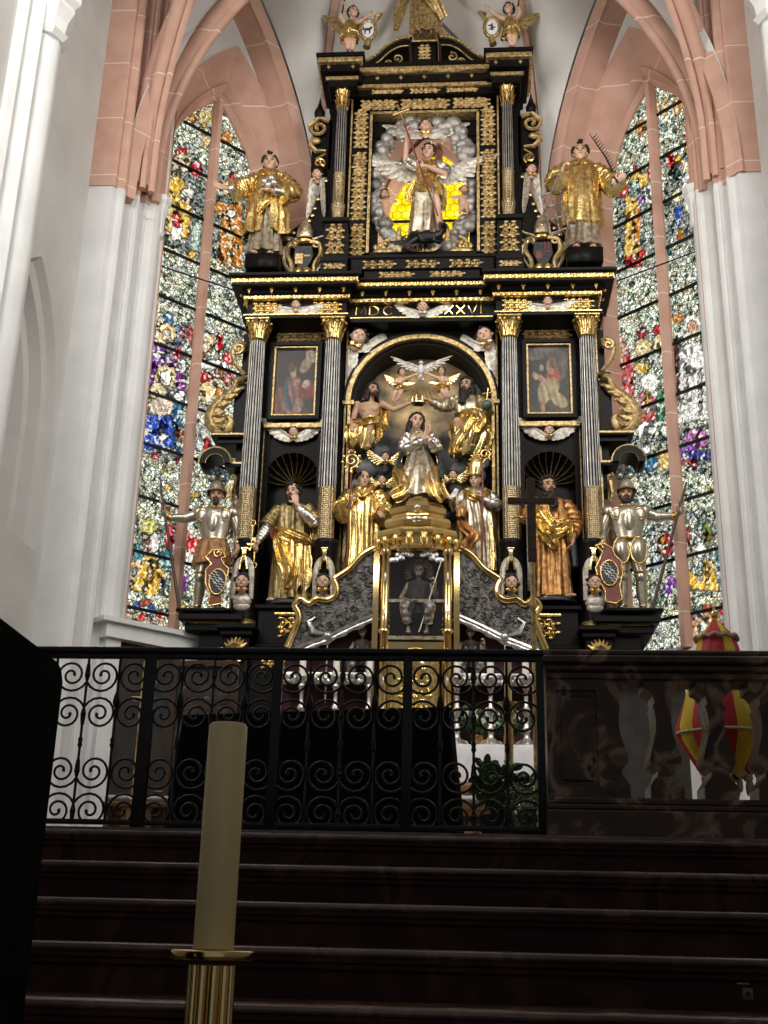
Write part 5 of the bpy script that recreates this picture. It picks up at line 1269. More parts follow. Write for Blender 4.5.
    def beard(s, style, m):
        h = s.mb('hair', m); A = s.A; g = s.g; L = {'short': .026, 'full': .055, 'long': .135, 'goatee': .03}[style]
        n = {'short': 40, 'full': 60, 'long': 170, 'goatee': 26}[style]; w0 = .020 if style == 'goatee' else (.052 if style == 'long' else .042)
        for k in range(n):
            t = g.random(); w = w0*(1-.55*t); x = g.uniform(-w, w); h.ell((x, -.046+abs(x)*.75-.008*(1-t)-(.075*t if style == 'long' else .02*t)+g.uniform(-.006, .006), -.050-L*t), .011, .010, .014, 6, 5, A)
        for q in (-1, 1):
            h.tube([A @ V((q*.003, -.067, -.0275)), A @ V((q*.014, -.063, -.030)), A @ V((q*.023, -.055, -.040))], [.004, .005, .003], 6)
            if style != 'goatee':
                for k in range(9): t = k/8; h.ell((q*(.050-.012*t), .0-.035*t, -.012-.036*t), .010, .012, .013, 6, 5, A)
    def arm(s, sh, el, wr, hand=None, palm=None, curl=.5, k=1.0):
        sh, el, wr = V(sh), V(el), V(wr); b = s.b
        b.ell(sh, .040*k, .040*k, .042*k); b.cap(sh, el, .036*k, .029*k); b.cap(el, el.lerp(wr, .4), .029*k, .028*k); b.cap(el.lerp(wr, .4), wr, .028*k, .018*k)
        if hand is not None: s.hand(wr, hand, palm or (0, -1, 0), curl)
    def hand(s, wr, d, nrm, curl=.5, k=1.15):
        b = s.b; wr, d, nrm = V(wr), V(d).normalized(), V(nrm); nrm = (nrm-d*nrm.dot(d)).normalized(); sd = d.cross(nrm).normalized()
        R = M((sd, nrm, d)).transposed(); c = wr+d*.034*k; b.ell(c, .022*k, .0115*k, .034*k, 10, 8, R=R); b.cap(wr, c, .016*k, .015*k)
        for i, (o, L) in enumerate(((-.0185, .036), (-.0062, .047), (.0062, .050), (.0185, .043))):
            p = wr+d*(.058*k)+sd*(o*k); a = curl*(.9+.12*i); dir1 = d*math.cos(a*.7)+nrm*math.sin(a*.7)+sd*o*3; dir1.normalize(); q = p+dir1*L*.55*k
            dir2 = d*math.cos(a*1.9)+nrm*math.sin(a*1.9)+sd*o*3; dir2.normalize(); e = q+dir2*L*.5*k
            b.cap(p-d*.012*k, q, .0072*k, .0066*k, 8); b.cap(q, e, .0066*k, .0056*k, 8)
        p = wr+d*.020*k+sd*(.018*k); q = p+(d*.6+sd*.8+nrm*.35*curl*2).normalized()*.026*k; e = q+(d*.85+sd*.3+nrm*.5*curl*2).normalized()*.022*k
        b.cap(p, q, .0095*k, .008*k, 8); b.cap(q, e, .008*k, .0065*k, 8)
    def leg(s, hip, kn, an, toe=(0, -1, -.15), k=1.0):
        hip, kn, an = V(hip), V(kn), V(an); b = s.b; b.cap(hip, kn, .056*k, .037*k); m = kn.lerp(an, .33)+V((0, .008, 0)); b.cap(kn, m, .036*k, .036*k); b.cap(m, an, .035*k, .021*k)
        d = V(toe).normalized(); R = rot_to((0, -1, 0), d); f = an+d*.045+V((0, 0, -.016)); b.ell(f, .026, .058, .018, 10, 8, R=R); b.ell(an+V((0, .012, -.012))-d*.006, .022, .026, .024, 8, 6)
        for i in range(5): sd = R @ V((1, 0, 0)); p = an+d*(.094-.008*abs(i-1))+sd*(-.022+.011*i)+V((0, 0, -.020)); b.ell(p, .0072, .012, .008, 7, 5, R=R)
    # ---- clothes
    def folds(s, nf):
        g = s.g; L = []
        for k in range(nf): L.append((g.choice((5, 6, 7, 9, 11, 13)), g.uniform(0, 2*PI), g.uniform(.5, 1), g.uniform(-1.4, 1.4)))
        w = sum(q[2] for q in L)
        def f(th, t): return sum(a*(1-2*abs(math.sin((n*(th+dr*t*.35)+ph)/2))**.8) for n, ph, a, dr in L)/w
        return f
    def robe(s, nm, mt, rings, amp=(.02, .22), n=88, m=34, nf=4, th=None, thick=.014, hem=0.0, pw=.62):
        """rings: (centre, rx, ry) from top to bottom; th=(a0,a1) makes an open cloak"""
        b = s.mb(nm, mt); f = s.folds(nf); hn = s.folds(3)
        def at(t):
            x = t*(len(rings)-1); i = min(int(x), len(rings)-2); k = x-i; p = [rings[max(0, i-1)], rings[i], rings[i+1], rings[min(len(rings)-1, i+2)]]
            def cr(q): a, b_, c, d = q; return .5*((2*b_)+(c-a)*k+(2*a-5*b_+4*c-d)*k*k+(3*b_-a-3*c+d)*k*k*k)
            C = V([cr([V(q[0])[j] for q in p]) for j in range(3)]); return C, cr([q[1] for q in p]), cr([q[2] for q in p])
        rows = []; inn = []
        for j in range(m+1):
            t = j/m; C, rx, ry = at(t); A = 1.45*(amp[0]+(amp[1]-amp[0])*t**pw); row = []; ri = []
            cnt = n if th is None else n+1
            for i in range(cnt):
                a = 2*PI*i/n if th is None else th[0]+(th[1]-th[0])*i/n
                k = 1+A*f(a, t); dz = hem*hn(a, 1)*t*t
                row.append(C+V((math.cos(a)*rx*k, math.sin(a)*ry*k, dz)))
                if th is not None: ri.append(C+V((math.cos(a)*max(.01, rx*k-thick), math.sin(a)*max(.01, ry*k-thick), dz)))
            rows.append(row); inn.append(ri)
        if th is None: b.loft(rows)
        else: b.loft([r+list(reversed(i)) for r, i in zip(rows, inn)])
    def sleeve(s, nm, mt, pts, rs, amp=.12, n=20, nf=14, flat=None):
        s.ns = getattr(s, 'ns', 0)+1; b = s.mb({'sleeves': 'sleeve', 'cuffs': 'cuff'}.get(nm, nm), mt, None, s.ns); g = s.g; P_ = curve(pts, 10); N_ = len(P_); ph = [g.uniform(0, 6.28) for _ in range(4)]
        R_s = []
        for i in range(N_):
            t = i/(N_-1)*(len(rs)-1); k = min(int(t), len(rs)-2); R_s.append(rs[k]*(1-(t-k))+rs[k+1]*(t-k))
        rings = []; tg = [(P_[min(i+1, N_-1)]-P_[max(i-1, 0)]).normalized() for i in range(N_)]; up = V((0, 1, 0)) if abs(tg[0].y) < .9 else V((0, 0, 1))
        for i in range(N_):
            sd = tg[i].cross(up).normalized(); up = sd.cross(tg[i]).normalized(); t = i/(N_-1); row = []
            for k in range(n):
                a = 2*PI*k/n; w = 1+amp*(math.sin(nf*t*PI+2*math.cos(a+ph[0])+ph[1])*.7+math.sin(3*a+ph[2]+5*t)*.5)
                row.append(P_[i]+sd*(R_s[i]*w*math.cos(a))+up*(R_s[i]*w*math.sin(a)))
            rings.append(row)
        b.loft(rings)
    def swag(s, nm, mt, pts, ws, ts, nf=5, amp=.22, n=30):
        """a gathered length of cloth: wide flat tube with lengthwise ridges; ws half widths, ts half thicknesses"""
        b = s.mb(nm, mt); g = s.g; P_ = curve(pts, 9); N_ = len(P_); ph = g.uniform(0, 6)
        def lerp(L, t): x = t*(len(L)-1); k = min(int(x), len(L)-2); return L[k]*(1-(x-k))+L[k+1]*(x-k)
        rings = []
        for i in range(N_):
            tg = (P_[min(i+1, N_-1)]-P_[max(i-1, 0)]).normalized(); t = i/(N_-1); sd = tg.cross(V((0, 1, 0)))
            if sd.length < .05: sd = V((1, 0, 0))
            sd.normalize(); up = sd.cross(tg).normalized(); w, h = lerp(ws, t), lerp(ts, t)
            rings.append([P_[i]+sd*(w*math.cos(a)*(1+.06*math.sin(7*t*PI+ph)))+up*(h*math.sin(a)*(1+amp*3*math.cos(nf*math.acos(max(-1, min(1, math.cos(a))))+ph+1.5*math.sin(4*t)))) for a in [2*PI*k/n for k in range(n)]])
        b.loft(rings)
    def collar(s, nm, mt, c, rx, ry, r=.014):
        c = V(c); s.mb(nm, mt).tube([c+V((rx*math.cos(a), ry*math.sin(a), -.012*(-math.sin(a)))) for a in [2*PI*k/24 for k in range(24)]], r, 6, closed=True)
    def add(s, nm, mt, fn, parent=None): fn(s.mb(nm, mt, parent))

def base_at(x, y, Y): return P(x, y, Y)
def height_of(x, ytop, ybot, Y): return P(x, ytop, Y).z-P(x, ybot, Y).z

# ---- apostle with the keys, hand at his beard
def fig_peter():
    w = P(288, 605, 14.55); f = Fig('saint_statue', 'gilded saint with two big keys, bearded chin resting in his raised hand', 'statue', w, height_of(288, 484, 605, 14.55)*1.0, seed=3)
    f.torso((.01, 0, .50), (0, -.01, .70), (0, -.015, .815)); f.head((.0, -.03, .918), -.25, .10, .05, 1.02, 'fringe', 'hair_brown', 'full', (0, -.005, .80))
    f.arm((-.125, 0, .775), (-.19, -.02, .60), (-.245, -.10, .475), (-.35, -.5, -.75), (1, 0, 0), .9); f.arm((.125, 0, .775), (.185, -.07, .64), (.045, -.12, .785), (-.25, .2, .9), (-.2, .9, .1), .6)
    f.leg((-.05, 0, .48), (-.06, -.04, .27), (-.09, -.03, .04), (-.5, -1, -.1)); f.leg((.05, 0, .48), (.06, 0, .27), (.06, 0, .04))
    f.robe('tunic', 'gold_green', [((0, 0, .835), .05, .045), ((0, -.005, .80), .12, .065), ((0, -.01, .70), .125, .082), ((0, -.01, .58), .118, .085), ((.005, -.01, .45), .135, .10), ((.005, 0, .25), .15, .115), ((.01, 0, .03), .165, .12)], (.015, .22))
    f.robe('mantle', 'gold', [((.02, -.01, .56), .128, .10), ((.02, -.02, .48), .155, .125), ((.03, -.02, .33), .165, .135), ((.045, -.015, .20), .155, .13), ((.05, -.01, .12), .145, .12)], (.06, .22), hem=.07, nf=5)
    f.swag('mantle', 'gold', [(.17, -.03, .46), (.06, -.12, .50), (-.07, -.11, .555), (-.13, -.02, .60)], [.05, .06, .05, .03], [.03, .035, .03, .02]); f.swag('mantle', 'gold', [(.15, .03, .78), (.185, .04, .62), (.19, .02, .45), (.205, .0, .28)], [.03, .05, .055, .03], [.02, .025, .025, .015])
    f.swag('mantle', 'gold', [(-.10, -.10, .54), (-.05, -.135, .38), (.02, -.13, .22), (.01, -.12, .10)], [.03, .06, .07, .03], [.02, .03, .03, .02])
    f.swag('mantle_lining', 'heraldic_red', [(-.11, -.07, .585), (-.12, -.09, .54), (-.10, -.10, .50)], [.03, .04, .03], [.02, .03, .02])
    f.sleeve('sleeves', 'gold_green', [(-.11, 0, .79), (-.165, -.01, .70), (-.20, -.03, .63)], [.05, .055, .058]); f.sleeve('cuffs', 'silver', [(-.19, -.02, .63), (-.215, -.055, .56), (-.243, -.095, .485)], [.042, .042, .028])
    f.sleeve('sleeves', 'gold_green', [(.11, 0, .79), (.16, -.02, .72), (.185, -.06, .65)], [.05, .055, .055]); f.sleeve('cuffs', 'silver', [(.185, -.07, .64), (.13, -.105, .69), (.06, -.122, .755)], [.046, .042, .028])
    f.collar('collar', 'gold', (0, -.012, .825), .055, .05, .012)
    k = f.mb('keys', 'gold')
    for dx, dz, up in ((-.29, .50, 1), (-.262, .40, -1)):
        k.tube([(dx, -.13, dz-.10*up*0-.09), (dx, -.13, dz+.10)], .0075, 7); k.tube([(dx+.022*math.cos(a), -.13, dz+.122*up-.0+.022*math.sin(a)) for a in [2*PI*i/14 for i in range(14)]], .006, 6, closed=True); k.box(dx-.034, dx, -.134, -.126, dz-.09*up-.012, dz-.09*up+.012); k.box(dx-.034, dx, -.134, -.126, dz-.05*up-.008, dz-.05*up+.008)
    f.add('plinth', 'charcoal', lambda b: b.lathe([(.17, -.015), (.175, 0), (.16, .02)], 0, 0, 20, 1, .75)); return f.finish()
fig_peter()
# ---- apostle with the sword and a book roll
def fig_paul():
    w = P(553, 602, 14.55); f = Fig('saint_statue', 'long-bearded saint in copper and gold mantle holding a tall sword by its hilt', 'statue', w, height_of(548, 478, 602, 14.55), seed=4)
    f.torso((0, 0, .50), (-.005, -.01, .70), (-.01, -.015, .815)); f.head((-.015, -.03, .918), .3, .06, -.05, 1.05, 'short', 'hair_brown', 'long', (-.01, -.005, .80))
    f.arm((-.125, 0, .775), (-.185, -.04, .64), (-.165, -.14, .665), (-.2, -.6, .3), (1, .2, -.3), 1.2); f.arm((.125, 0, .775), (.185, .02, .60), (.155, -.09, .475), (-.1, -.4, -.9), (-1, -.2, 0), .5)
    f.leg((-.05, 0, .48), (-.05, -.03, .27), (-.05, -.02, .04)); f.leg((.05, 0, .48), (.08, -.04, .27), (.10, -.05, .045), (.75, -1, -.1))
    f.robe('tunic', 'gold_brown', [((-.01, 0, .835), .055, .045), ((0, -.005, .80), .125, .068), ((0, -.01, .70), .13, .085), ((0, -.01, .57), .12, .088), ((0, -.01, .42), .13, .10), ((0, 0, .22), .135, .11), ((.0, 0, .03), .15, .115)], (.02, .2))
    f.sleeve('sleeves', 'gold_brown', [(.11, 0, .79), (.17, .01, .69), (.185, .01, .60), (.165, -.06, .51)], [.056, .062, .058, .04]); f.sleeve('sleeves', 'gold_brown', [(-.11, 0, .79), (-.16, -.02, .71), (-.185, -.05, .64), (-.17, -.11, .655)], [.054, .06, .052, .034])
    f.swag('mantle', 'gold', [(-.12, -.03, .80), (-.11, -.10, .66), (-.03, -.125, .52), (.10, -.12, .56), (.155, -.07, .60)], [.04, .065, .09, .05, .03], [.03, .035, .035, .03, .02], nf=6); f.swag('mantle', 'gold', [(-.06, -.11, .68), (.0, -.135, .56), (.09, -.13, .60)], [.03, .06, .03], [.02, .03, .02]); f.swag('mantle', 'gold', [(-.12, -.09, .64), (-.07, -.13, .50), (.0, -.135, .42), (.04, -.12, .40)], [.03, .05, .05, .02], [.02, .03, .03, .02])
    f.swag('mantle', 'gold', [(.13, -.08, .62), (.13, -.13, .53), (.125, -.11, .44)], [.02, .03, .012], [.015, .02, .01])
    f.robe('mantle_lining', 'mantle_blue', [((.0, .01, .82), .10, .06), ((.01, .02, .70), .15, .085), ((.02, .02, .5), .165, .10), ((.04, .02, .28), .165, .10)], (.03, .14), th=(-.55, PI+.5), nf=3)
    f.mb('scroll', 'gold_bright').tube([(.075, -.125, .60), (.125, -.13, .50)], .014, 9)
    k = f.mb('sword', 'silver'); k.box(-.197, -.170, -.190, -.182, .03, .60, .004); h = f.mb('sword_hilt', 'gold'); h.box(-.30, -.085, -.195, -.177, .60, .615, .005); h.tube([(-.184, -.186, .61), (-.184, -.186, .74)], .009, 7); h.ell((-.184, -.186, .75), .017, .017, .017, 8, 6); h.ell((-.30, -.186, .607), .012, .012, .012, 7, 5); h.ell((-.085, -.186, .607), .012, .012, .012, 7, 5)
    f.add('plinth', 'charcoal', lambda b: b.lathe([(.17, -.015), (.175, 0), (.16, .02)], 0, 0, 20, 1, .75)); return f.finish('flesh_dark')
fig_paul()
# ---- the two knights
def fig_knight(s, px_, py_, ytop, label, skirt, seed):
    w = P(px_, py_, 14.5); H = height_of(px_, ytop, py_, 14.5)/1.055; f = Fig('knight_statue', label, 'statue', w, H, seed=seed); m = lambda p: (s*p[0], p[1], p[2])
    f.torso((0, 0, .52), (0, -.005, .715), (0, -.01, .825)); f.head((0, -.02, .918), s*-.15, .06, 0, 1.0, 'short', 'hair_brown', 'goatee' if s < 0 else 'short', (0, 0, .81))
    # s=-1: lance arm at the viewer's left. lance arm stretched out, other hand down on the shield
    f.arm(m((.12, 0, .775)), m((.22, -.02, .74)), m((.345, -.06, .73)), m((.3, -.3, .9)), m((-1, -.3, .2)), 1.1); f.arm(m((-.12, 0, .775)), m((-.19, .01, .62)), m((-.20 if s < 0 else -.215, -.07, .50 if s < 0 else .52)), m((-.05, -.5, -.9)), m((1, 0, -.2)), .6)
    f.leg(m((.05, 0, .50)), m((.075, -.015, .27)), m((.085, .0, .045)), m((.35, -1, -.1))); f.leg(m((-.05, 0, .50)), m((-.06, -.03, .27)), m((-.065, -.02, .045)), m((-.3, -1, -.1)))
    a = f.mb('breastplate', 'armour'); a.lathe([(.05, .835), (.085, .815), (.122, .78), (.130, .73), (.118, .66), (.092, .585), (.095, .57), (.105, .555)], 0, -.006, 28, 1, .72); a.ell((0, -.075, .70), .05, .03, .09, 10, 8)
    g_ = f.mb('armour_trim', 'gold'); g_.tube([(.10*math.cos(t), -.006+.074*math.sin(t), .567) for t in [2*PI*k/28 for k in range(28)]], .007, 6, closed=True); g_.tube([(.075*math.cos(t), -.01+.055*math.sin(t), .822) for t in [2*PI*k/24 for k in range(24)]], .007, 6, closed=True)
    for q in (-1, 1): g_.tube([(q*.086+.040*math.cos(t), -.083+.008*abs(math.cos(t)), .745+.045*math.sin(t)) for t in [2*PI*k/18 for k in range(18)]], .0045, 5, closed=True)
    a2 = f.mb('arm_plates', 'armour')
    for q in (1, -1):
        a2.ell(m((q*.128, -.005, .782)), .056, .056, .058, 12, 8)
        a2.ell(m((q*.086, -.080, .745)), .038, .010, .042, 12, 8)
    for A_, B_, ra, rb in ((m((.13, 0, .775)), m((.22, -.02, .74)), .044, .038), (m((.225, -.02, .74)), m((.325, -.055, .731)), .038, .027), (m((-.13, 0, .77)), m((-.188, .01, .63)), .044, .038), (m((-.192, .008, .615)), m((-.202, -.06, .515)), .036, .026)): a2.tube([A_, V(A_).lerp(V(B_), .5), B_], [ra, (ra+rb)/2*1.04, rb], 12)
    a2.ell(m((.222, -.02, .74)), .042, .042, .042, 9, 7); a2.ell(m((-.19, .01, .622)), .042, .042, .042, 9, 7)
    for q in (m((.330, -.056, .73)), m((.20, -.015, .745)), m((-.196, -.05, .53))): g_.ell(q, .030, .034, .034, 9, 7)
    if skirt == 'leather':
        f.robe('skirt', 'leather_brown', [((0, -.004, .575), .098, .074), ((0, -.004, .52), .125, .095), ((0, -.004, .44), .145, .11), ((0, -.004, .375), .155, .118)], (.03, .12), nf=5)
    else:
        sk = f.mb('tassets', 'armour')
        for q in (-1, 1):
            sk.ell((q*.062, -.035, .47), .068, .075, .11, 14, 10); 
            g_.tube([(q*.062+.058*math.cos(t), -.045-.055*abs(math.sin(t)) if False else -.088+.02*abs(math.cos(t)), .462+.10*math.sin(t)) for t in [2*PI*k/22 for k in range(22)]], .007, 6, closed=True)
        sk.ell((0, .01, .50), .11, .08, .085, 14, 9)
    lg = f.mb('greaves', 'armour')
    for q, kx, ky, ax, ay in ((1, .075, -.015, .085, .0), (-1, -.06, -.03, -.065, -.02)):
        lg.tube([m((q*.055, 0, .42)), m((kx*.98, ky+.004, .31))], [.058, .045], 14); lg.ell(m((kx, ky-.012, .275)), .044, .046, .045, 10, 8)
        lg.tube([m((kx, ky, .255)), m((kx*.65+ax*.35, ky*.6+ay*.4+.01, .18)), m((ax, ay, .06))], [.038, .043, .027], 14); lg.ell(m((ax+.02*q, ay-.045, .028)), .030, .068, .022, 10, 7)
        g_.tube([m((kx+.044*math.cos(t), ky-.005+.044*math.sin(t), .312)) for t in [2*PI*k/18 for k in range(18)]], .006, 5, closed=True); g_.tube([m((ax+.028*math.cos(t), ay+.03*math.sin(t), .062)) for t in [2*PI*k/18 for k in range(18)]], .006, 5, closed=True)
    hm = f.mb('helmet', 'armour'); hm.lathe([(.070, .945), (.066, .955), (.060, .985), (.050, 1.015), (.030, 1.037), (.008, 1.045)], 0, -.012, 20, 1, 1.1); hm.lathe([(.060, .948), (.082, .940), (.084, .945), (.064, .960)], 0, -.014, 22, 1, 1.15); g_.tube([(.067*math.cos(t), -.012+.074*math.sin(t), .957) for t in [2*PI*k/24 for k in range(24)]], .005, 5, closed=True)
    for q in (-1, 0, 1): g_.tube([(q*.03, -.07+.012*abs(q), .955), (q*.022, -.06, 1.0), (q*.008, -.02, 1.044)], .004, 5)
    pl = f.mb('plume', 'mantle_blue'); gg = f.g
    for k in range(22): pl.ell((gg.uniform(-.055, .05), gg.uniform(-.03, .02), 1.05+gg.uniform(-.02, .085)), .016, .014, .024, 7, 5)
    for q in (-.036, .038): f.mb('plume_knob', 'armour').ell((q, -.03, 1.062), .024, .024, .024, 9, 7)
    ln = f.mb('lance', 'wood_dark')
    if s < 0: ln.tube([(-.415, -.10, .98), (-.365, -.09, .76), (-.19, -.10, .02)], [.008, .010, .013], 8)
    else: ln.tube([(.43, -.10, .98), (.355, -.09, .74), (.13, -.10, .02)], [.008, .010, .013], 8)
    gs = f.mb('gauntlet', 'silver_gilt'); gs.tube([m((.335, -.06, .73)), m((.375, -.075, .76)), m((.385, -.08, .83)), m((.415, -.08, .875))], [.024, .024, .018, .007], 8)
    # shield with zigzag field
    cx, cz, y = (.085, .215, -.135) if s < 0 else (-.165, .275, -.135)
    if s < 0: rim = [(-.015, .40), (.03, .45), (.10, .455), (.13, .40), (.095, .385), (.12, .345), (.155, .31), (.15, .22), (.115, .13), (.13, .05), (.03, .03), (.035, .12), (-.005, .20), (-.01, .30), (.03, .345)]
    else: rim = [(-.25, .475), (-.20, .495), (-.14, .46), (-.12, .40), (-.075, .36), (-.07, .27), (-.095, .18), (-.08, .08), (-.13, .045), (-.20, .06), (-.20, .14), (-.245, .22), (-.26, .31), (-.225, .38), (-.205, .43)]
    sh = f.mb('shield', 'heraldic_red'); sh.prism(rim, y-.006, y+.012)
    g2 = f.mb('shield_rim', 'gold', 'shield'); g2.tube([(x, y-.006, z) for x, z in rim], .008, 6, closed=True); ov = [(cx+.062*math.cos(t), y-.014, cz+.088*math.sin(t)*(1 if math.sin(t) > 0 else 1.15)) for t in [2*PI*k/24 for k in range(24)]]; g2.tube(ov, .008, 6, closed=True)
    if s < 0: g2.tube(spiral(.075, .425, y-.01, .006, .035, PI, -1.1), .009, 6)
    else: g2.tube([(-.26, y-.01, .47), (-.22, y-.012, .488), (-.20, y-.01, .46)], .012, 6)
    f.mb('shield_field', 'charcoal', 'shield').prism([(q[0], q[2]) for q in ov], y-.013, y-.004)
    zz = f.mb('zigzag', 'linen', 'shield')
    for k, (a, b2) in enumerate((((-.04, .055), (.0, -.0)), ((.0, .0), (.045, -.055)))):
        for r in range(3):
            o = (-.024+.024*r); pts = [(cx+a[0]+(b2[0]-a[0])*t/5+o*.8+(.009 if t % 2 else -.009), y-.018, cz+a[1]+(b2[1]-a[1])*t/5+o*.6) for t in range(6)]; zz.tube(pts, .0042, 5)
    f.add('plinth', 'black_lacquer', lambda b: b.box(-.20, .20, -.16, .12, -.02, .012, .01)); return f.finish('flesh_dark')
fig_knight(-1, 208, 615, 480, 'armoured knight statue in brown leather skirt, before the stained glass', 'leather', 5)
fig_knight(1, 632, 615, 478, 'armoured knight statue with full silver leg plates and a red-edged shield', 'plate', 6)
# ---- abbot with crozier
def fig_abbot():
    w = P(361, 574, 14.62); f = Fig('abbot_statue', 'bareheaded abbot statue in a wide gold cowl with a crozier', 'statue', w, height_of(361, 472, 574, 14.62), seed=8)
    f.torso(); f.head((0, -.03, .918), .35, .16, 0, 1.08, 'tonsure', 'hair_brown', None, (0, 0, .81))
    f.arm((-.125, 0, .775), (-.18, -.03, .62), (-.105, -.14, .64), (.3, -.3, .9), (1, 0, 0), 1.1); f.arm((.125, 0, .775), (.20, -.01, .60), (.155, -.13, .545), (.3, -.8, -.3), (-.3, 0, -1), .5)
    f.leg((-.05, 0, .50), (-.05, -.01, .27), (-.05, 0, .04)); f.leg((.05, 0, .50), (.05, -.01, .27), (.05, 0, .04))
    f.robe('cowl', 'gold', [((0, 0, .84), .06, .05), ((0, -.005, .80), .14, .075), ((0, -.01, .70), .17, .10), ((0, -.015, .55), .17, .115), ((0, -.01, .40), .16, .115), ((0, 0, .2), .165, .12), ((0, 0, 0), .19, .13)], (.02, .22), nf=5)
    f.sleeve('sleeves', 'gold', [(-.12, 0, .79), (-.18, -.02, .68), (-.20, -.05, .60), (-.16, -.12, .56)], [.06, .075, .09, .10]); f.sleeve('sleeves', 'gold', [(.12, 0, .79), (.19, 0, .68), (.215, -.03, .58), (.19, -.11, .50)], [.06, .075, .09, .10])
    f.sleeve('cuffs', 'silver_gilt', [(-.18, -.06, .60), (-.11, -.135, .63)], [.04, .026]); f.sleeve('cuffs', 'silver_gilt', [(.19, -.05, .58), (.158, -.125, .55)], [.04, .026])
    f.robe('hood', 'gold', [((0, 0, .85), .055, .05), ((0, -.015, .825), .105, .085), ((0, -.02, .79), .13, .10), ((0, -.03, .755), .12, .10)], (.03, .12), nf=3, hem=.02); f.swag('hood', 'gold', [(-.08, -.07, .83), (-.04, -.12, .76), (0, -.13, .72), (.05, -.11, .77), (.08, -.06, .83)], [.02, .028, .03, .028, .02], [.014]*5)
    f.mb('crozier_staff', 'heraldic_red').tube([(-.115, -.165, .02), (-.105, -.165, .93)], .009, 8); c = f.mb('crozier_head', 'gold_bright'); c.ell((-.105, -.165, .94), .018, .018, .03, 8, 6); c.tube([(-.105, -.165, .95)]+spiral(-.105, 1.05, -.165, .075, .012, -PI/2, 1.6, 26), [.011]*28, 7)
    for k in range(9): a = -PI/2+k*.7; c.ell((-.105+.085*math.cos(a), -.165, 1.05+.085*math.sin(a)), .016, .012, .016, 6, 5)
    f.add('plinth', 'charcoal', lambda b: b.lathe([(.2, -.03), (.2, .01)], 0, 0, 18, 1, .75)); return f.finish()
fig_abbot()
# ---- bishop with mitre
def fig_bishop():
    w = P(477, 574, 14.62); f = Fig('bishop_statue', 'bishop statue in tall gold mitre holding a crozier and an axe', 'statue', w, height_of(477, 472, 574, 14.62)*1.0, seed=9)
    f.torso(); f.head((-.01, -.03, .905), -.3, .12, .04, 1.05, 'short', 'hair_brown', None, (0, 0, .81))
    f.arm((.125, 0, .775), (.19, -.04, .62), (.045, -.15, .675), (-.2, -.3, .8), (-1, 0, 0), 1.2); f.arm((-.125, 0, .775), (-.18, -.02, .62), (-.16, -.13, .58), (-.2, -.5, .8), (1, 0, 0), 1.0)
    f.leg((-.05, 0, .50), (-.05, -.01, .27), (-.05, 0, .04)); f.leg((.05, 0, .50), (.05, -.01, .27), (.05, 0, .04))
    f.robe('alb', 'silver_gilt', [((0, 0, .84), .05, .045), ((0, -.005, .80), .12, .07), ((0, -.02, .66), .13, .10), ((.02, -.03, .50), .125, .11), ((.03, -.02, .3), .13, .115), ((.03, 0, .0), .16, .12)], (.02, .2))
    f.robe('cope', 'gold', [((0, .005, .845), .065, .055), ((0, .0, .80), .145, .082), ((0, .01, .66), .185, .105), ((0, .01, .45), .19, .12), ((.01, .01, .22), .20, .13), ((.01, .01, .02), .21, .135)], (.02, .16), th=(-.95, PI+.75), nf=4, hem=.02)
    f.swag('cope', 'gold_brown', [(-.16, -.06, .56), (-.12, -.11, .42), (-.04, -.12, .33), (-.10, -.11, .22), (-.09, -.10, .10)], [.03, .05, .06, .06, .03], [.02, .028, .028, .025, .02]); f.swag('cope', 'gold', [(.12, -.05, .78), (.06, -.11, .73), (0, -.125, .70), (-.06, -.11, .73), (-.11, -.05, .78)], [.03, .035, .035, .035, .03], [.018]*5)
    f.sleeve('sleeves', 'silver', [(.13, 0, .76), (.18, -.03, .66), (.14, -.11, .64), (.06, -.145, .67)], [.055, .055, .045, .03]); f.sleeve('sleeves', 'silver', [(-.13, 0, .76), (-.175, -.02, .66), (-.16, -.11, .59)], [.055, .055, .035])
    A = f.A; mi = f.mb('mitre', 'gold_bright'); mi.loft([[A @ V((.058*w2*math.cos(t), .004+.068*d2*math.sin(t), z)) for t in [2*PI*k/20 for k in range(20)]] for z, w2, d2 in ((.035, 1.0, .95), (.07, 1.2, .95), (.12, 1.35, .85), (.17, 1.15, .62), (.22, .62, .35), (.25, .08, .12))])
    f.mb('mitre_band', 'silver_gilt').tube([A @ V((.062*math.cos(t), .004+.070*math.sin(t), .040)) for t in [2*PI*k/20 for k in range(20)]], .008, 6, closed=True)
    for k in range(8): f.mb('mitre_crockets', 'gold').ell(A @ V((.078-.014*k if k < 4 else -.078+.014*(k-4), 0, .12+.036*(k % 4))), .014, .012, .014, 7, 5)
    f.mb('crozier_staff', 'heraldic_red').tube([(.045, -.185, .02), (.055, -.175, 1.05)], .009, 8); c = f.mb('crozier_head', 'gold'); c.tube([(.056, -.175, 1.02)]+spiral(.075, 1.11, -.175, .055, .012, -PI/2, 1.4, 22), [.011]*24, 7)
    for k in range(8): a = -PI/2+k*.75; c.ell((.075+.066*math.cos(a), -.175, 1.11+.066*math.sin(a)), .014, .012, .014, 6, 5)
    f.mb('axe_shaft', 'gold_dull').tube([(-.16, -.155, .50), (-.19, -.16, .70)], .009, 7); f.mb('axe_blade', 'silver').prism([(-.20, .69), (-.255, .66), (-.245, .70), (-.20, .775), (-.165, .76), (-.18, .72)], -.166, -.152); f.mb('book', 'gold_brown').box(-.19, -.10, -.15, -.10, .50, .60, .006)
    f.add('plinth', 'charcoal', lambda b: b.lathe([(.2, -.03), (.2, .01)], 0, 0, 18, 1, .75)); return f.finish()
fig_bishop()
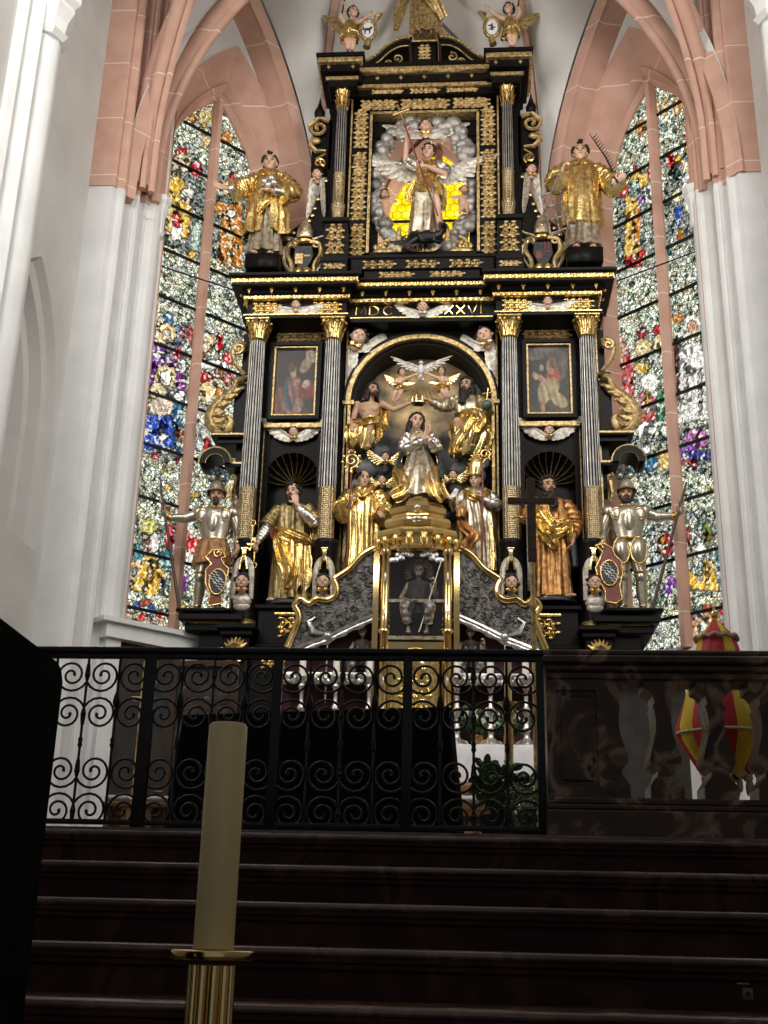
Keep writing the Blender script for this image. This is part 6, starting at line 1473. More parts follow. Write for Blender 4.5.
# ---- seated Christ, offering the crown
def seat_scale(ytop, ybot, x, Y, frac): return height_of(x, ytop, ybot, Y)/frac
def fig_christ():
    Y = 14.85; w = P(368, 456, Y); H = seat_scale(384, 456, 368, Y, .80); f = Fig('saviour_statue', 'seated bare-chested bearded figure in gold loincloth reaching towards the crown', 'statue', w, H, seed=12)
    # heights relative to the hanging foot at 0: seat at .26
    f.torso((-.01, .03, .30), (.0, .0, .50), (.01, -.01, .61)); f.head((.03, -.03, .715), .55, .08, -.06, 1.0, 'long', 'hair_brown', 'short', (.015, 0, .59))
    f.b.ell((-.045, -.04, .51), .05, .03, .04); f.b.ell((.05, -.04, .51), .05, .03, .04); f.b.ell((0, -.03, .40), .06, .045, .08)
    f.arm((-.125, 0, .565), (-.165, .0, .40), (-.165, -.13, .29), (.1, -.6, -.6), (0, 0, -1), .3); f.arm((.135, .0, .57), (.255, -.02, .50), (.405, -.05, .555), (.95, -.1, .25), (0, .2, -1), .3)
    f.leg((.05, 0, .28), (.035, -.19, .29), (.0, -.13, .06), (.35, -1, -.35), 1.05); f.leg((-.08, 0, .28), (-.14, -.17, .25), (-.15, -.09, .03), (-.2, -1, -.4))
    f.robe('loincloth', 'gold_bright', [((-.04, .0, .345), .10, .075), ((-.04, -.03, .30), .14, .12), ((-.06, -.06, .24), .165, .15), ((-.07, -.06, .15), .155, .14), ((-.09, -.05, .07), .12, .12)], (.04, .24), hem=.06, nf=5)
    f.swag('loincloth', 'gold_bright', [(-.14, -.10, .34), (-.05, -.17, .29), (.06, -.21, .30), (.12, -.16, .30), (.20, -.12, .24)], [.03, .05, .05, .05, .025], [.02, .03, .025, .03, .015]); f.swag('loincloth', 'gold_bright', [(.09, -.13, .29), (.11, -.11, .18), (.09, -.09, .10)], [.03, .05, .02], [.02, .03, .015]); f.swag('loincloth', 'gold_bright', [(-.17, -.15, .27), (-.17, -.17, .14), (-.15, -.14, .05)], [.05, .06, .03], [.03, .03, .02])
    f.swag('cloak', 'gold', [(-.09, .06, .64), (.06, .085, .60), (.125, .04, .50), (.135, .02, .34), (.11, .0, .25)], [.02, .04, .06, .065, .03], [.02, .03, .03, .03, .02])
    return f.finish('flesh_dark')
fig_christ()
# ---- seated old man with orb
def fig_father():
    Y = 14.85; w = P(468, 462, Y); H = seat_scale(379, 462, 466, Y, .86); f = Fig('god_father_statue', 'seated long-bearded old man with a green orb, gold robe over his knees', 'statue', w, H, seed=13)
    f.torso((.0, .04, .36), (-.005, .0, .56), (-.01, -.01, .67)); f.head((-.015, -.03, .775), -.35, .12, .06, 1.08, 'long', 'hair_brown', 'long', (-.01, 0, .65))
    f.arm((-.125, 0, .63), (-.215, -.03, .555), (-.36, -.07, .60), (-.9, -.1, .3), (0, .2, -1), .4); f.arm((.13, 0, .63), (.195, -.02, .49), (.14, -.13, .49), (.6, -.4, .3), (0, 1, .2), .5)
    f.leg((.05, 0, .33), (.09, -.20, .37), (.04, -.13, .12), (0, -1, -.3)); f.leg((-.05, 0, .33), (-.10, -.20, .33), (-.075, -.13, .07), (0, -1, -.3))
    f.robe('tunic', 'silver_gilt', [((-.01, 0, .685), .055, .05), ((-.005, 0, .65), .125, .07), ((0, -.01, .56), .135, .09), ((0, -.01, .45), .13, .095), ((0, .0, .34), .15, .12)], (.02, .12), nf=5)
    f.sleeve('sleeves', 'silver_gilt', [(-.11, 0, .64), (-.19, -.02, .58), (-.25, -.04, .56), (-.345, -.068, .595)], [.055, .068, .06, .036], .18); f.sleeve('sleeves', 'gold_green', [(.11, 0, .64), (.18, .0, .56), (.20, -.03, .49), (.16, -.11, .49)], [.06, .065, .058, .034])
    f.robe('mantle', 'gold_bright', [((0, .0, .43), .12, .10), ((0, -.05, .38), .17, .16), ((0, -.08, .30), .185, .17), ((-.005, -.08, .18), .17, .15), ((-.03, -.07, .06), .14, .12)], (.04, .24), hem=.07, nf=5)
    f.swag('mantle', 'gold_bright', [(-.12, -.06, .43), (-.03, -.16, .41), (.07, -.22, .40), (.13, -.20, .33), (.08, -.18, .22)], [.03, .05, .055, .06, .05], [.02, .03, .03, .03, .03]); f.swag('mantle', 'gold_bright', [(.09, -.20, .37), (.0, -.22, .28), (-.07, -.20, .16), (-.12, -.17, .02)], [.05, .06, .07, .03], [.03, .03, .03, .02]); f.swag('mantle', 'gold', [(.13, -.14, .35), (.18, -.10, .22), (.17, -.06, .10)], [.05, .07, .03], [.03, .03, .02]); f.swag('mantle', 'gold', [(.05, .07, .70), (.16, .06, .64), (.21, .03, .50), (.20, .0, .36)], [.03, .045, .05, .04], [.02, .03, .03, .02])
    f.mb('orb', 'globe_green').ell((.175, -.165, .505), .052, .052, .052, 16, 12); c = f.mb('orb_cross', 'gold_bright'); c.tube([(.175, -.165, .55), (.19, -.165, .68)], .007, 6); c.tube([(.135, -.165, .625), (.235, -.165, .635)], .007, 6)
    return f.finish('flesh_dark')
fig_father()
# ---- kneeling Mary
def fig_mary():
    Y = 14.72; w = P(418, 503, Y); H = seat_scale(415, 503, 416, Y, .80); f = Fig('madonna_statue', 'kneeling crowned-to-be woman in gold mantle, hands joined in prayer', 'statue', w, H, seed=14)
    f.torso((0, .04, .30), (.0, .0, .52), (-.005, -.01, .63), .92); f.head((-.02, -.025, .725), .25, .12, .08, 1.02, 'long', 'hair_brown', None, (-.005, 0, .61))
    f.arm((-.105, 0, .575), (-.115, -.06, .44), (.05, -.145, .52), (.25, .0, 1), (1, -.2, 0), .1); f.arm((.105, 0, .575), (.15, -.06, .45), (.085, -.145, .525), (.1, .0, 1), (-1, -.2, 0), .1)
    f.robe('dress', 'silver_gilt', [((0, 0, .645), .05, .045), ((0, -.005, .61), .105, .062), ((0, -.01, .53), .11, .08), ((.005, -.02, .43), .10, .08), ((.01, -.05, .30), .14, .12), ((.015, -.06, .15), .19, .16), ((.02, -.06, .0), .26, .19)], (.015, .2), nf=5)
    f.sleeve('sleeves', 'silver', [(-.095, 0, .59), (-.12, -.04, .50), (-.10, -.08, .45), (.0, -.13, .49), (.045, -.145, .515)], [.05, .054, .05, .04, .028], .18); f.sleeve('sleeves', 'silver', [(.095, 0, .59), (.14, -.04, .50), (.145, -.08, .46), (.09, -.14, .515)], [.05, .054, .046, .028], .18)
    f.robe('mantle', 'gold', [((0, .02, .64), .075, .055), ((0, .02, .59), .135, .085), ((0, .02, .47), .17, .11), ((.005, .01, .30), .205, .14), ((.01, .0, .12), .245, .17), ((.015, -.01, -.03), .33, .21)], (.02, .18), th=(-.45, PI+.6), nf=4, hem=.04)
    f.swag('mantle', 'gold', [(-.17, -.02, .34), (-.15, -.12, .20), (-.10, -.19, .06), (-.20, -.18, -.02)], [.04, .06, .08, .06], [.025, .03, .03, .02]); f.swag('mantle', 'gold', [(.16, -.06, .30), (.12, -.16, .16), (.16, -.20, .02), (.22, -.18, -.04)], [.04, .06, .07, .05], [.025, .03, .03, .02])
    f.swag('mantle_lining', 'mantle_blue', [(-.13, -.06, .46), (-.165, -.07, .33), (-.185, -.08, .20)], [.012, .022, .02], [.015, .02, .015]); f.swag('mantle_lining', 'mantle_blue', [(.17, -.06, .44), (.185, -.08, .30), (.20, -.10, .18)], [.012, .022, .02], [.015, .02, .015])
    f.collar('collar', 'gold', (0, -.01, .625), .058, .05, .01); return f.finish()
fig_mary()
# ---- crown and dove
w = P(418.5, 404, 14.75); t = thing('crown', 'small gold crown held up over the kneeling woman', 'crown', w); mb = MB(); r = .085
mb.tube([w+V((r*math.cos(a), r*math.sin(a)*.8, .012)) for a in [2*PI*k/20 for k in range(20)]], .018, 6, closed=True)
for k in range(6):
    a = 2*PI*k/6+.2; q = w+V((r*math.cos(a), r*.8*math.sin(a), 0)); mb.tube([q, q+V((0, 0, .09))], [.02, .012], 6); mb.ell(q+V((0, 0, .105)), .022, .02, .022, 7, 5); mb.tube([q+V((0, 0, .08)), w+V((r*.5*math.cos(a), r*.4*math.sin(a), .13)), w+V((0, 0, .11))], .01, 5)
obj('circlet', mb, MAT['gold_bright'], t); mb = MB(); mb.ell(w+V((0, 0, .04)), .055, .045, .06, 10, 7); obj('cap', mb, MAT['red_cloth'], t)
w = P(421, 372, 14.95); t = thing('dove', 'white dove with spread wings above the two gold-winged putti', 'dove', w); mb = MB()
mb.ell(w+V((0, 0, .04)), .045, .05, .085, 10, 8); mb.ell(w+V((0, -.02, .13)), .032, .036, .034, 9, 7); mb.cap(w+V((0, -.05, .125)), w+V((0, -.075, .115)), .01, .004, 6); obj('body', mb, MAT['linen'], t)
mb = MB(); wing(mb, w+V((.02, 0, .07)), (.30, 0, .13), (.05, 0, -.1), 8, .85, .13); obj('wing', mb, MAT['wing_silver'], t); mb = MB(); wing(mb, w+V((-.02, 0, .07)), (-.30, 0, .13), (-.05, 0, -.1), 8, .85, .13); obj('wing', mb, MAT['wing_silver'], t)
mb = MB(); [mb.tube([w+V((0, 0, -.02)), w+V((k*.025, 0, -.13))], [.016, .01], 5) for k in range(-2, 3)]; obj('tail', mb, MAT['wing_silver'], t)
# ---- child angels
def putto(name, label, px_, py_, Y, H, pose, seed=1, wingm='gold_bright', skin='flesh', rz=0, group=None, cloth='gold', extra=None):
    w = P(px_, py_, Y); f = Fig(name, label, 'angel figure', w, H, rz, group, .0095, seed)
    sc = 1.45; J = pose; b = f.b
    pel, ch = V(J['pel']), V(J['chest']); b.ell(pel, .095, .085, .09); b.ell(pel.lerp(ch, .45)+V((0, -.02, 0)), .09, .085, .10); b.ell(ch, .105, .08, .10)
    f.head(J['head'], J.get('yaw', 0), J.get('pitch', 0), J.get('roll', 0), 1.62, 'short', 'hair_brown', None, ch+V((0, 0, .07)))
    for sd in ('l', 'r'):
        sh, el, wr = [V(q) for q in J['arm'+sd]]; b.ell(sh, .05); b.cap(sh, el, .048, .04); b.cap(el, wr, .042, .026); f.hand(wr, wr-el, (0, -1, 0), .5, 1.35)
        hp, kn, an = [V(q) for q in J['leg'+sd]]; b.cap(hp, kn, .078, .055); b.cap(kn, kn.lerp(an, .4), .055, .052); b.cap(kn.lerp(an, .4), an, .052, .03); d = V(J.get('toe', (0, -1, -.3))).normalized(); R = rot_to((0, -1, 0), d); b.ell(an+d*.045, .032, .065, .026, 9, 7, R=R)
    f.swag('sash', cloth, [pel+V((-.10, -.02, .05)), pel+V((-.02, -.11, -.02)), pel+V((.09, -.06, -.03)), pel+V((.14, .03, -.12))], [.05, .075, .07, .03], [.03, .03, .03, .02]); f.swag('sash', cloth, [pel+V((.09, .02, .04)), pel+V((.0, -.10, -.04)), pel+V((-.10, -.05, -.10)), pel+V((-.13, .02, -.18))], [.04, .06, .06, .03], [.03, .035, .03, .02])
    for sp, dr, sg in J['wings']: wing(f.mb('wing', wingm, None, sg), ch+V((sg*.05, .075, .03)), sp, dr, 7, .95, .3)
    if extra: extra(f)
    return f.finish(skin)
pp = dict(pel=(0, 0, .44), chest=(.02, -.01, .62), head=(.05, -.03, .83), yaw=.5, arml=[(-.07, 0, .66), (-.13, -.06, .55), (-.03, -.1, .54)], armr=[(.12, 0, .66), (.24, -.03, .70), (.38, -.05, .76)], legl=[(-.04, 0, .40), (-.13, -.05, .24), (-.16, .0, .06)], legr=[(.04, 0, .40), (.02, -.07, .22), (-.05, .0, .08)], wings=[((-.26, .05, .14), (-.05, 0, -.22), -1), ((.20, .05, -.02), (.05, 0, -.18), 1)])
putto('putto_figure', 'small flying putto reaching up to the dove, seated man below', 399.5, 403, 14.9, .56, pp, 21)
mir = lambda L: [(-a, b, c) for a, b, c in L]
pm = dict(pel=(0, 0, .44), chest=(-.02, -.01, .62), head=(-.04, -.03, .83), yaw=-.2, arml=mir(pp['armr']), armr=mir(pp['arml']), legl=[(-.04, 0, .40), (.0, -.07, .22), (.07, .0, .06)], legr=[(.04, 0, .40), (.10, -.05, .24), (.17, .0, .08)], wings=[((.26, .05, .14), (.05, 0, -.22), 1), ((-.20, .05, -.02), (-.05, 0, -.18), -1)])
putto('putto_figure', 'small flying putto reaching up to the dove, orb bearer below', 443, 402, 14.9, .56, pm, 22)
# ---- archangel with the cross staff, standing on the dragon
def fig_michael():
    Y = 14.66; w = P(426, 236, Y); H = height_of(426, 146, 236, Y); f = Fig('archangel_statue', 'winged archangel piercing the fallen dragon with a long cross staff', 'statue', w, H, seed=16)
    f.torso((.0, 0, .50), (.01, -.01, .70), (.01, -.015, .81), .95); f.head((.015, -.03, .91), -.2, .14, .1, 1.05, 'short', 'hair_brown', None, (.01, 0, .79))
    f.arm((-.12, 0, .77), (-.20, -.06, .80), (-.185, -.14, 1.01), (-.1, -.2, 1), (1, 0, 0), 1.0); f.arm((.125, 0, .765), (.17, -.05, .64), (-.005, -.15, .665), (-1, -.2, .0), (0, -1, .3), .9)
    f.leg((-.05, 0, .48), (-.06, -.02, .27), (-.07, 0, .04)); f.leg((.05, 0, .48), (.10, -.10, .30), (.12, -.08, .08), (.3, -1, -.2))
    f.robe('tunic', 'silver_gilt', [((.0, 0, .55), .10, .08), ((-.01, -.02, .45), .13, .11), ((-.02, -.01, .30), .135, .115), ((-.03, 0, .14), .145, .12), ((-.04, .01, .0), .15, .11)], (.04, .24), nf=5)
    f.robe('cuirass', 'gold', [((.01, 0, .825), .05, .045), ((.01, -.005, .79), .118, .068), ((.01, -.01, .70), .118, .083), ((.005, -.01, .60), .10, .078), ((0, -.01, .53), .115, .09), ((-.01, -.015, .45), .155, .12), ((-.01, -.015, .40), .165, .125)], (.02, .14), nf=4)
    f.sleeve('sleeves', 'silver', [(-.10, 0, .78), (-.16, -.03, .80), (-.205, -.06, .81)], [.05, .065, .05]); f.sleeve('sleeves', 'silver', [(.10, 0, .78), (.16, -.02, .71), (.165, -.06, .65)], [.05, .065, .05])
    f.swag('sash', 'gold_green', [(.09, -.08, .58), (.14, -.02, .45), (.15, .02, .28)], [.03, .05, .03], [.02, .03, .02]); f.swag('sash', 'gold', [(-.09, -.07, .56), (-.15, -.05, .45), (-.16, -.03, .36)], [.03, .05, .03], [.02, .03, .02])
    wing(f.mb('wing', 'wing_silver'), (-.06, .07, .78), (-.40, -.02, .12), (-.05, 0, -.2), 10, .95, .2); wing(f.mb('wing', 'wing_silver', None, 2), (.06, .07, .74), (.42, -.02, .12), (.05, 0, -.2), 10, .95, .2)
    st = f.mb('staff', 'heraldic_red'); st.tube([(.115, -.17, .10), (-.215, -.18, 1.13)], .008, 7); c = f.mb('staff_cross', 'gold_bright'); c.tube([(-.215, -.18, 1.13), (-.28, -.18, 1.34)], .011, 7); c.tube([(-.325, -.18, 1.225), (-.17, -.18, 1.285)], .011, 7)
    f.mb('crest', 'silver').ell((.045, -.075, .985), .016, .016, .03, 7, 5); return f.finish()
fig_michael()
w = P(425, 244, 14.6); t = thing('dragon', 'black winged dragon sprawled under the archangel', 'dragon', w); mb = MB()
mb.tube(curve([w+V((-.20, .0, .02)), w+V((-.08, -.04, .08)), w+V((.08, -.05, .07)), w+V((.2, -.05, .12)), w+V((.27, -.08, .2))]), [.05]*8+[.085]*12+[.07]*6+[.055]*7, 9); mb.ell(w+V((.28, -.11, .22)), .055, .08, .045, 9, 7); mb.cap(w+V((.28, -.14, .21)), w+V((.30, -.20, .19)), .035, .02, 8)
for k in range(4): mb.tube([w+V((.30-.12*k, -.06, .16-.03*k)), w+V((.31-.12*k, -.02, .22-.03*k))], [.02, .003], 5)
for a, b2 in (((.1, -.06, .04), (.2, -.12, -.05)), ((-.06, -.05, .04), (-.02, -.13, -.04))): mb.cap(w+V(a), w+V(b2), .035, .02, 8); mb.ell(w+V(b2), .05, .05, .025, 8, 6)
mb.tube(curve([w+V((-.2, 0, .02)), w+V((-.32, .0, .0)), w+V((-.33, -.02, .1)), w+V((-.24, -.03, .14))]), [.045-.0016*k for k in range(25)], 7); obj('body', fuse(mb, .012), MAT['dark_metal'], t)
mb = MB(); wing(mb, w+V((-.02, .0, .07)), (-.36, -.04, -.05), (-.06, -.02, -.14), 7, .9, .2); obj('wing', mb, MAT['dark_metal'], t)
# ---- two deacons on the cornice
def fig_deacon(s, px_, py_, ytop, label, seed):
    Y = 14.45; w = P(px_, py_, Y); f = Fig('deacon_statue', label, 'statue', w, height_of(px_, ytop, py_, Y), seed=seed); m = lambda p: (s*p[0], p[1], p[2])
    f.torso(); f.head((0, -.02, .918), -.1*s, .05, 0, 1.12, 'fringe', 'hair_brown', None, (0, 0, .81))
    if s < 0: f.arm((-.125, 0, .775), (-.22, -.04, .65), (-.335, -.08, .635), (-.9, -.2, .2), (0, -1, 0), .4); f.arm((.125, 0, .775), (.20, -.03, .59), (.06, -.15, .555), (-.9, -.3, 0), (0, .3, -1), .5)
    else: f.arm((-.125, 0, .775), (-.20, -.06, .61), (-.17, -.15, .62), (.2, -.2, .8), (1, -.2, 0), 1.0); f.arm((.125, 0, .775), (.205, -.02, .62), (.26, -.13, .54), (.4, -.6, .3), (0, 1, .4), .9)
    f.leg((-.05, 0, .50), (-.05, -.02, .27), (-.065, -.02, .035)); f.leg((.05, 0, .50), (.05, -.01, .27), (.065, -.01, .035))
    f.robe('alb', 'silver_gilt', [((0, 0, .84), .05, .045), ((0, 0, .70), .11, .075), ((0, 0, .45), .125, .09), ((0, 0, .2), .135, .10), ((0, -.01, .03), .16, .12)], (.02, .22))
    mt = 'gold'
    if s > 0: f.robe('dalmatic', mt, [((0, 0, .845), .055, .05), ((0, -.005, .80), .135, .072), ((0, -.01, .68), .15, .095), ((0, -.015, .50), .155, .105), ((0, -.01, .36), .16, .11), ((0, -.01, .235), .165, .112)], (.02, .13), nf=4)
    else:
        f.robe('dalmatic', mt, [((0, 0, .845), .055, .05), ((0, -.005, .80), .135, .072), ((0, -.01, .68), .155, .10), ((0, -.01, .50), .17, .11), ((.0, 0, .36), .185, .115), ((-.01, 0, .24), .20, .12)], (.02, .16), nf=4, th=(-PI/2+.28, 3*PI/2-.1), hem=.06)
        f.swag('dalmatic', mt, [(.04, -.10, .60), (.01, -.125, .48), (-.05, -.125, .36)], [.03, .04, .02], [.02, .025, .015])
    f.robe('hood', mt, [((0, .005, .86), .05, .045), ((0, -.005, .84), .085, .07), ((0, -.015, .80), .115, .085), ((0, -.02, .775), .11, .085)], (.02, .09), nf=3, hem=.015)
    A1, A2 = ([(-.11, 0, .785), (-.18, -.02, .71), (-.225, -.04, .66), (-.275, -.06, .62)], [(.11, 0, .785), (.19, -.02, .68), (.205, -.05, .60), (.14, -.12, .56)]) if s < 0 else ([(-.11, 0, .785), (-.18, -.04, .70), (-.205, -.07, .62), (-.19, -.11, .56)], [(.11, 0, .785), (.185, -.01, .70), (.215, -.04, .63), (.25, -.10, .55)])
    for q in (A1, A2): f.sleeve('sleeves', mt, q, [.055, .068, .085, .095])
    for a, b2 in (((A1[2]), (-.325, -.078, .635) if s < 0 else (-.175, -.145, .61)), (A2[2], (.07, -.145, .555) if s < 0 else (.255, -.125, .545))): f.sleeve('cuffs', 'silver', [a, V(a).lerp(V(b2), .5), b2], [.05, .046, .03])
    if s < 0:
        for k, (dx, dz) in enumerate(((-.01, .635), (.05, .665), (.07, .62), (.025, .60))): f.mb('stone' if k == 0 else 'stone_%s' % 'bcd'[k-1] if False else 'stones', 'silver').ell((dx, -.165, dz), .034, .032, .033, 9, 7)
    else:
        gr = f.mb('gridiron', 'silver_dark'); O = V((-.27, -.20, .05)); ux, uz = V((.14, .02, .065)), V((-.055, .02, .36))
        for k in range(3): a = O+ux*(k/2); gr.tube([a, a+uz], .008, 6)
        for k in range(4): a = O+uz*(k/3.0); gr.tube([a-ux*.08, a+ux*1.08], .008, 6)
        gr.tube([O+ux*.5+uz, (-.17, -.17, .66)], .009, 6)
        pm_ = f.mb('palm', 'dark_metal'); a, b2 = V((.265, -.16, .53)), V((.07, -.10, 1.04)); pm_.tube([a, a.lerp(b2, .5)+V((.02, 0, 0)), b2], [.009, .007, .003], 6)
        for k in range(14): q = a.lerp(b2, .2+.055*k)+V((.014, 0, 0)); pm_.tube([q, q+V((.035, 0, .045))], [.006, .001], 5)
    f.add('plinth', 'black_lacquer', lambda b: b.box(-.135, .135, -.10, .11, -.14, .0, .01)); return f.finish()
fig_deacon(-1, 264, 259, 157, 'deacon statue in gold cloak clasping stones to his chest', 17)
fig_deacon(1, 584, 253, 146, 'deacon statue in gold dalmatic with an iron gridiron and palm branch', 18)
# ---- figures on top
def shield_extra(s, mark):
    def fn(f):
        c = f.mb('cartouche', 'gold_dull'); cx, cz = .33*s, .36; c.tube([(cx+.13*math.cos(a), -.13, cz+.20*math.sin(a)) for a in [2*PI*k/22 for k in range(22)]], .035, 7, closed=True); c.tube([(cx+.02*s, -.13, cz-.2), (cx-.02*s, -.12, 0.0)], [.05, .07], 7)
        c.tube([(cx+.1*s, -.13, cz+.16), (cx+.2*s, -.13, cz+.34), (cx+.1*s, -.13, cz+.30)], [.035, .05, .03], 7)
        f.mb('cartouche_field', 'linen', 'cartouche').ell((cx, -.13, cz), .115, .02, .18, 16, 10); k = f.mb('cartouche_mark', 'charcoal', 'cartouche')
        for q in mark: k.ell((cx+q[0], -.152, cz+q[1]), q[2], .012, q[3], 8, 6)
    return fn
pt = dict(pel=(0, 0, .40), chest=(.0, -.01, .60), head=(.05, -.03, .84), yaw=.4, arml=[(-.10, 0, .66), (-.17, -.02, .76), (-.13, -.05, .90)], armr=[(.10, 0, .64), (.20, -.08, .60), (.30, -.12, .66)], legl=[(-.05, 0, .38), (-.04, -.05, .22), (-.02, .0, .05)], legr=[(.05, 0, .38), (.07, -.04, .22), (.06, .0, .04)], wings=[((-.30, .05, .22), (-.10, 0, -.28), -1), ((.12, .06, .20), (.05, 0, -.2), 1)])
def tun(f): f.robe('tunic', 'gold', [((0, -.01, .66), .09, .075), ((0, -.01, .58), .125, .10), ((0, -.01, .46), .13, .115), ((0, -.02, .34), .16, .13), ((0, -.01, .24), .17, .13)], (.02, .2))
def rod(f): f.mb('lance', 'dark_metal').tube([(-.14, -.07, .80), (-.10, -.07, 1.12)], .014, 6)
hm_ = shield_extra(1, [(-.01, .0, .07, .028), (.05, .03, .025, .03), (-.05, -.05, .012, .05), (.03, -.05, .012, .05), (-.08, .02, .012, .04)])
def hmx(f): tun(f); rod(f); hm_(f)
putto('angel_figure', 'child angel on the top cornice propping a shield with a small dark animal', 349, 53, 14.5, .9, pt, 25, 'gold_dull', group='shield bearing angels on the top cornice', extra=hmx)
pt2 = dict(pel=(0, 0, .40), chest=(.0, -.01, .60), head=(-.03, -.03, .84), yaw=-.25, armr=mir(pt['arml']), arml=[(-.10, 0, .64), (-.22, -.06, .66), (-.36, -.10, .76)], legl=[(-.05, 0, .38), (-.02, -.05, .22), (.0, .0, .05)], legr=[(.05, 0, .38), (.07, -.03, .22), (.04, .0, .04)], wings=[((.34, .05, .18), (.10, 0, -.28), 1), ((-.12, .06, .2), (-.05, 0, -.2), -1)])
def ex2(f): tun(f); shield_extra(-1, [(-.03, .03, .05, .014), (.02, -.01, .05, .014), (-.01, -.05, .05, .014), (.0, .0, .014, .09)])(f); f.mb('torch', 'dark_metal').tube([(.13, -.06, .86), (.17, -.06, 1.08)], .018, 6)
putto('angel_figure', 'child angel on the top cornice propping a shield with a barred sign', 511, 49, 14.5, .88, pt2, 26, 'gold_dull', group='shield bearing angels on the top cornice', extra=ex2)
def fig_crown():
    Y = 14.6; w = P(426, 36, Y); f = Fig('crowning_statue', 'robed statue on the topmost pedestal, cut off by the edge of the picture', 'statue', w, 1.4, seed=27)
    f.torso(); f.head((0, -.02, .918), 0, .05, 0, 1.0, 'long', 'hair_brown', 'short', (0, 0, .81)); f.arm((-.125, 0, .775), (-.2, -.05, .62), (-.25, -.12, .70), (-.4, -.3, .8), (0, -1, 0), .4); f.arm((.125, 0, .775), (.2, -.02, .62), (.16, -.12, .50), (-.2, -.5, -.7), (0, -1, 0), .4)
    f.leg((-.05, 0, .50), (-.05, -.02, .27), (-.06, 0, .04)); f.leg((.05, 0, .50), (.05, -.02, .27), (.06, 0, .04))
    f.robe('robe', 'gold_dull', [((0, 0, .84), .055, .05), ((0, 0, .79), .13, .075), ((0, -.01, .6), .14, .10), ((0, -.01, .4), .16, .12), ((0, 0, .2), .17, .13), ((0, 0, 0), .17, .13)], (.02, .22)); f.swag('mantle', 'gold_dull', [(-.14, -.04, .62), (-.02, -.14, .48), (.10, -.13, .34), (.20, -.05, .20)], [.05, .08, .08, .05], [.03, .035, .03, .02]); f.swag('mantle', 'gold_dull', [(-.22, -.02, .60), (-.30, .0, .35), (-.34, .02, .12)], [.05, .07, .03], [.025, .025, .02]); f.sleeve('sleeves', 'gold_dull', [(-.11, 0, .78), (-.19, -.04, .65), (-.24, -.11, .68)], [.055, .06, .04]); f.sleeve('sleeves', 'gold_dull', [(.11, 0, .78), (.19, -.02, .65), (.165, -.11, .52)], [.055, .06, .04]); return f.finish()
fig_crown()
# ================================================================== RELIQUARY SHRINE ON THE ALTAR TABLE
YS = 13.75
SXC = P(416, 600, YS).x
def S(px_, py_, Y=YS): q = P(px_, py_, Y); return (q.x-SXC, q.z)
shr = thing('reliquary_shrine', 'gilded glass shrine with domed top and sloping silver relief wings on the altar table', 'shrine', (SXC, YS+.2, 3.62))
def sp(name, mb, m, parent=None, smooth=True, ang=None): return obj(name, mb, MAT[m], parent or shr, smooth, ang=ang)
X_ = lambda o: SXC+o
yc = YS+.22
mb = MB(); mb.lathe([(.03, 6.87), (.11, 6.86), (.14, 6.83), (.13, 6.80), (.16, 6.775), (.33, 6.745), (.385, 6.68), (.385, 6.61), (.35, 6.585), (.36, 6.56), (.43, 6.53), (.455, 6.48), (.44, 6.43), (.41, 6.41), (.46, 6.395), (.52, 6.37), (.535, 6.34), (.535, 6.30), (.50, 6.27), (.47, 6.25), (.47, 6.16), (.5, 6.14), (.5, 6.10), (.40, 6.08)], SXC, yc, 8, 1, .62, a0=PI/8)
sp('dome', mb, 'brass', smooth=False)
for k, a in enumerate([-PI/2+.36*(j-3.5) for j in range(8)]):
    mb = MB(); c, s_ = math.cos(a), math.sin(a); x, y = SXC+.51*c, yc+.51*.62*s_-.02; mb.lathe([(.012, 6.13), (.03, 6.17), (.045, 6.22), (.04, 6.25)], x, y, 8); sp('pendant', mb, 'gold_bright')
mb = MB(); mb.ell((SXC, yc-.25, 6.65), .05, .02, .035, 10, 7); mb.ell((SXC, yc-.30, 6.48), .075, .03, .04, 10, 7); mb.tube([(SXC-.12, yc-.27, 6.50), (SXC, yc-.31, 6.47), (SXC+.12, yc-.27, 6.50)], .014, 6); sp('dome_cartouche', mb, 'silver')
ps = []
for s in (-1, 1):
    mb = MB(); x = X_(s*.385); mb.lathe([(.085, 3.62), (.085, 3.9), (.066, 3.95), (.066, 5.03), (.088, 5.05), (.088, 5.09), (.066, 5.11), (.062, 6.02), (.08, 6.04), (.08, 6.1)], x, YS+.08, 20); po = sp('post', mb, 'brass')
    mb = MB()
    for z in (4.1, 4.45, 4.8, 5.3, 5.75): mb.ell((x, YS+.016, z), .018, .008, .06, 8, 6); mb.ell((x, YS+.016, z+.05), .010, .008, .015, 6, 5)
    obj('post_ornament', mb, MAT['silver'], po)
    mb = MB(); mb.box(*sorted((X_(s*.46), X_(s*.53))), YS+.02, YS+.16, 3.62, 6.08, .01); sp('pilaster', mb, 'brass')
mb = MB(); mb.box(X_(-.36), X_(.36), YS+.42, YS+.46, 4.9, 6.12); mb.box(X_(-.42), X_(-.36), YS+.1, YS+.46, 4.9, 6.12); mb.box(X_(.36), X_(.42), YS+.1, YS+.46, 4.9, 6.12); mb.box(X_(-.36), X_(.36), YS+.08, YS+.46, 4.94, 4.99); sp('case_lining', mb, 'red_cloth', smooth=False)
mb = MB(); mb.box(X_(-.335), X_(.335), YS+.05, YS+.062, 5.0, 6.08); sp('glass_pane', mb, 'case_glass', smooth=False)
mb = MB(); mb.box(X_(-.34), X_(.34), YS+.03, YS+.07, 5.43, 5.475, .008); mb.box(X_(-.34), X_(.34), YS+.03, YS+.07, 4.965, 5.015, .008); sp('cross_bar', mb, 'silver_gilt', smooth=False)
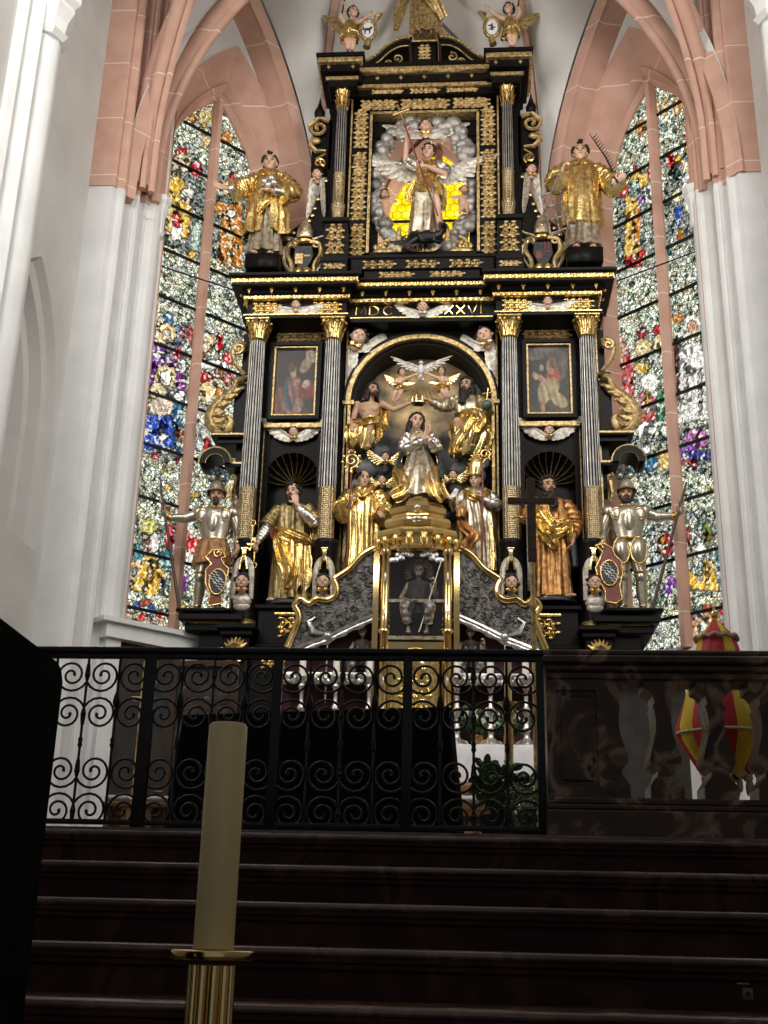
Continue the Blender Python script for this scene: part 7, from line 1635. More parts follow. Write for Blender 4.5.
for s in (-1, 1):
    mb = MB()
    for k in range(7): t = k/6; mb.ell((X_(s*(.30-.22*t)), YS+.035, 6.06-.09*(1-t)**1.5-.03*math.sin(k*2.5)), .045, .014, .04, 8, 6)
    sp('lace_trim', mb, 'silver')
# tabernacle door
mb = MB(); mb.box(X_(-.33), X_(.33), YS+.05, YS+.2, 3.64, 4.94); sp('tabernacle_front', mb, 'brass', smooth=False)
mb = MB(); o = [(X_(-.27), 3.7)]+[(X_(.27*-math.cos(PI*k/14)), 4.62+.22*math.sin(PI*k/14)) for k in range(15)]+[(X_(.27), 3.7)]; mb.prism(o, YS+.01, YS+.06); td = sp('tabernacle_door', mb, 'gold', smooth=False)
mb = MB(); mb.tube([(x, YS+.005, z) for x, z in o], .02, 6, closed=True); filigree(mb, X_(-.2), X_(.2), 3.85, 4.6, YS, .014, True); mb.ell((SXC, YS+.0, 4.66), .12, .02, .08, 10, 7); obj('door_relief', mb, MAT['gold_bright'], td)
# wings: outline traced on the left wing, mirrored for the other side
Lout = [S(374, 546), S(362, 553), S(350, 566), S(337, 575), S(333, 578), S(336, 586), S(334, 594), S(326, 598), S(316, 597), S(308, 602), S(300, 597), S(294, 604), S(298, 613), S(296, 624), S(286, 646)]
Lin = [S(378, 612), S(352, 623), S(327, 635), S(306, 643), S(290, 650)]
def mir3(L, s): return [(abs(0)+(-a if s > 0 else a), z) for a, z in L]
for s in (-1, 1):
    O = [(X_(a), z) for a, z in mir3(Lout, s)]; I = [(X_(a), z) for a, z in mir3(Lin, s)]; inner_x = X_(s*.50)
    mb = MB(); poly = O+I[::-1]; mb.prism(poly, YS+.09, YS+.13); pn = sp('relief_wing', mb, 'relief_silver', smooth=False)
    mb = MB(); g = random.Random(30+s)
    cxs = sum(q[0] for q in poly)/len(poly)
    def inside(x, z):
        ins = False; j = len(poly)-1
        for i in range(len(poly)):
            (xi, zi), (xj, zj) = poly[i], poly[j]
            if (zi > z) != (zj > z) and x < (xj-xi)*(z-zi)/(zj-zi)+xi: ins = not ins
            j = i
        return ins
    k = 0
    while k < 95:
        x, z = g.uniform(min(q[0] for q in poly), max(q[0] for q in poly)), g.uniform(min(q[1] for q in poly), max(q[1] for q in poly))
        if not inside(x, z): continue
        k += 1; a = g.uniform(0, 6.28); r = g.uniform(.02, .045)
        if g.random() < .5: mb.tube([(x+r*1.4*(.3+.7*j/8)*math.cos(a+j*.6), YS+.085, z+r*1.4*(.3+.7*j/8)*math.sin(a+j*.6)) for j in range(9)], .010, 4)
        else: mb.ell((x, YS+.088, z), r*1.3, .016, r*.5, 7, 5, R=M.Rotation(a, 3, 'Y'))
    obj('relief_scrollwork', mb, MAT['relief_silver'], pn)
    mb = MB(); pth = curve([V((x, YS+.07, z)) for x, z in O], 5); mb.tube(pth, [(.042, .035)]*len(pth), 8); mb.tube([q+V((0, -.03, 0)) for q in pth], .012, 5); obj('gilt_rim', mb, MAT['brass'], pn)
    mb = MB(); pth = curve([V((x, YS+.07, z)) for x, z in I], 6); mb.tube(pth, [(.028, .03)]*len(pth), 7); mb.tube([q+V((0, 0, -.05)) for q in pth], [(.035+.012*math.sin(i*1.7), .014) for i in range(len(pth))], 6)
    q = pth[len(pth)//2]; mb.ell(q+V((0, -.04, .0)), .05, .035, .05, 10, 7); mb.tube([q+V((s*.02, 0, .02)), q+V((s*.16, 0, .10)), q+V((s*.2, 0, .22)), q+V((s*.1, 0, .26))] if False else [q+V((s*.05, 0, .03)), q+V((s*.18, 0, .06)), q+V((s*.24, 0, .18)), q+V((s*.16, 0, .24))], [.02, .05, .035, .015], 6); obj('silver_border', mb, MAT['silver'], pn)
    mb = MB(); mb.tube([V((I[2][0], YS+.08, I[2][1]-.05)), V((I[2][0], YS+.08, 4.2))], .011, 6); obj('hanging_rod', mb, MAT['silver'], pn)
    mb = MB(); xa, xb = sorted((X_(s*.52), X_(s*1.62)))
    mb.prism([(X_(s*.50), 3.62), (X_(s*1.62), 3.62), (X_(s*1.62), 4.86), (I[2][0], I[2][1]), (I[0][0], I[0][1])], YS+.30, YS+.36); sp('red_backing', mb, 'red_cloth', smooth=False)
    mb = MB(); 
    z0 = S(330, 680)[1]
    mb.box(xa, xb, YS+.0, YS+.3, z0, z0+.10, .01); mb.tube([V((xa+(xb-xa)*k/40, YS-.01, z0+.05+.02*math.sin(k*1.1))) for k in range(41)], .018, 6)
    for k in range(9): x = xa+(xb-xa)*(k+.5)/9; mb.ell((x, YS+.0, z0-.01), (xb-xa)/17, .02, .05, 8, 6); mb.ell((x, YS-.012, z0+.02), .03, .02, .04, 8, 6)
    sp('silver_shelf', mb, 'silver')
# relics inside the shrine
def relic(label, x, z, h, nimbus, seed, side=0):
    f = Fig('relic_figure', label, 'relic', V((x, YS+.24, z)), h, 0, None, .009, seed)
    f.torso((0, .03, .30), (0, .0, .50), (0, -.01, .61)); A = M.Translation((0, -.02, .72)); b = f.b
    b.ell((0, .01, .012), .058, .066, .062, 12, 9, A); b.ell((0, -.03, -.04), .035, .036, .03, 10, 7, A); b.ell((.032, -.045, -.012), .014, .012, .012, 7, 5, A); b.ell((-.032, -.045, -.012), .014, .012, .012, 7, 5, A); b.cap((0, 0, .60), (0, -.01, .68), .022, .022)
    for q in (-1, 1): f.mb('eye_sockets', 'eye').ell((q*.022, -.052, .004), .015, .010, .014, 8, 6, A)
    f.mb('eye_sockets', 'eye').ell((0, -.066, -.02), .007, .006, .010, 6, 5, A)
    f.arm((-.11, 0, .57), (-.18, -.05, .42), (-.06, -.15, .36), (.6, -.5, 0), (0, 0, -1), .4, .8); f.arm((.11, 0, .57), (.19, -.04, .44), (.17, -.15, .52), (.1, -.4, .8), (-1, 0, 0), 1.0, .8)
    f.leg((-.05, 0, .28), (-.12, -.19, .30), (-.09, -.15, .05), k=.85); f.leg((.05, 0, .28), (.12, -.19, .30), (.09, -.15, .05), k=.85)
    f.robe('tunic', 'velvet_dark', [((0, 0, .62), .06, .05), ((0, 0, .58), .13, .07), ((0, 0, .46), .14, .09), ((0, -.02, .34), .16, .12), ((0, -.03, .24), .18, .13)], (.02, .15))
    for q in (-1, 1): f.sleeve('legwear', 'silver_dark', [(q*.06, -.03, .30), (q*.11, -.16, .315), (q*.12, -.21, .26), (q*.10, -.17, .12)], [.07, .065, .06, .05])
    if nimbus:
        n = f.mb('nimbus', 'gold_dull')
        for k in range(19): a = -.5+(PI+1.0)*k/18; n.tube([(.085*math.cos(a), .05, .725+.085*math.sin(a)), ((.15)*math.cos(a), .05, .725+.15*math.sin(a))], [.009, .012], 5)
        f.mb('staff', 'silver_gilt').tube([(.24, -.2, .78), (.02, -.22, .02)], .008, 6)
    return f.finish('bone')
relic('seated relic skeleton with gold rayed nimbus behind the shrine glass', X_(.02), 5.02, 1.20, True, 61)
relic('crouching relic skeleton under the silver wing on the keys side', X_(-.66), 4.42, .95, False, 62); relic('crouching relic skeleton under the silver wing on the sword side', X_(.66), 4.42, .95, False, 63)

# ---- altar table with white cloth, candlesticks and flowers
t = thing('altar_table', 'stone altar table under the gilded shrine', 'altar', (AC, 13.8, ZF+.51)); mb = MB(); mb.box(AC-1.9, AC+1.9, 13.3, 14.18, ZF+.51, 3.55, .01); obj('block', mb, MAT['brown_marble'], t, smooth=False); mb = MB(); mb.box(AC-1.95, AC+1.95, 13.22, 14.1, 3.55, 3.62, .012); obj('slab', mb, MAT['brown_marble'], t, smooth=False)
mb = MB(); n = 60; rows = []
for z, o in ((3.63, .30), (3.632, .0), (3.60, -.02), (3.4, -.03), (3.15, -.035), (2.88, -.03)):
    rows.append([V((AC-1.97+3.94*k/n, 13.2+o+(.008*math.sin(k*1.3) if z < 3.5 else 0), z)) for k in range(n+1)])
back = [[q+V((0, .012, -.004)) for q in r] for r in rows]
mb.loft([r+b[::-1] for r, b in zip(rows, back)]); tag(obj('altar_cloth', mb, MAT['linen']), 'white linen cloth hanging over the front of the altar table', 'tablecloth')
first = None
LAB = ['outermost, below the saint with keys', 'middle one, below the saint with keys', 'beside the shrine post, below the gold cowled abbot', 'beside the shrine post, below the mitred bishop', 'middle one, below the saint with sword', 'outermost, below the saint with sword']
LAB_ = ['outermost on the side of the saint with keys', 'middle one on the side of the saint with keys', 'next to the shrine post, side of the saint with keys', 'next to the shrine post, side of the saint with sword', 'middle one on the side of the saint with sword', 'outermost on the side of the saint with sword']
for i, px_ in enumerate((299, 333.5, 367.5, 457, 491, 527)):
    w = P(px_, 748, 13.42); w.z = 3.64
    if first is None:
        t = thing('altar_candlestick', 'x', 'candlestick', w, 'silver candlesticks on the altar table')
        zt = P(px_, 677, 13.42).z-3.64; mb = MB(); mb.lathe([(q[0], w.z+q[1]*zt) for q in ((.11, 0), (.115, .03), (.07, .08), (.035, .14), (.03, .2), (.055, .25), (.03, .3), (.025, .45), (.045, .5), (.05, .54), (.025, .6), (.022, .8), (.045, .86), (.03, .9), (.075, .96), (.08, 1.0), (.02, 1.0))], w.x, w.y, 18); obj('stem', mb, MAT['silver'], t)
        for k in range(3): a = 2*PI*k/3-PI/2; mb = MB(); mb.tube([w+V((.05*math.cos(a), .05*math.sin(a), .06)), w+V((.12*math.cos(a), .12*math.sin(a), .05)), w+V((.15*math.cos(a), .15*math.sin(a), .0))], [.03, .025, .02], 7); obj('foot', mb, MAT['silver'], t)
        c = thing('altar_candle', 'x', 'candle', w+V((0, 0, zt+.001)), 'white candles on the altar'); mb = MB(); hc = P(px_, 650, 13.42).z-w.z-zt; mb.lathe([(.040, w.z+zt), (.040, w.z+zt+hc-.01), (.034, w.z+zt+hc), (.006, w.z+zt+hc-.004)], w.x, w.y, 18); obj('wax', mb, MAT['wax_white'], c); mb = MB(); mb.tube([w+V((0, 0, zt+hc-.01)), w+V((.003, 0, zt+hc+.03))], .004, 5); obj('wick', mb, MAT['iron'], c); first = (t, c, zt)
    else:
        t = dup(first[0], w); c = dup(first[1], w+V((0, 0, first[2]+.001)))
    t['label'] = 'silver candlestick on the altar table, '+LAB[i]; c['label'] = 'white altar candle, '+LAB[i]
def bouquet(name, label, w, r, n, mats, seed, cat='flowers', spread=1.0, vase=None):
    g = random.Random(seed); t = thing(name, label, cat, w); w = V(w); zt = w.z
    if vase: mb = MB(); mb.lathe([(.06, zt), (.09, zt+.06), (.075, zt+.14), (.09, zt+.17)], w.x, w.y, 14); obj('vase', mb, MAT[vase], t); zt += .15
    st, lf, fl = MB(), MB(), MB()
    for k in range(n):
        a = g.uniform(0, 2*PI); e = g.uniform(.15, 1); d = V((math.cos(a)*(1-e*.5)*spread, math.sin(a)*.6*(1-e*.5), .35+e*.75)); L = r*g.uniform(.6, 1.1); p0 = V((w.x, w.y, zt)); p1 = p0+d*L; st.tube([p0, p0.lerp(p1, .5)+V((0, 0, .02)), p1], .004, 4)
        for j in range(3):
            q = p0.lerp(p1, g.uniform(.35, 1.0)); dr = V((g.uniform(-1, 1), g.uniform(-1, .4), g.uniform(-.3, .6))).normalized(); R = rot_to((1, 0, 0), dr); lf.ell(q+dr*.04, .055, .006, .024, 7, 5, R=R)
        if k % 3 == 0:
            for j in range(5): b = 2*PI*j/5; fl.ell(p1+V((.02*math.cos(b), -.01, .02*math.sin(b))), .02, .012, .02, 6, 5)
    obj('stems', st, MAT['leaf_green'], t); obj('leaves', lf, MAT['leaf_green'], t); obj('blossoms', fl, MAT['petal_white'], t); return t
w = P(478, 745, 13.6); bouquet('flower_bouquet', 'white flowers with green leaves on the altar between two candlesticks', V((w.x, 13.72, 3.64)), .34, 34, None, 1, vase='gold'); w = P(513, 745, 13.6); bouquet('flower_bouquet', 'low leafy flower arrangement by the outermost altar candlestick', V((w.x-.05, 13.78, 3.64)), .34, 34, None, 2, vase='gold')

# ================================================================== CHANCEL FURNITURE BEHIND THE RAILING
# low gold stand with a thick yellow candle
w = P(510, 834, 7.4); w.z = ZF; t = thing('candle_stand', 'tall slim gilded candle stand behind the iron railing', 'candle stand', w); zt = P(510, 703, 7.4).z
mb = MB(); mb.lathe([(.13, ZF), (.13, ZF+.03), (.05, ZF+.06), (.028, ZF+.12), (.028, zt-.12), (.04, zt-.08), (.03, zt-.03)], w.x, w.y, 18); obj('pole', mb, MAT['gold'], t); mb = MB(); mb.lathe([(.03, zt-.03), (.07, zt-.012), (.072, zt), (.03, zt)], w.x, w.y, 24); obj('drip_pan', mb, MAT['gold'], t)
mb = MB(); mb.lathe([(.023, zt+.001), (.023, zt+.30), (.018, zt+.31)], w.x, w.y, 18); c = thing('yellow_candle', 'thick yellow candle on the slim gilded stand', 'candle', (w.x, w.y, zt+.001)); obj('wax', mb, MAT['wax_ivory'], c); mb = MB(); mb.tube([(w.x, w.y, zt+.30), (w.x, w.y, zt+.33)], .003, 5); obj('wick', mb, MAT['iron'], c)
# processional cross
w = P(538, 830, 7.9); w.z = ZF; tp = P(531, 479, 7.9); t = thing('processional_cross', 'plain dark wooden cross on a thin gold pole, in front of the altar', 'cross', w)
zc0 = P(531, 562, 7.9).z; mb = MB(); mb.lathe([(.11, ZF), (.11, ZF+.03), (.02, ZF+.05), (.017, zc0)], w.x, w.y, 14); obj('pole', mb, MAT['gold_dull'], t)
za = P(531, 501, 7.9).z; hw_ = (P(555, 501, 7.9).x-P(508, 501, 7.9).x)/2; mb = MB(); mb.box(w.x-.03, w.x+.03, w.y-.02, w.y+.02, zc0, tp.z, .004); mb.box(w.x-hw_, w.x+hw_, w.y-.021, w.y+.021, za-.022, za+.022, .004); obj('cross', mb, MAT['wood_dark'], t, smooth=False)
# black draped screen
c0 = P(183, 715, 6.6); c1 = P(449, 709, 6.25); t = thing('draped_screen', 'long low screen draped in black cloth behind the iron railing', 'screen', (( c0.x+c1.x)/2, 6.6, ZF))
d = V((c1.x-c0.x, c1.y-c0.y, 0)); L = d.length; d.normalize(); n_ = V((-d.y, d.x, 0)); 
def blk(u, v, z): return V((c0.x, c0.y, 0))+d*u+n_*v+V((0, 0, z))
mb = MB(); rows = []
for f_, z in ((0, ZF), (.25, ZF+.25), (.6, ZF+.42), (1, c0.z-.02), (1.02, c0.z), (1.02, c0.z)):
    o = .06*(1-f_); i = 0 if z < c0.z else .0
    ring = []
    for k in range(40): u = k/40; ring.append(blk(-o+(L+2*o)*u, -o*.3-.006*math.sin(k*1.7)*(1-f_), z))
    for k in range(6): ring.append(blk(L+o, .10*k/6, z))
    for k in range(40): u = 1-k/40; ring.append(blk(-o+(L+2*o)*u, .10+o*.3, z))
    for k in range(6): ring.append(blk(-o, .10*(1-k/6), z))
    rows.append(ring)
mb.loft(rows); obj('black_drape', mb, MAT['black_cloth'], t)
mb = MB(); p = [blk(.05, .03, 0), blk(L-.05, .03, 0), blk(L-.05, .07, 0), blk(.05, .07, 0)]; mb.prismz([(q.x, q.y) for q in p], ZF, c0.z-.05); obj('frame', mb, MAT['wood_dark'], t, smooth=False)
# kneelers with white cushions and a bench
def kneeler(px_, py_, wpx, Y, label, grp):
    a = P(px_-wpx/2, py_, Y); b = P(px_+wpx/2, py_, Y); w = b.x-a.x; zt = a.z; x0, x1 = a.x, b.x
    t = thing('kneeler', label, 'stool', ((x0+x1)/2, Y+.12, ZF), grp); mb = MB(); mb.box(x0-.01, x1+.01, Y-.01, Y+.26, zt-.03, zt, .006); obj('top_board', mb, MAT['wood_light'], t)
    for q in (x0, x1-.03): mb = MB(); mb.box(q, q+.03, Y+.01, Y+.24, ZF, zt-.03, .004); obj('side_board', mb, MAT['wood_light'], t)
    mb = MB(); mb.box(x0, x1, Y+.10, Y+.12, ZF+.02, zt-.03); obj('panel', mb, MAT['wood_light'], t); mb = MB(); mb.box(x0-.005, x1+.005, Y-.005, Y+.25, zt, zt+.035, .015); obj('cushion', mb, MAT['linen'], t)
kneeler(116, 801, 22, 6.6, 'low wooden kneeler with white cushion beside the whitewashed pier', 'low wooden kneelers'); kneeler(159, 802, 24, 6.7, 'low wooden kneeler with white cushion beside the black draped screen', 'low wooden kneelers')
a = P(457, 803, 8.2); b = P(500, 803, 8.2); t = thing('bench', 'light wooden bench with white cushion and brown back, beside the leafy plant', 'bench', ((a.x+b.x)/2, 8.4, ZF)); zt = a.z
mb = MB(); mb.box(a.x-.1, b.x, 8.2, 8.6, zt-.05, zt, .008); obj('seat', mb, MAT['wood_light'], t); mb = MB(); mb.box(a.x-.1, b.x, 8.19, 8.55, zt, zt+.05, .02); obj('cushion', mb, MAT['linen'], t); mb = MB(); mb.box(a.x-.1, b.x+.02, 8.55, 8.62, zt, zt+.19, .03); obj('back_cushion', mb, MAT['leather_brown'], t)
for q in (a.x-.09, b.x-.05):
    for yy in (8.21, 8.54): mb = MB(); mb.box(q, q+.05, yy, yy+.05, ZF, zt-.05, .004); obj('leg', mb, MAT['wood_light'], t)
# leafy plant and pale dried flowers at the railing end
w = P(498, 834, 6.3); w.z = ZF; t = thing('leafy_plant', 'dark leaved potted plant climbing behind the railing', 'plant', w); g = random.Random(9); mb = MB(); mb.lathe([(.07, ZF), (.10, ZF+.14), (.105, ZF+.16), (.085, ZF+.16)], w.x, w.y, 18); obj('pot', mb, MAT['charcoal'], t); st, lf = MB(), MB()
for k in range(9):
    tip = V((w.x+g.uniform(-.12, .22), w.y+g.uniform(-.12, .12), ZF+g.uniform(.20, .45))); p0 = V((w.x, w.y, ZF+.15)); m_ = p0.lerp(tip, .5)+V((g.uniform(-.05, .05), 0, .05)); pth = curve([p0, m_, tip], 6); st.tube(pth, .004, 4)
    for q in pth[3:]:
        for j in range(2): dr = V((g.uniform(-1, 1), g.uniform(-1, .2), g.uniform(-.7, .5))).normalized(); R = rot_to((1, 0, 0), dr); lf.ell(q+dr*.03, .042, .004, .022, 8, 5, R=R)
obj('stems', st, MAT['leaf_green'], t); obj('foliage', lf, MAT['leaf_green'], t)
w = P(527, 834, 6.05); w.z = ZF; t = thing('dried_flowers', 'bushy pale dried flowers in a bowl at the end of the railing', 'flowers', w); mb = MB(); mb.lathe([(.06, ZF), (.12, ZF+.07), (.11, ZF+.08)], w.x, w.y, 16); obj('bowl', mb, MAT['charcoal'], t); st, fl = MB(), MB()
for k in range(60):
    a_ = g.uniform(0, 2*PI); r = g.uniform(0, .14); tip = V((w.x+r*math.cos(a_), w.y+r*math.sin(a_)*.8, ZF+g.uniform(.12, .30))); st.tube([(w.x, w.y, ZF+.06), tip], .002, 4)
    for j in range(5): fl.ell(tip+V((g.uniform(-.02, .02), g.uniform(-.02, .02), g.uniform(-.02, .02))), .007, .007, .007, 5, 4)
obj('stems', st, MAT['leaf_pale'], t); obj('blossoms', fl, MAT['leaf_pale'], t)
# sacristy door at the foot of the apse wall, painted panel and gilded staff beside it
mb = MB(); zt = 5.28
for u0, u1 in ((-1.25, -1.05), (-.15, .02)):
    A_ = [WLf(u0, .47, ZF), WLf(u1, .47, ZF), WLf(u1, .62, ZF), WLf(u0, .62, ZF)]; mb.prismz([(q.x, q.y) for q in A_], ZF, zt-.32)
A_ = [WLf(-1.3, .46, 0), WLf(.06, .46, 0), WLf(.06, .68, 0), WLf(-1.3, .68, 0)]; mb.prismz([(q.x, q.y) for q in A_], zt-.32, zt-.14); A_ = [WLf(-1.38, .46, 0), WLf(.14, .46, 0), WLf(.14, .74, 0), WLf(-1.38, .74, 0)]; mb.prismz([(q.x, q.y) for q in A_], zt-.14, zt-.08)
dr = struct('door_1', mb, MAT['whitewash']); mb = MB(); A_ = [WLf(-1.05, .47, 0), WLf(-.15, .47, 0), WLf(-.15, .52, 0), WLf(-1.05, .52, 0)]; mb.prismz([(q.x, q.y) for q in A_], ZF, zt-.32); struct('door_leaf', mb, MAT['wood_plank'], dr)
mb = MB(); q = WLf(-.25, .55, 3.2); mb.tube([q, q+V((.02, -.04, 0)), q+V((-.08, -.06, 0))], .012, 6); struct('door_handle', mb, MAT['brass'], dr)
a = P(158, 834, 11.0); b = P(226, 834, 11.0); t = thing('painted_screen', 'dark standing panel with faded painted figures behind the black draped screen', 'painted panel', ((a.x+b.x)/2, 11.1, ZF)); zt2 = P(190, 660, 11.0).z; mb = MB(); mb.box(a.x, b.x, 11.05, 11.12, ZF, zt2, .008); obj('board', mb, MAT['wood_plank'], t, smooth=False); mb = MB()
for q in ((a.x, a.x+.05), (b.x-.05, b.x)): mb.box(q[0], q[1], 11.02, 11.06, ZF, zt2, .006)
mb.box(a.x+.05, b.x-.05, 11.02, 11.06, zt2-.06, zt2, .006); obj('frame', mb, MAT['wood_dark'], t, smooth=False)
for k, (u, z, h) in enumerate(((.22, .32, .5), (.55, .42, .42), (.8, .36, .5))):
    x = a.x+(b.x-a.x)*u; mb = MB(); mb.ell((x, 11.05, zt2-z), .055, .006, .075, 10, 8); o = obj('painted_head', mb, MAT['wood_dark'], t); mb = MB(); mb.ell((x, 11.05, zt2-z-.07-h/2), .15, .005, h/2, 12, 8); obj('painted_robe', mb, MAT['velvet_dark'], t)
w = P(131, 834, 10.2); w.z = ZF; t = thing('staff_with_crossbar', 'gilded staff with short crossbar standing by the painted panel', 'staff', w); z1 = P(133, 662, 10.2).z; za = P(133, 699, 10.2).z; mb = MB(); mb.lathe([(.12, ZF), (.12, ZF+.03), (.03, ZF+.06), (.03, z1), (.012, z1+.02)], w.x, w.y, 14); obj('shaft', mb, MAT['gold_dull'], t); mb = MB(); mb.box(w.x-.1, w.x+.07, w.y-.025, w.y+.025, za-.02, za+.02, .006); obj('crossbar', mb, MAT['gold_dull'], t)
# iron tie rods in front of the side windows
for a, b, nm in ((P(139, 259, 13.95), P(252, 296, 15.4), 'l'), (P(708, 247, 13.9), P(617, 281, 15.2), 'r')):
    mb = MB(); mb.tube([a, b], .011, 6); e = a+(b-a).normalized()*.16; mb.tube([a, e], .022, 6); tn[0] += 1; struct('trim_%d' % tn[0], mb, MAT['iron'])

# ================================================================== IRON RAILING
YF = 5.6; zr1 = 2.90; zr0 = ZF+.035
xe = P(540, 700, YF).x; x58 = P(58, 660, YF).x; stp = (xe-x58)/15.0
rail = thing('iron_railing', 'black wrought iron railing with rows of spiral scrolls at the top of the stairs', 'railing', (xe-8*stp, YF, ZF))
mb = MB(); mb.box(xe-17.6*stp, xe+.03, YF-.028, YF+.028, zr1-.012, zr1+.016, .006); obj('top_rail', mb, MAT['iron'], rail); mb = MB(); mb.box(xe-17.6*stp, xe+.02, YF-.012, YF+.012, zr1-.04, zr1-.012, .003); obj('handrail_bar', mb, MAT['iron'], rail); mb = MB(); mb.box(xe-17.6*stp, xe+.02, YF-.014, YF+.014, zr0-.012, zr0+.012, .003); obj('bottom_rail', mb, MAT['iron'], rail)
zrow = [P(300, y, YF).z for y in (677, 716, 774, 814)]; knob_z = P(300, 702, YF).z; mid_z = P(300, 745, YF).z
for i in range(18):
    x = xe-i*stp; post = (i % 4 == 0)
    if post:
        w_ = .018 if i == 0 else (.030 if i == 12 else .022); mb = MB(); mb.box(x-w_, x+w_, YF-.018, YF+.018, ZF, zr1, .004); o = obj('post', mb, MAT['iron'], rail)
    else:
        mb = MB(); mb.tube([(x, YF, zr0), (x, YF, zr1-.03)], .0068, 6); o = obj('bar', mb, MAT['iron'], rail)
        if i % 2 == 1: mb = MB(); mb.lathe([(.004, knob_z+.05), (.014, knob_z+.02), (.019, knob_z-.012), (.012, knob_z-.03), (.006, knob_z-.04)], x, YF, 10); obj('drop_knob', mb, MAT['iron'], o)
        mb = MB(); mb.lathe([(.006, mid_z+.03), (.013, mid_z+.012), (.009, mid_z), (.013, mid_z-.012), (.006, mid_z-.03)], x, YF, 10); obj('collar_knob', mb, MAT['iron'], o)
        for zz in zrow:
            if i % 2 == 0: mb = MB(); mb.ell((x, YF, zz), .014, .014, .012, 8, 6); obj('clasp', mb, MAT['iron'], o)
proto_s = {}
for i in range(17):
    for r, zz in enumerate(zrow):
        xc = xe-(i+.5)*stp; sd = 1 if i % 2 == 0 else -1; fl = 1 if r in (0, 2) else -1; key = (sd, fl)
        R0 = stp*.49; a0 = (0 if sd > 0 else PI)
        if key not in proto_s:
            mb = MB(); n = 34; pts = [V((xc+(R0*(1-k/n)+.010)*math.cos(a0-fl*sd*2*PI*2.05*k/n), YF, zz+(R0*(1-k/n)+.010)*math.sin(a0-fl*sd*2*PI*2.05*k/n))) for k in range(n+1)]
            lead = V((xc+sd*R0*1.08, YF, zz+(.055 if fl > 0 else -.055)*1.0)); mb.tube([lead]+pts, [.0045]+[.0062]*(n-3)+[.007, .008, .009, .009], 6)
            o = bpy.data.objects.new('scroll', mesh_of('scroll', mb, MAT['iron'], True, V((xc, YF, zz)))); COL.objects.link(o); proto_s[key] = o
        else:
            o = proto_s[key].copy(); COL.objects.link(o)
        o.parent = rail; o.location = V((xc, YF, zz))-ORG[rail]

# ================================================================== MARBLE BALUSTRADE
xb0 = P(547, 740, YF).x; xb1 = 3.78; YB0, YB1 = YF-.02, YF+.20
bal = thing('marble_balustrade', 'dark brown veined marble balustrade with vase shaped openings', 'balustrade', ((xb0+xb1)/2, YF+.1, ZF))
def Z_(y, x=640): return P(x, y, YF).z
zt = Z_(652); mb = MB()
for y0, y1, o in ((652, 658, .03), (658, 666, .045), (666, 673, .02), (673, 681, .005)): mb.box(xb0-o*.3, xb1, YB0-o, YB1+o, Z_(y1), Z_(y0), .008)
obj('top_rail', mb, MAT['brown_marble'], bal, ang=40)
mb = MB()
for y0, y1, o in ((799, 806, .02), (806, 812, .035), (812, 840, .05)): mb.box(xb0-o*.3, xb1, YB0-o, YB1+o, max(ZF, Z_(y1)), Z_(y0), .008)
obj('plinth', mb, MAT['brown_marble'], bal, ang=40)
px1 = P(606, 740, YF).x; mb = MB(); zl, zh = Z_(799), Z_(681)
mb.box(xb0, xb0+.045, YB0, YB1, zl, zh); mb.box(px1-.04, px1, YB0, YB1, zl, zh); mb.box(xb0+.045, px1-.04, YB0, YB1, zh-.05, zh); mb.box(xb0+.045, px1-.04, YB0, YB1, zl, zl+.05); mb.box(xb0+.045, px1-.04, YB0+.02, YB1-.02, zl+.05, zh-.05); mb.box(xb0+.07, px1-.065, YB0+.008, YB0+.03, zl+.075, zh-.075, .008); obj('end_pier', mb, MAT['brown_marble'], bal, smooth=False)
prof = [(681, 8.2), (689, 8.5), (691, 13), (696, 17), (703, 18.5), (706, 16.5), (712, 18), (722, 18.8), (732, 18), (742, 15.5), (752, 12.5), (760, 10.5), (764, 11.5), (766, 15.5), (771, 18), (776, 17.5), (781, 13), (786, 10), (799, 9.8)]
upx = .00479*1.0
m_ = (P(650, 740, YF).x-P(640, 740, YF).x)/10
cent = [P(638, 740, YF).x+k*(P(691, 740, YF).x-P(638, 740, YF).x) for k in range(0, 12)]
edges = [px1]+cent
for k in range(len(cent)):
    c = cent[k]
    if c > xb1-.2: break
    rightside = [(c-m_*h, Z_(y)) for y, h in prof]
    if k == 0: leftside = [(px1+.001, Z_(681)), (px1+.001, Z_(799))]
    else: leftside = [(cent[k-1]+m_*h, Z_(y)) for y, h in prof]
    poly = leftside+rightside[::-1]
    mb = MB(); mb.prism(poly, YB0+.012, YB1-.012); obj('baluster', mb, MAT['brown_marble'], bal, smooth=False)
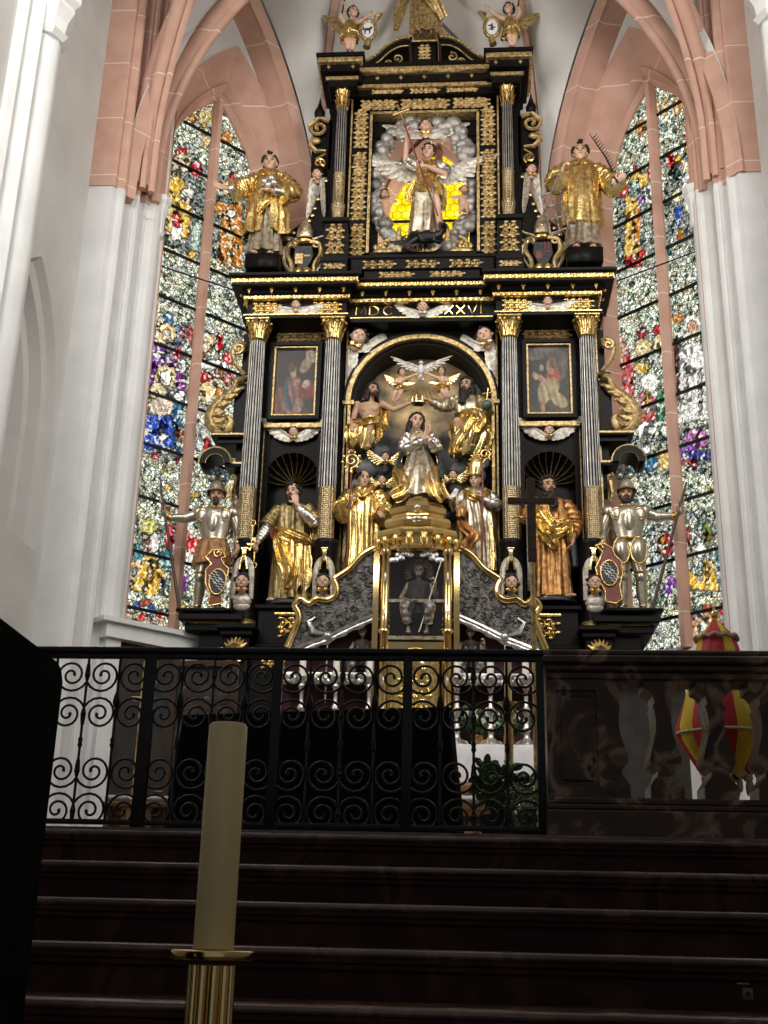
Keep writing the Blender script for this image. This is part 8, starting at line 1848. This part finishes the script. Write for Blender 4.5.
# ================================================================== CEREMONIAL UMBRELLA BEHIND THE BALUSTRADE
YU = 6.5; w = P(731, 834, YU); w.z = ZF; t = thing('ceremonial_umbrella', 'half closed red and yellow silk umbrella with fringes behind the marble balustrade', 'umbrella', w)
mb = MB(); mb.lathe([(.12, ZF), (.12, ZF+.03), (.02, ZF+.05), (.015, P(720, 618, YU).z), (.004, P(720, 606, YU).z)], w.x, w.y, 12); mb.ell((w.x, w.y, P(720, 615, YU).z), .022, .022, .03, 10, 7); obj('pole', mb, MAT['gold'], t)
k_ = (P(730, 700, YU).x-P(720, 700, YU).x)/10
def zz(y): return P(720, y, YU).z
prof_u = [(620, 3), (628, 10), (638, 19), (655, 24), (690, 34), (727, 44), (740, 43), (757, 33), (772, 22)]
NG = 12
for gI in range(NG):
    a0, a1 = 2*PI*gI/NG+.11, 2*PI*(gI+1)/NG+.11; mb = MB(); rows = []
    for y, r in prof_u:
        row = [V((w.x+k_*r*(1+.06*math.sin(PI*j/6)*(-1 if y < 700 else 1))*math.cos(a0+(a1-a0)*j/6), w.y+k_*r*(1+.06*math.sin(PI*j/6))*math.sin(a0+(a1-a0)*j/6), zz(y+(6*math.sin(PI*j/6) if y > 760 else 0)))) for j in range(7)]; rows.append(row)
    inn = [[V((w.x+(q.x-w.x)*.985, w.y+(q.y-w.y)*.985, q.z)) for q in r] for r in rows]
    mb.loft([r+i[::-1] for r, i in zip(rows, inn)]); pn = obj('panel', mb, MAT['banner_yellow' if gI % 3 == 0 else 'banner_red'], t)
    mb = MB(); last = rows[-1]; mb.tube([q+V((0, 0, -.005)) for q in last], .011, 5); mb.ell(last[3]+V((0, 0, -.05)), .012, .012, .04, 6, 5); obj('fringe', mb, MAT['cream_fringe'], pn)
for y, r, rr in ((640, 21.5, .012), (735, 46.6, .008)):
    mb = MB(); mb.tube([V((w.x+k_*r*(1+.03*math.sin(6*a))*math.cos(a), w.y+k_*r*(1+.03*math.sin(6*a))*math.sin(a), zz(y)+(.012*abs(math.sin(6*a)) if y < 700 else 0))) for a in [2*PI*j/72 for j in range(72)]], rr, 5, closed=True); obj('cream_trim', mb, MAT['cream_fringe'], t)

# ================================================================== NEAR THE CAMERA
YC = 1.75; bt = P(213.3, 950, YC); tp = P(229, 724, YC); r_c = (P(234, 930, YC).x-P(194, 930, YC).x)/2
st = thing('floor_candlestick', 'polished brass candlestick made of a bundle of rods, in front of the stairs', 'candlestick', (bt.x, YC, .45))
mb = MB(); rd = (P(255, 953, YC).x-P(172, 953, YC).x)/2; mb.lathe([(rd*.5, bt.z-.013), (rd*.97, bt.z-.013), (rd, bt.z-.011), (rd, bt.z-.002), (rd*.97, bt.z), (rd*.3, bt.z)], bt.x, YC, 40); obj('drip_plate', mb, MAT['brass'], st)
rb = (P(232, 985, YC).x-P(186, 985, YC).x)/2
for k in range(10): a = 2*PI*k/10; mb = MB(); q = V((bt.x+rb*.8*math.cos(a), YC+rb*.8*math.sin(a), 0)); mb.tube([(q.x, q.y, .50), (q.x, q.y, bt.z-.02)], rb*.25, 12); obj('rod', mb, MAT['brass'], st)
mb = MB(); mb.lathe([(.16, .451), (.16, .48), (.13, .5), (.05, .52), (.03, .53)], bt.x, YC, 32); obj('foot', mb, MAT['brass'], st)
c = thing('paschal_candle', 'thick ivory candle in the foreground brass candlestick'.replace(' foreground', ' polished'), 'candle', (bt.x, YC, bt.z+.001)); mb = MB(); mb.lathe([(r_c, bt.z+.001), (r_c, tp.z-.004), (r_c-.003, tp.z), (r_c-.006, tp.z-.001), (.008, tp.z-.008)], bt.x, YC, 48); obj('wax', mb, MAT['wax_ivory'], c); mb = MB(); mb.tube([(bt.x, YC, tp.z-.012), (bt.x+.001, YC, tp.z-.004)], .0015, 5); obj('wick', mb, MAT['iron'], c)
# dark choir stall behind the balustrade
a = P(606, 760, 9.0); b = P(690, 760, 9.0); zt_ = P(640, 684, 9.0).z; t = thing('choir_stall', 'dark wooden choir stall seen through the first opening of the marble balustrade', 'choir stall', ((a.x+b.x)/2, 9.2, ZF))
mb = MB(); mb.box(a.x-.2, b.x, 9.0, 9.06, ZF, zt_, .01); obj('back_panel', mb, MAT['stall_wood'], t, smooth=False); mb = MB(); mb.box(a.x-.22, b.x+.02, 8.96, 9.1, zt_, zt_+.05, .012); obj('ledge', mb, MAT['wood_dark'], t)
for q in (a.x-.2, b.x-.05): mb = MB(); mb.box(q, q+.05, 9.06, 9.5, ZF, zt_-.3, .008); obj('end_board', mb, MAT['wood_dark'], t)
mb = MB(); mb.box(a.x-.15, b.x-.05, 9.08, 9.45, ZF+.42, ZF+.46, .008); obj('seat', mb, MAT['wood_dark'], t)
# dark lectern at the edge
A_ = P(65, 674, 1.45); B_ = P(-8, 596, 1.12); t = thing('lectern', 'black lectern side with slanted top close by at the edge', 'lectern', (A_.x-.25, 1.3, .45))
prof_l = [(1.445, .47), (1.445, A_.z-.012), (1.435, A_.z+.002), (1.42, A_.z+.008)]; sl = (B_.z-A_.z)/(1.12-1.45); prof_l += [(.95, A_.z+.008+sl*(.95-1.42)), (.95, .47)]
mb = MB(); vs = [(A_.x-.04, y, z) for y, z in prof_l]+[(A_.x, y, z) for y, z in prof_l]; n = len(prof_l); mb.add(vs, [tuple(range(n)), tuple(range(2*n-1, n-1, -1))]+[(j, n+j, n+(j+1) % n, (j+1) % n) for j in range(n)]); obj('side_panel', mb, MAT['black_cloth'], t, smooth=False)
mb = MB(); vs = [(A_.x-.5, y, z) for y, z in prof_l]+[(A_.x-.46, y, z) for y, z in prof_l]; mb.add(vs, [tuple(range(n)), tuple(range(2*n-1, n-1, -1))]+[(j, n+j, n+(j+1) % n, (j+1) % n) for j in range(n)]); obj('side_panel', mb, MAT['black_cloth'], t, smooth=False)
mb = MB(); vs = []
for x in (A_.x-.46, A_.x-.04): vs += [(x, 1.41, A_.z-.03), (x, 1.41, A_.z-.06), (x, .96, A_.z-.06+sl*(.96-1.41)), (x, .96, A_.z-.03+sl*(.96-1.41))]
mb.add(vs, [(0, 1, 2, 3), (7, 6, 5, 4), (0, 4, 5, 1), (1, 5, 6, 2), (2, 6, 7, 3), (3, 7, 4, 0)]); obj('book_rest', mb, MAT['black_cloth'], t, smooth=False)
mb = MB(); mb.box(A_.x-.5, A_.x, .93, 1.46, .45, .47, .004); obj('base', mb, MAT['black_cloth'], t, smooth=False)
# socket on the stair riser
w = P(747, 993, 3.91); t = thing('wall_socket', 'small grey socket on the stair riser', 'socket', (w.x, 3.905, w.z-.02)); mb = MB(); mb.box(w.x-.014, w.x+.014, 3.893, 3.909, w.z-.018, w.z+.014, .003); obj('plate', mb, MAT['plastic_grey'], t); mb = MB(); mb.lathe([(.008, 0), (.008, .002)], 0, 0, 14, T=M.Translation((w.x, 3.8935, w.z-.002)) @ M.Rotation(PI/2, 4, 'X')); obj('hole', mb, MAT['iron'], t); mb = MB(); mb.box(w.x-.03, w.x+.006, 3.895, 3.909, w.z+.022, w.z+.029, .002); obj('name_strip', mb, MAT['plastic_grey'], t)
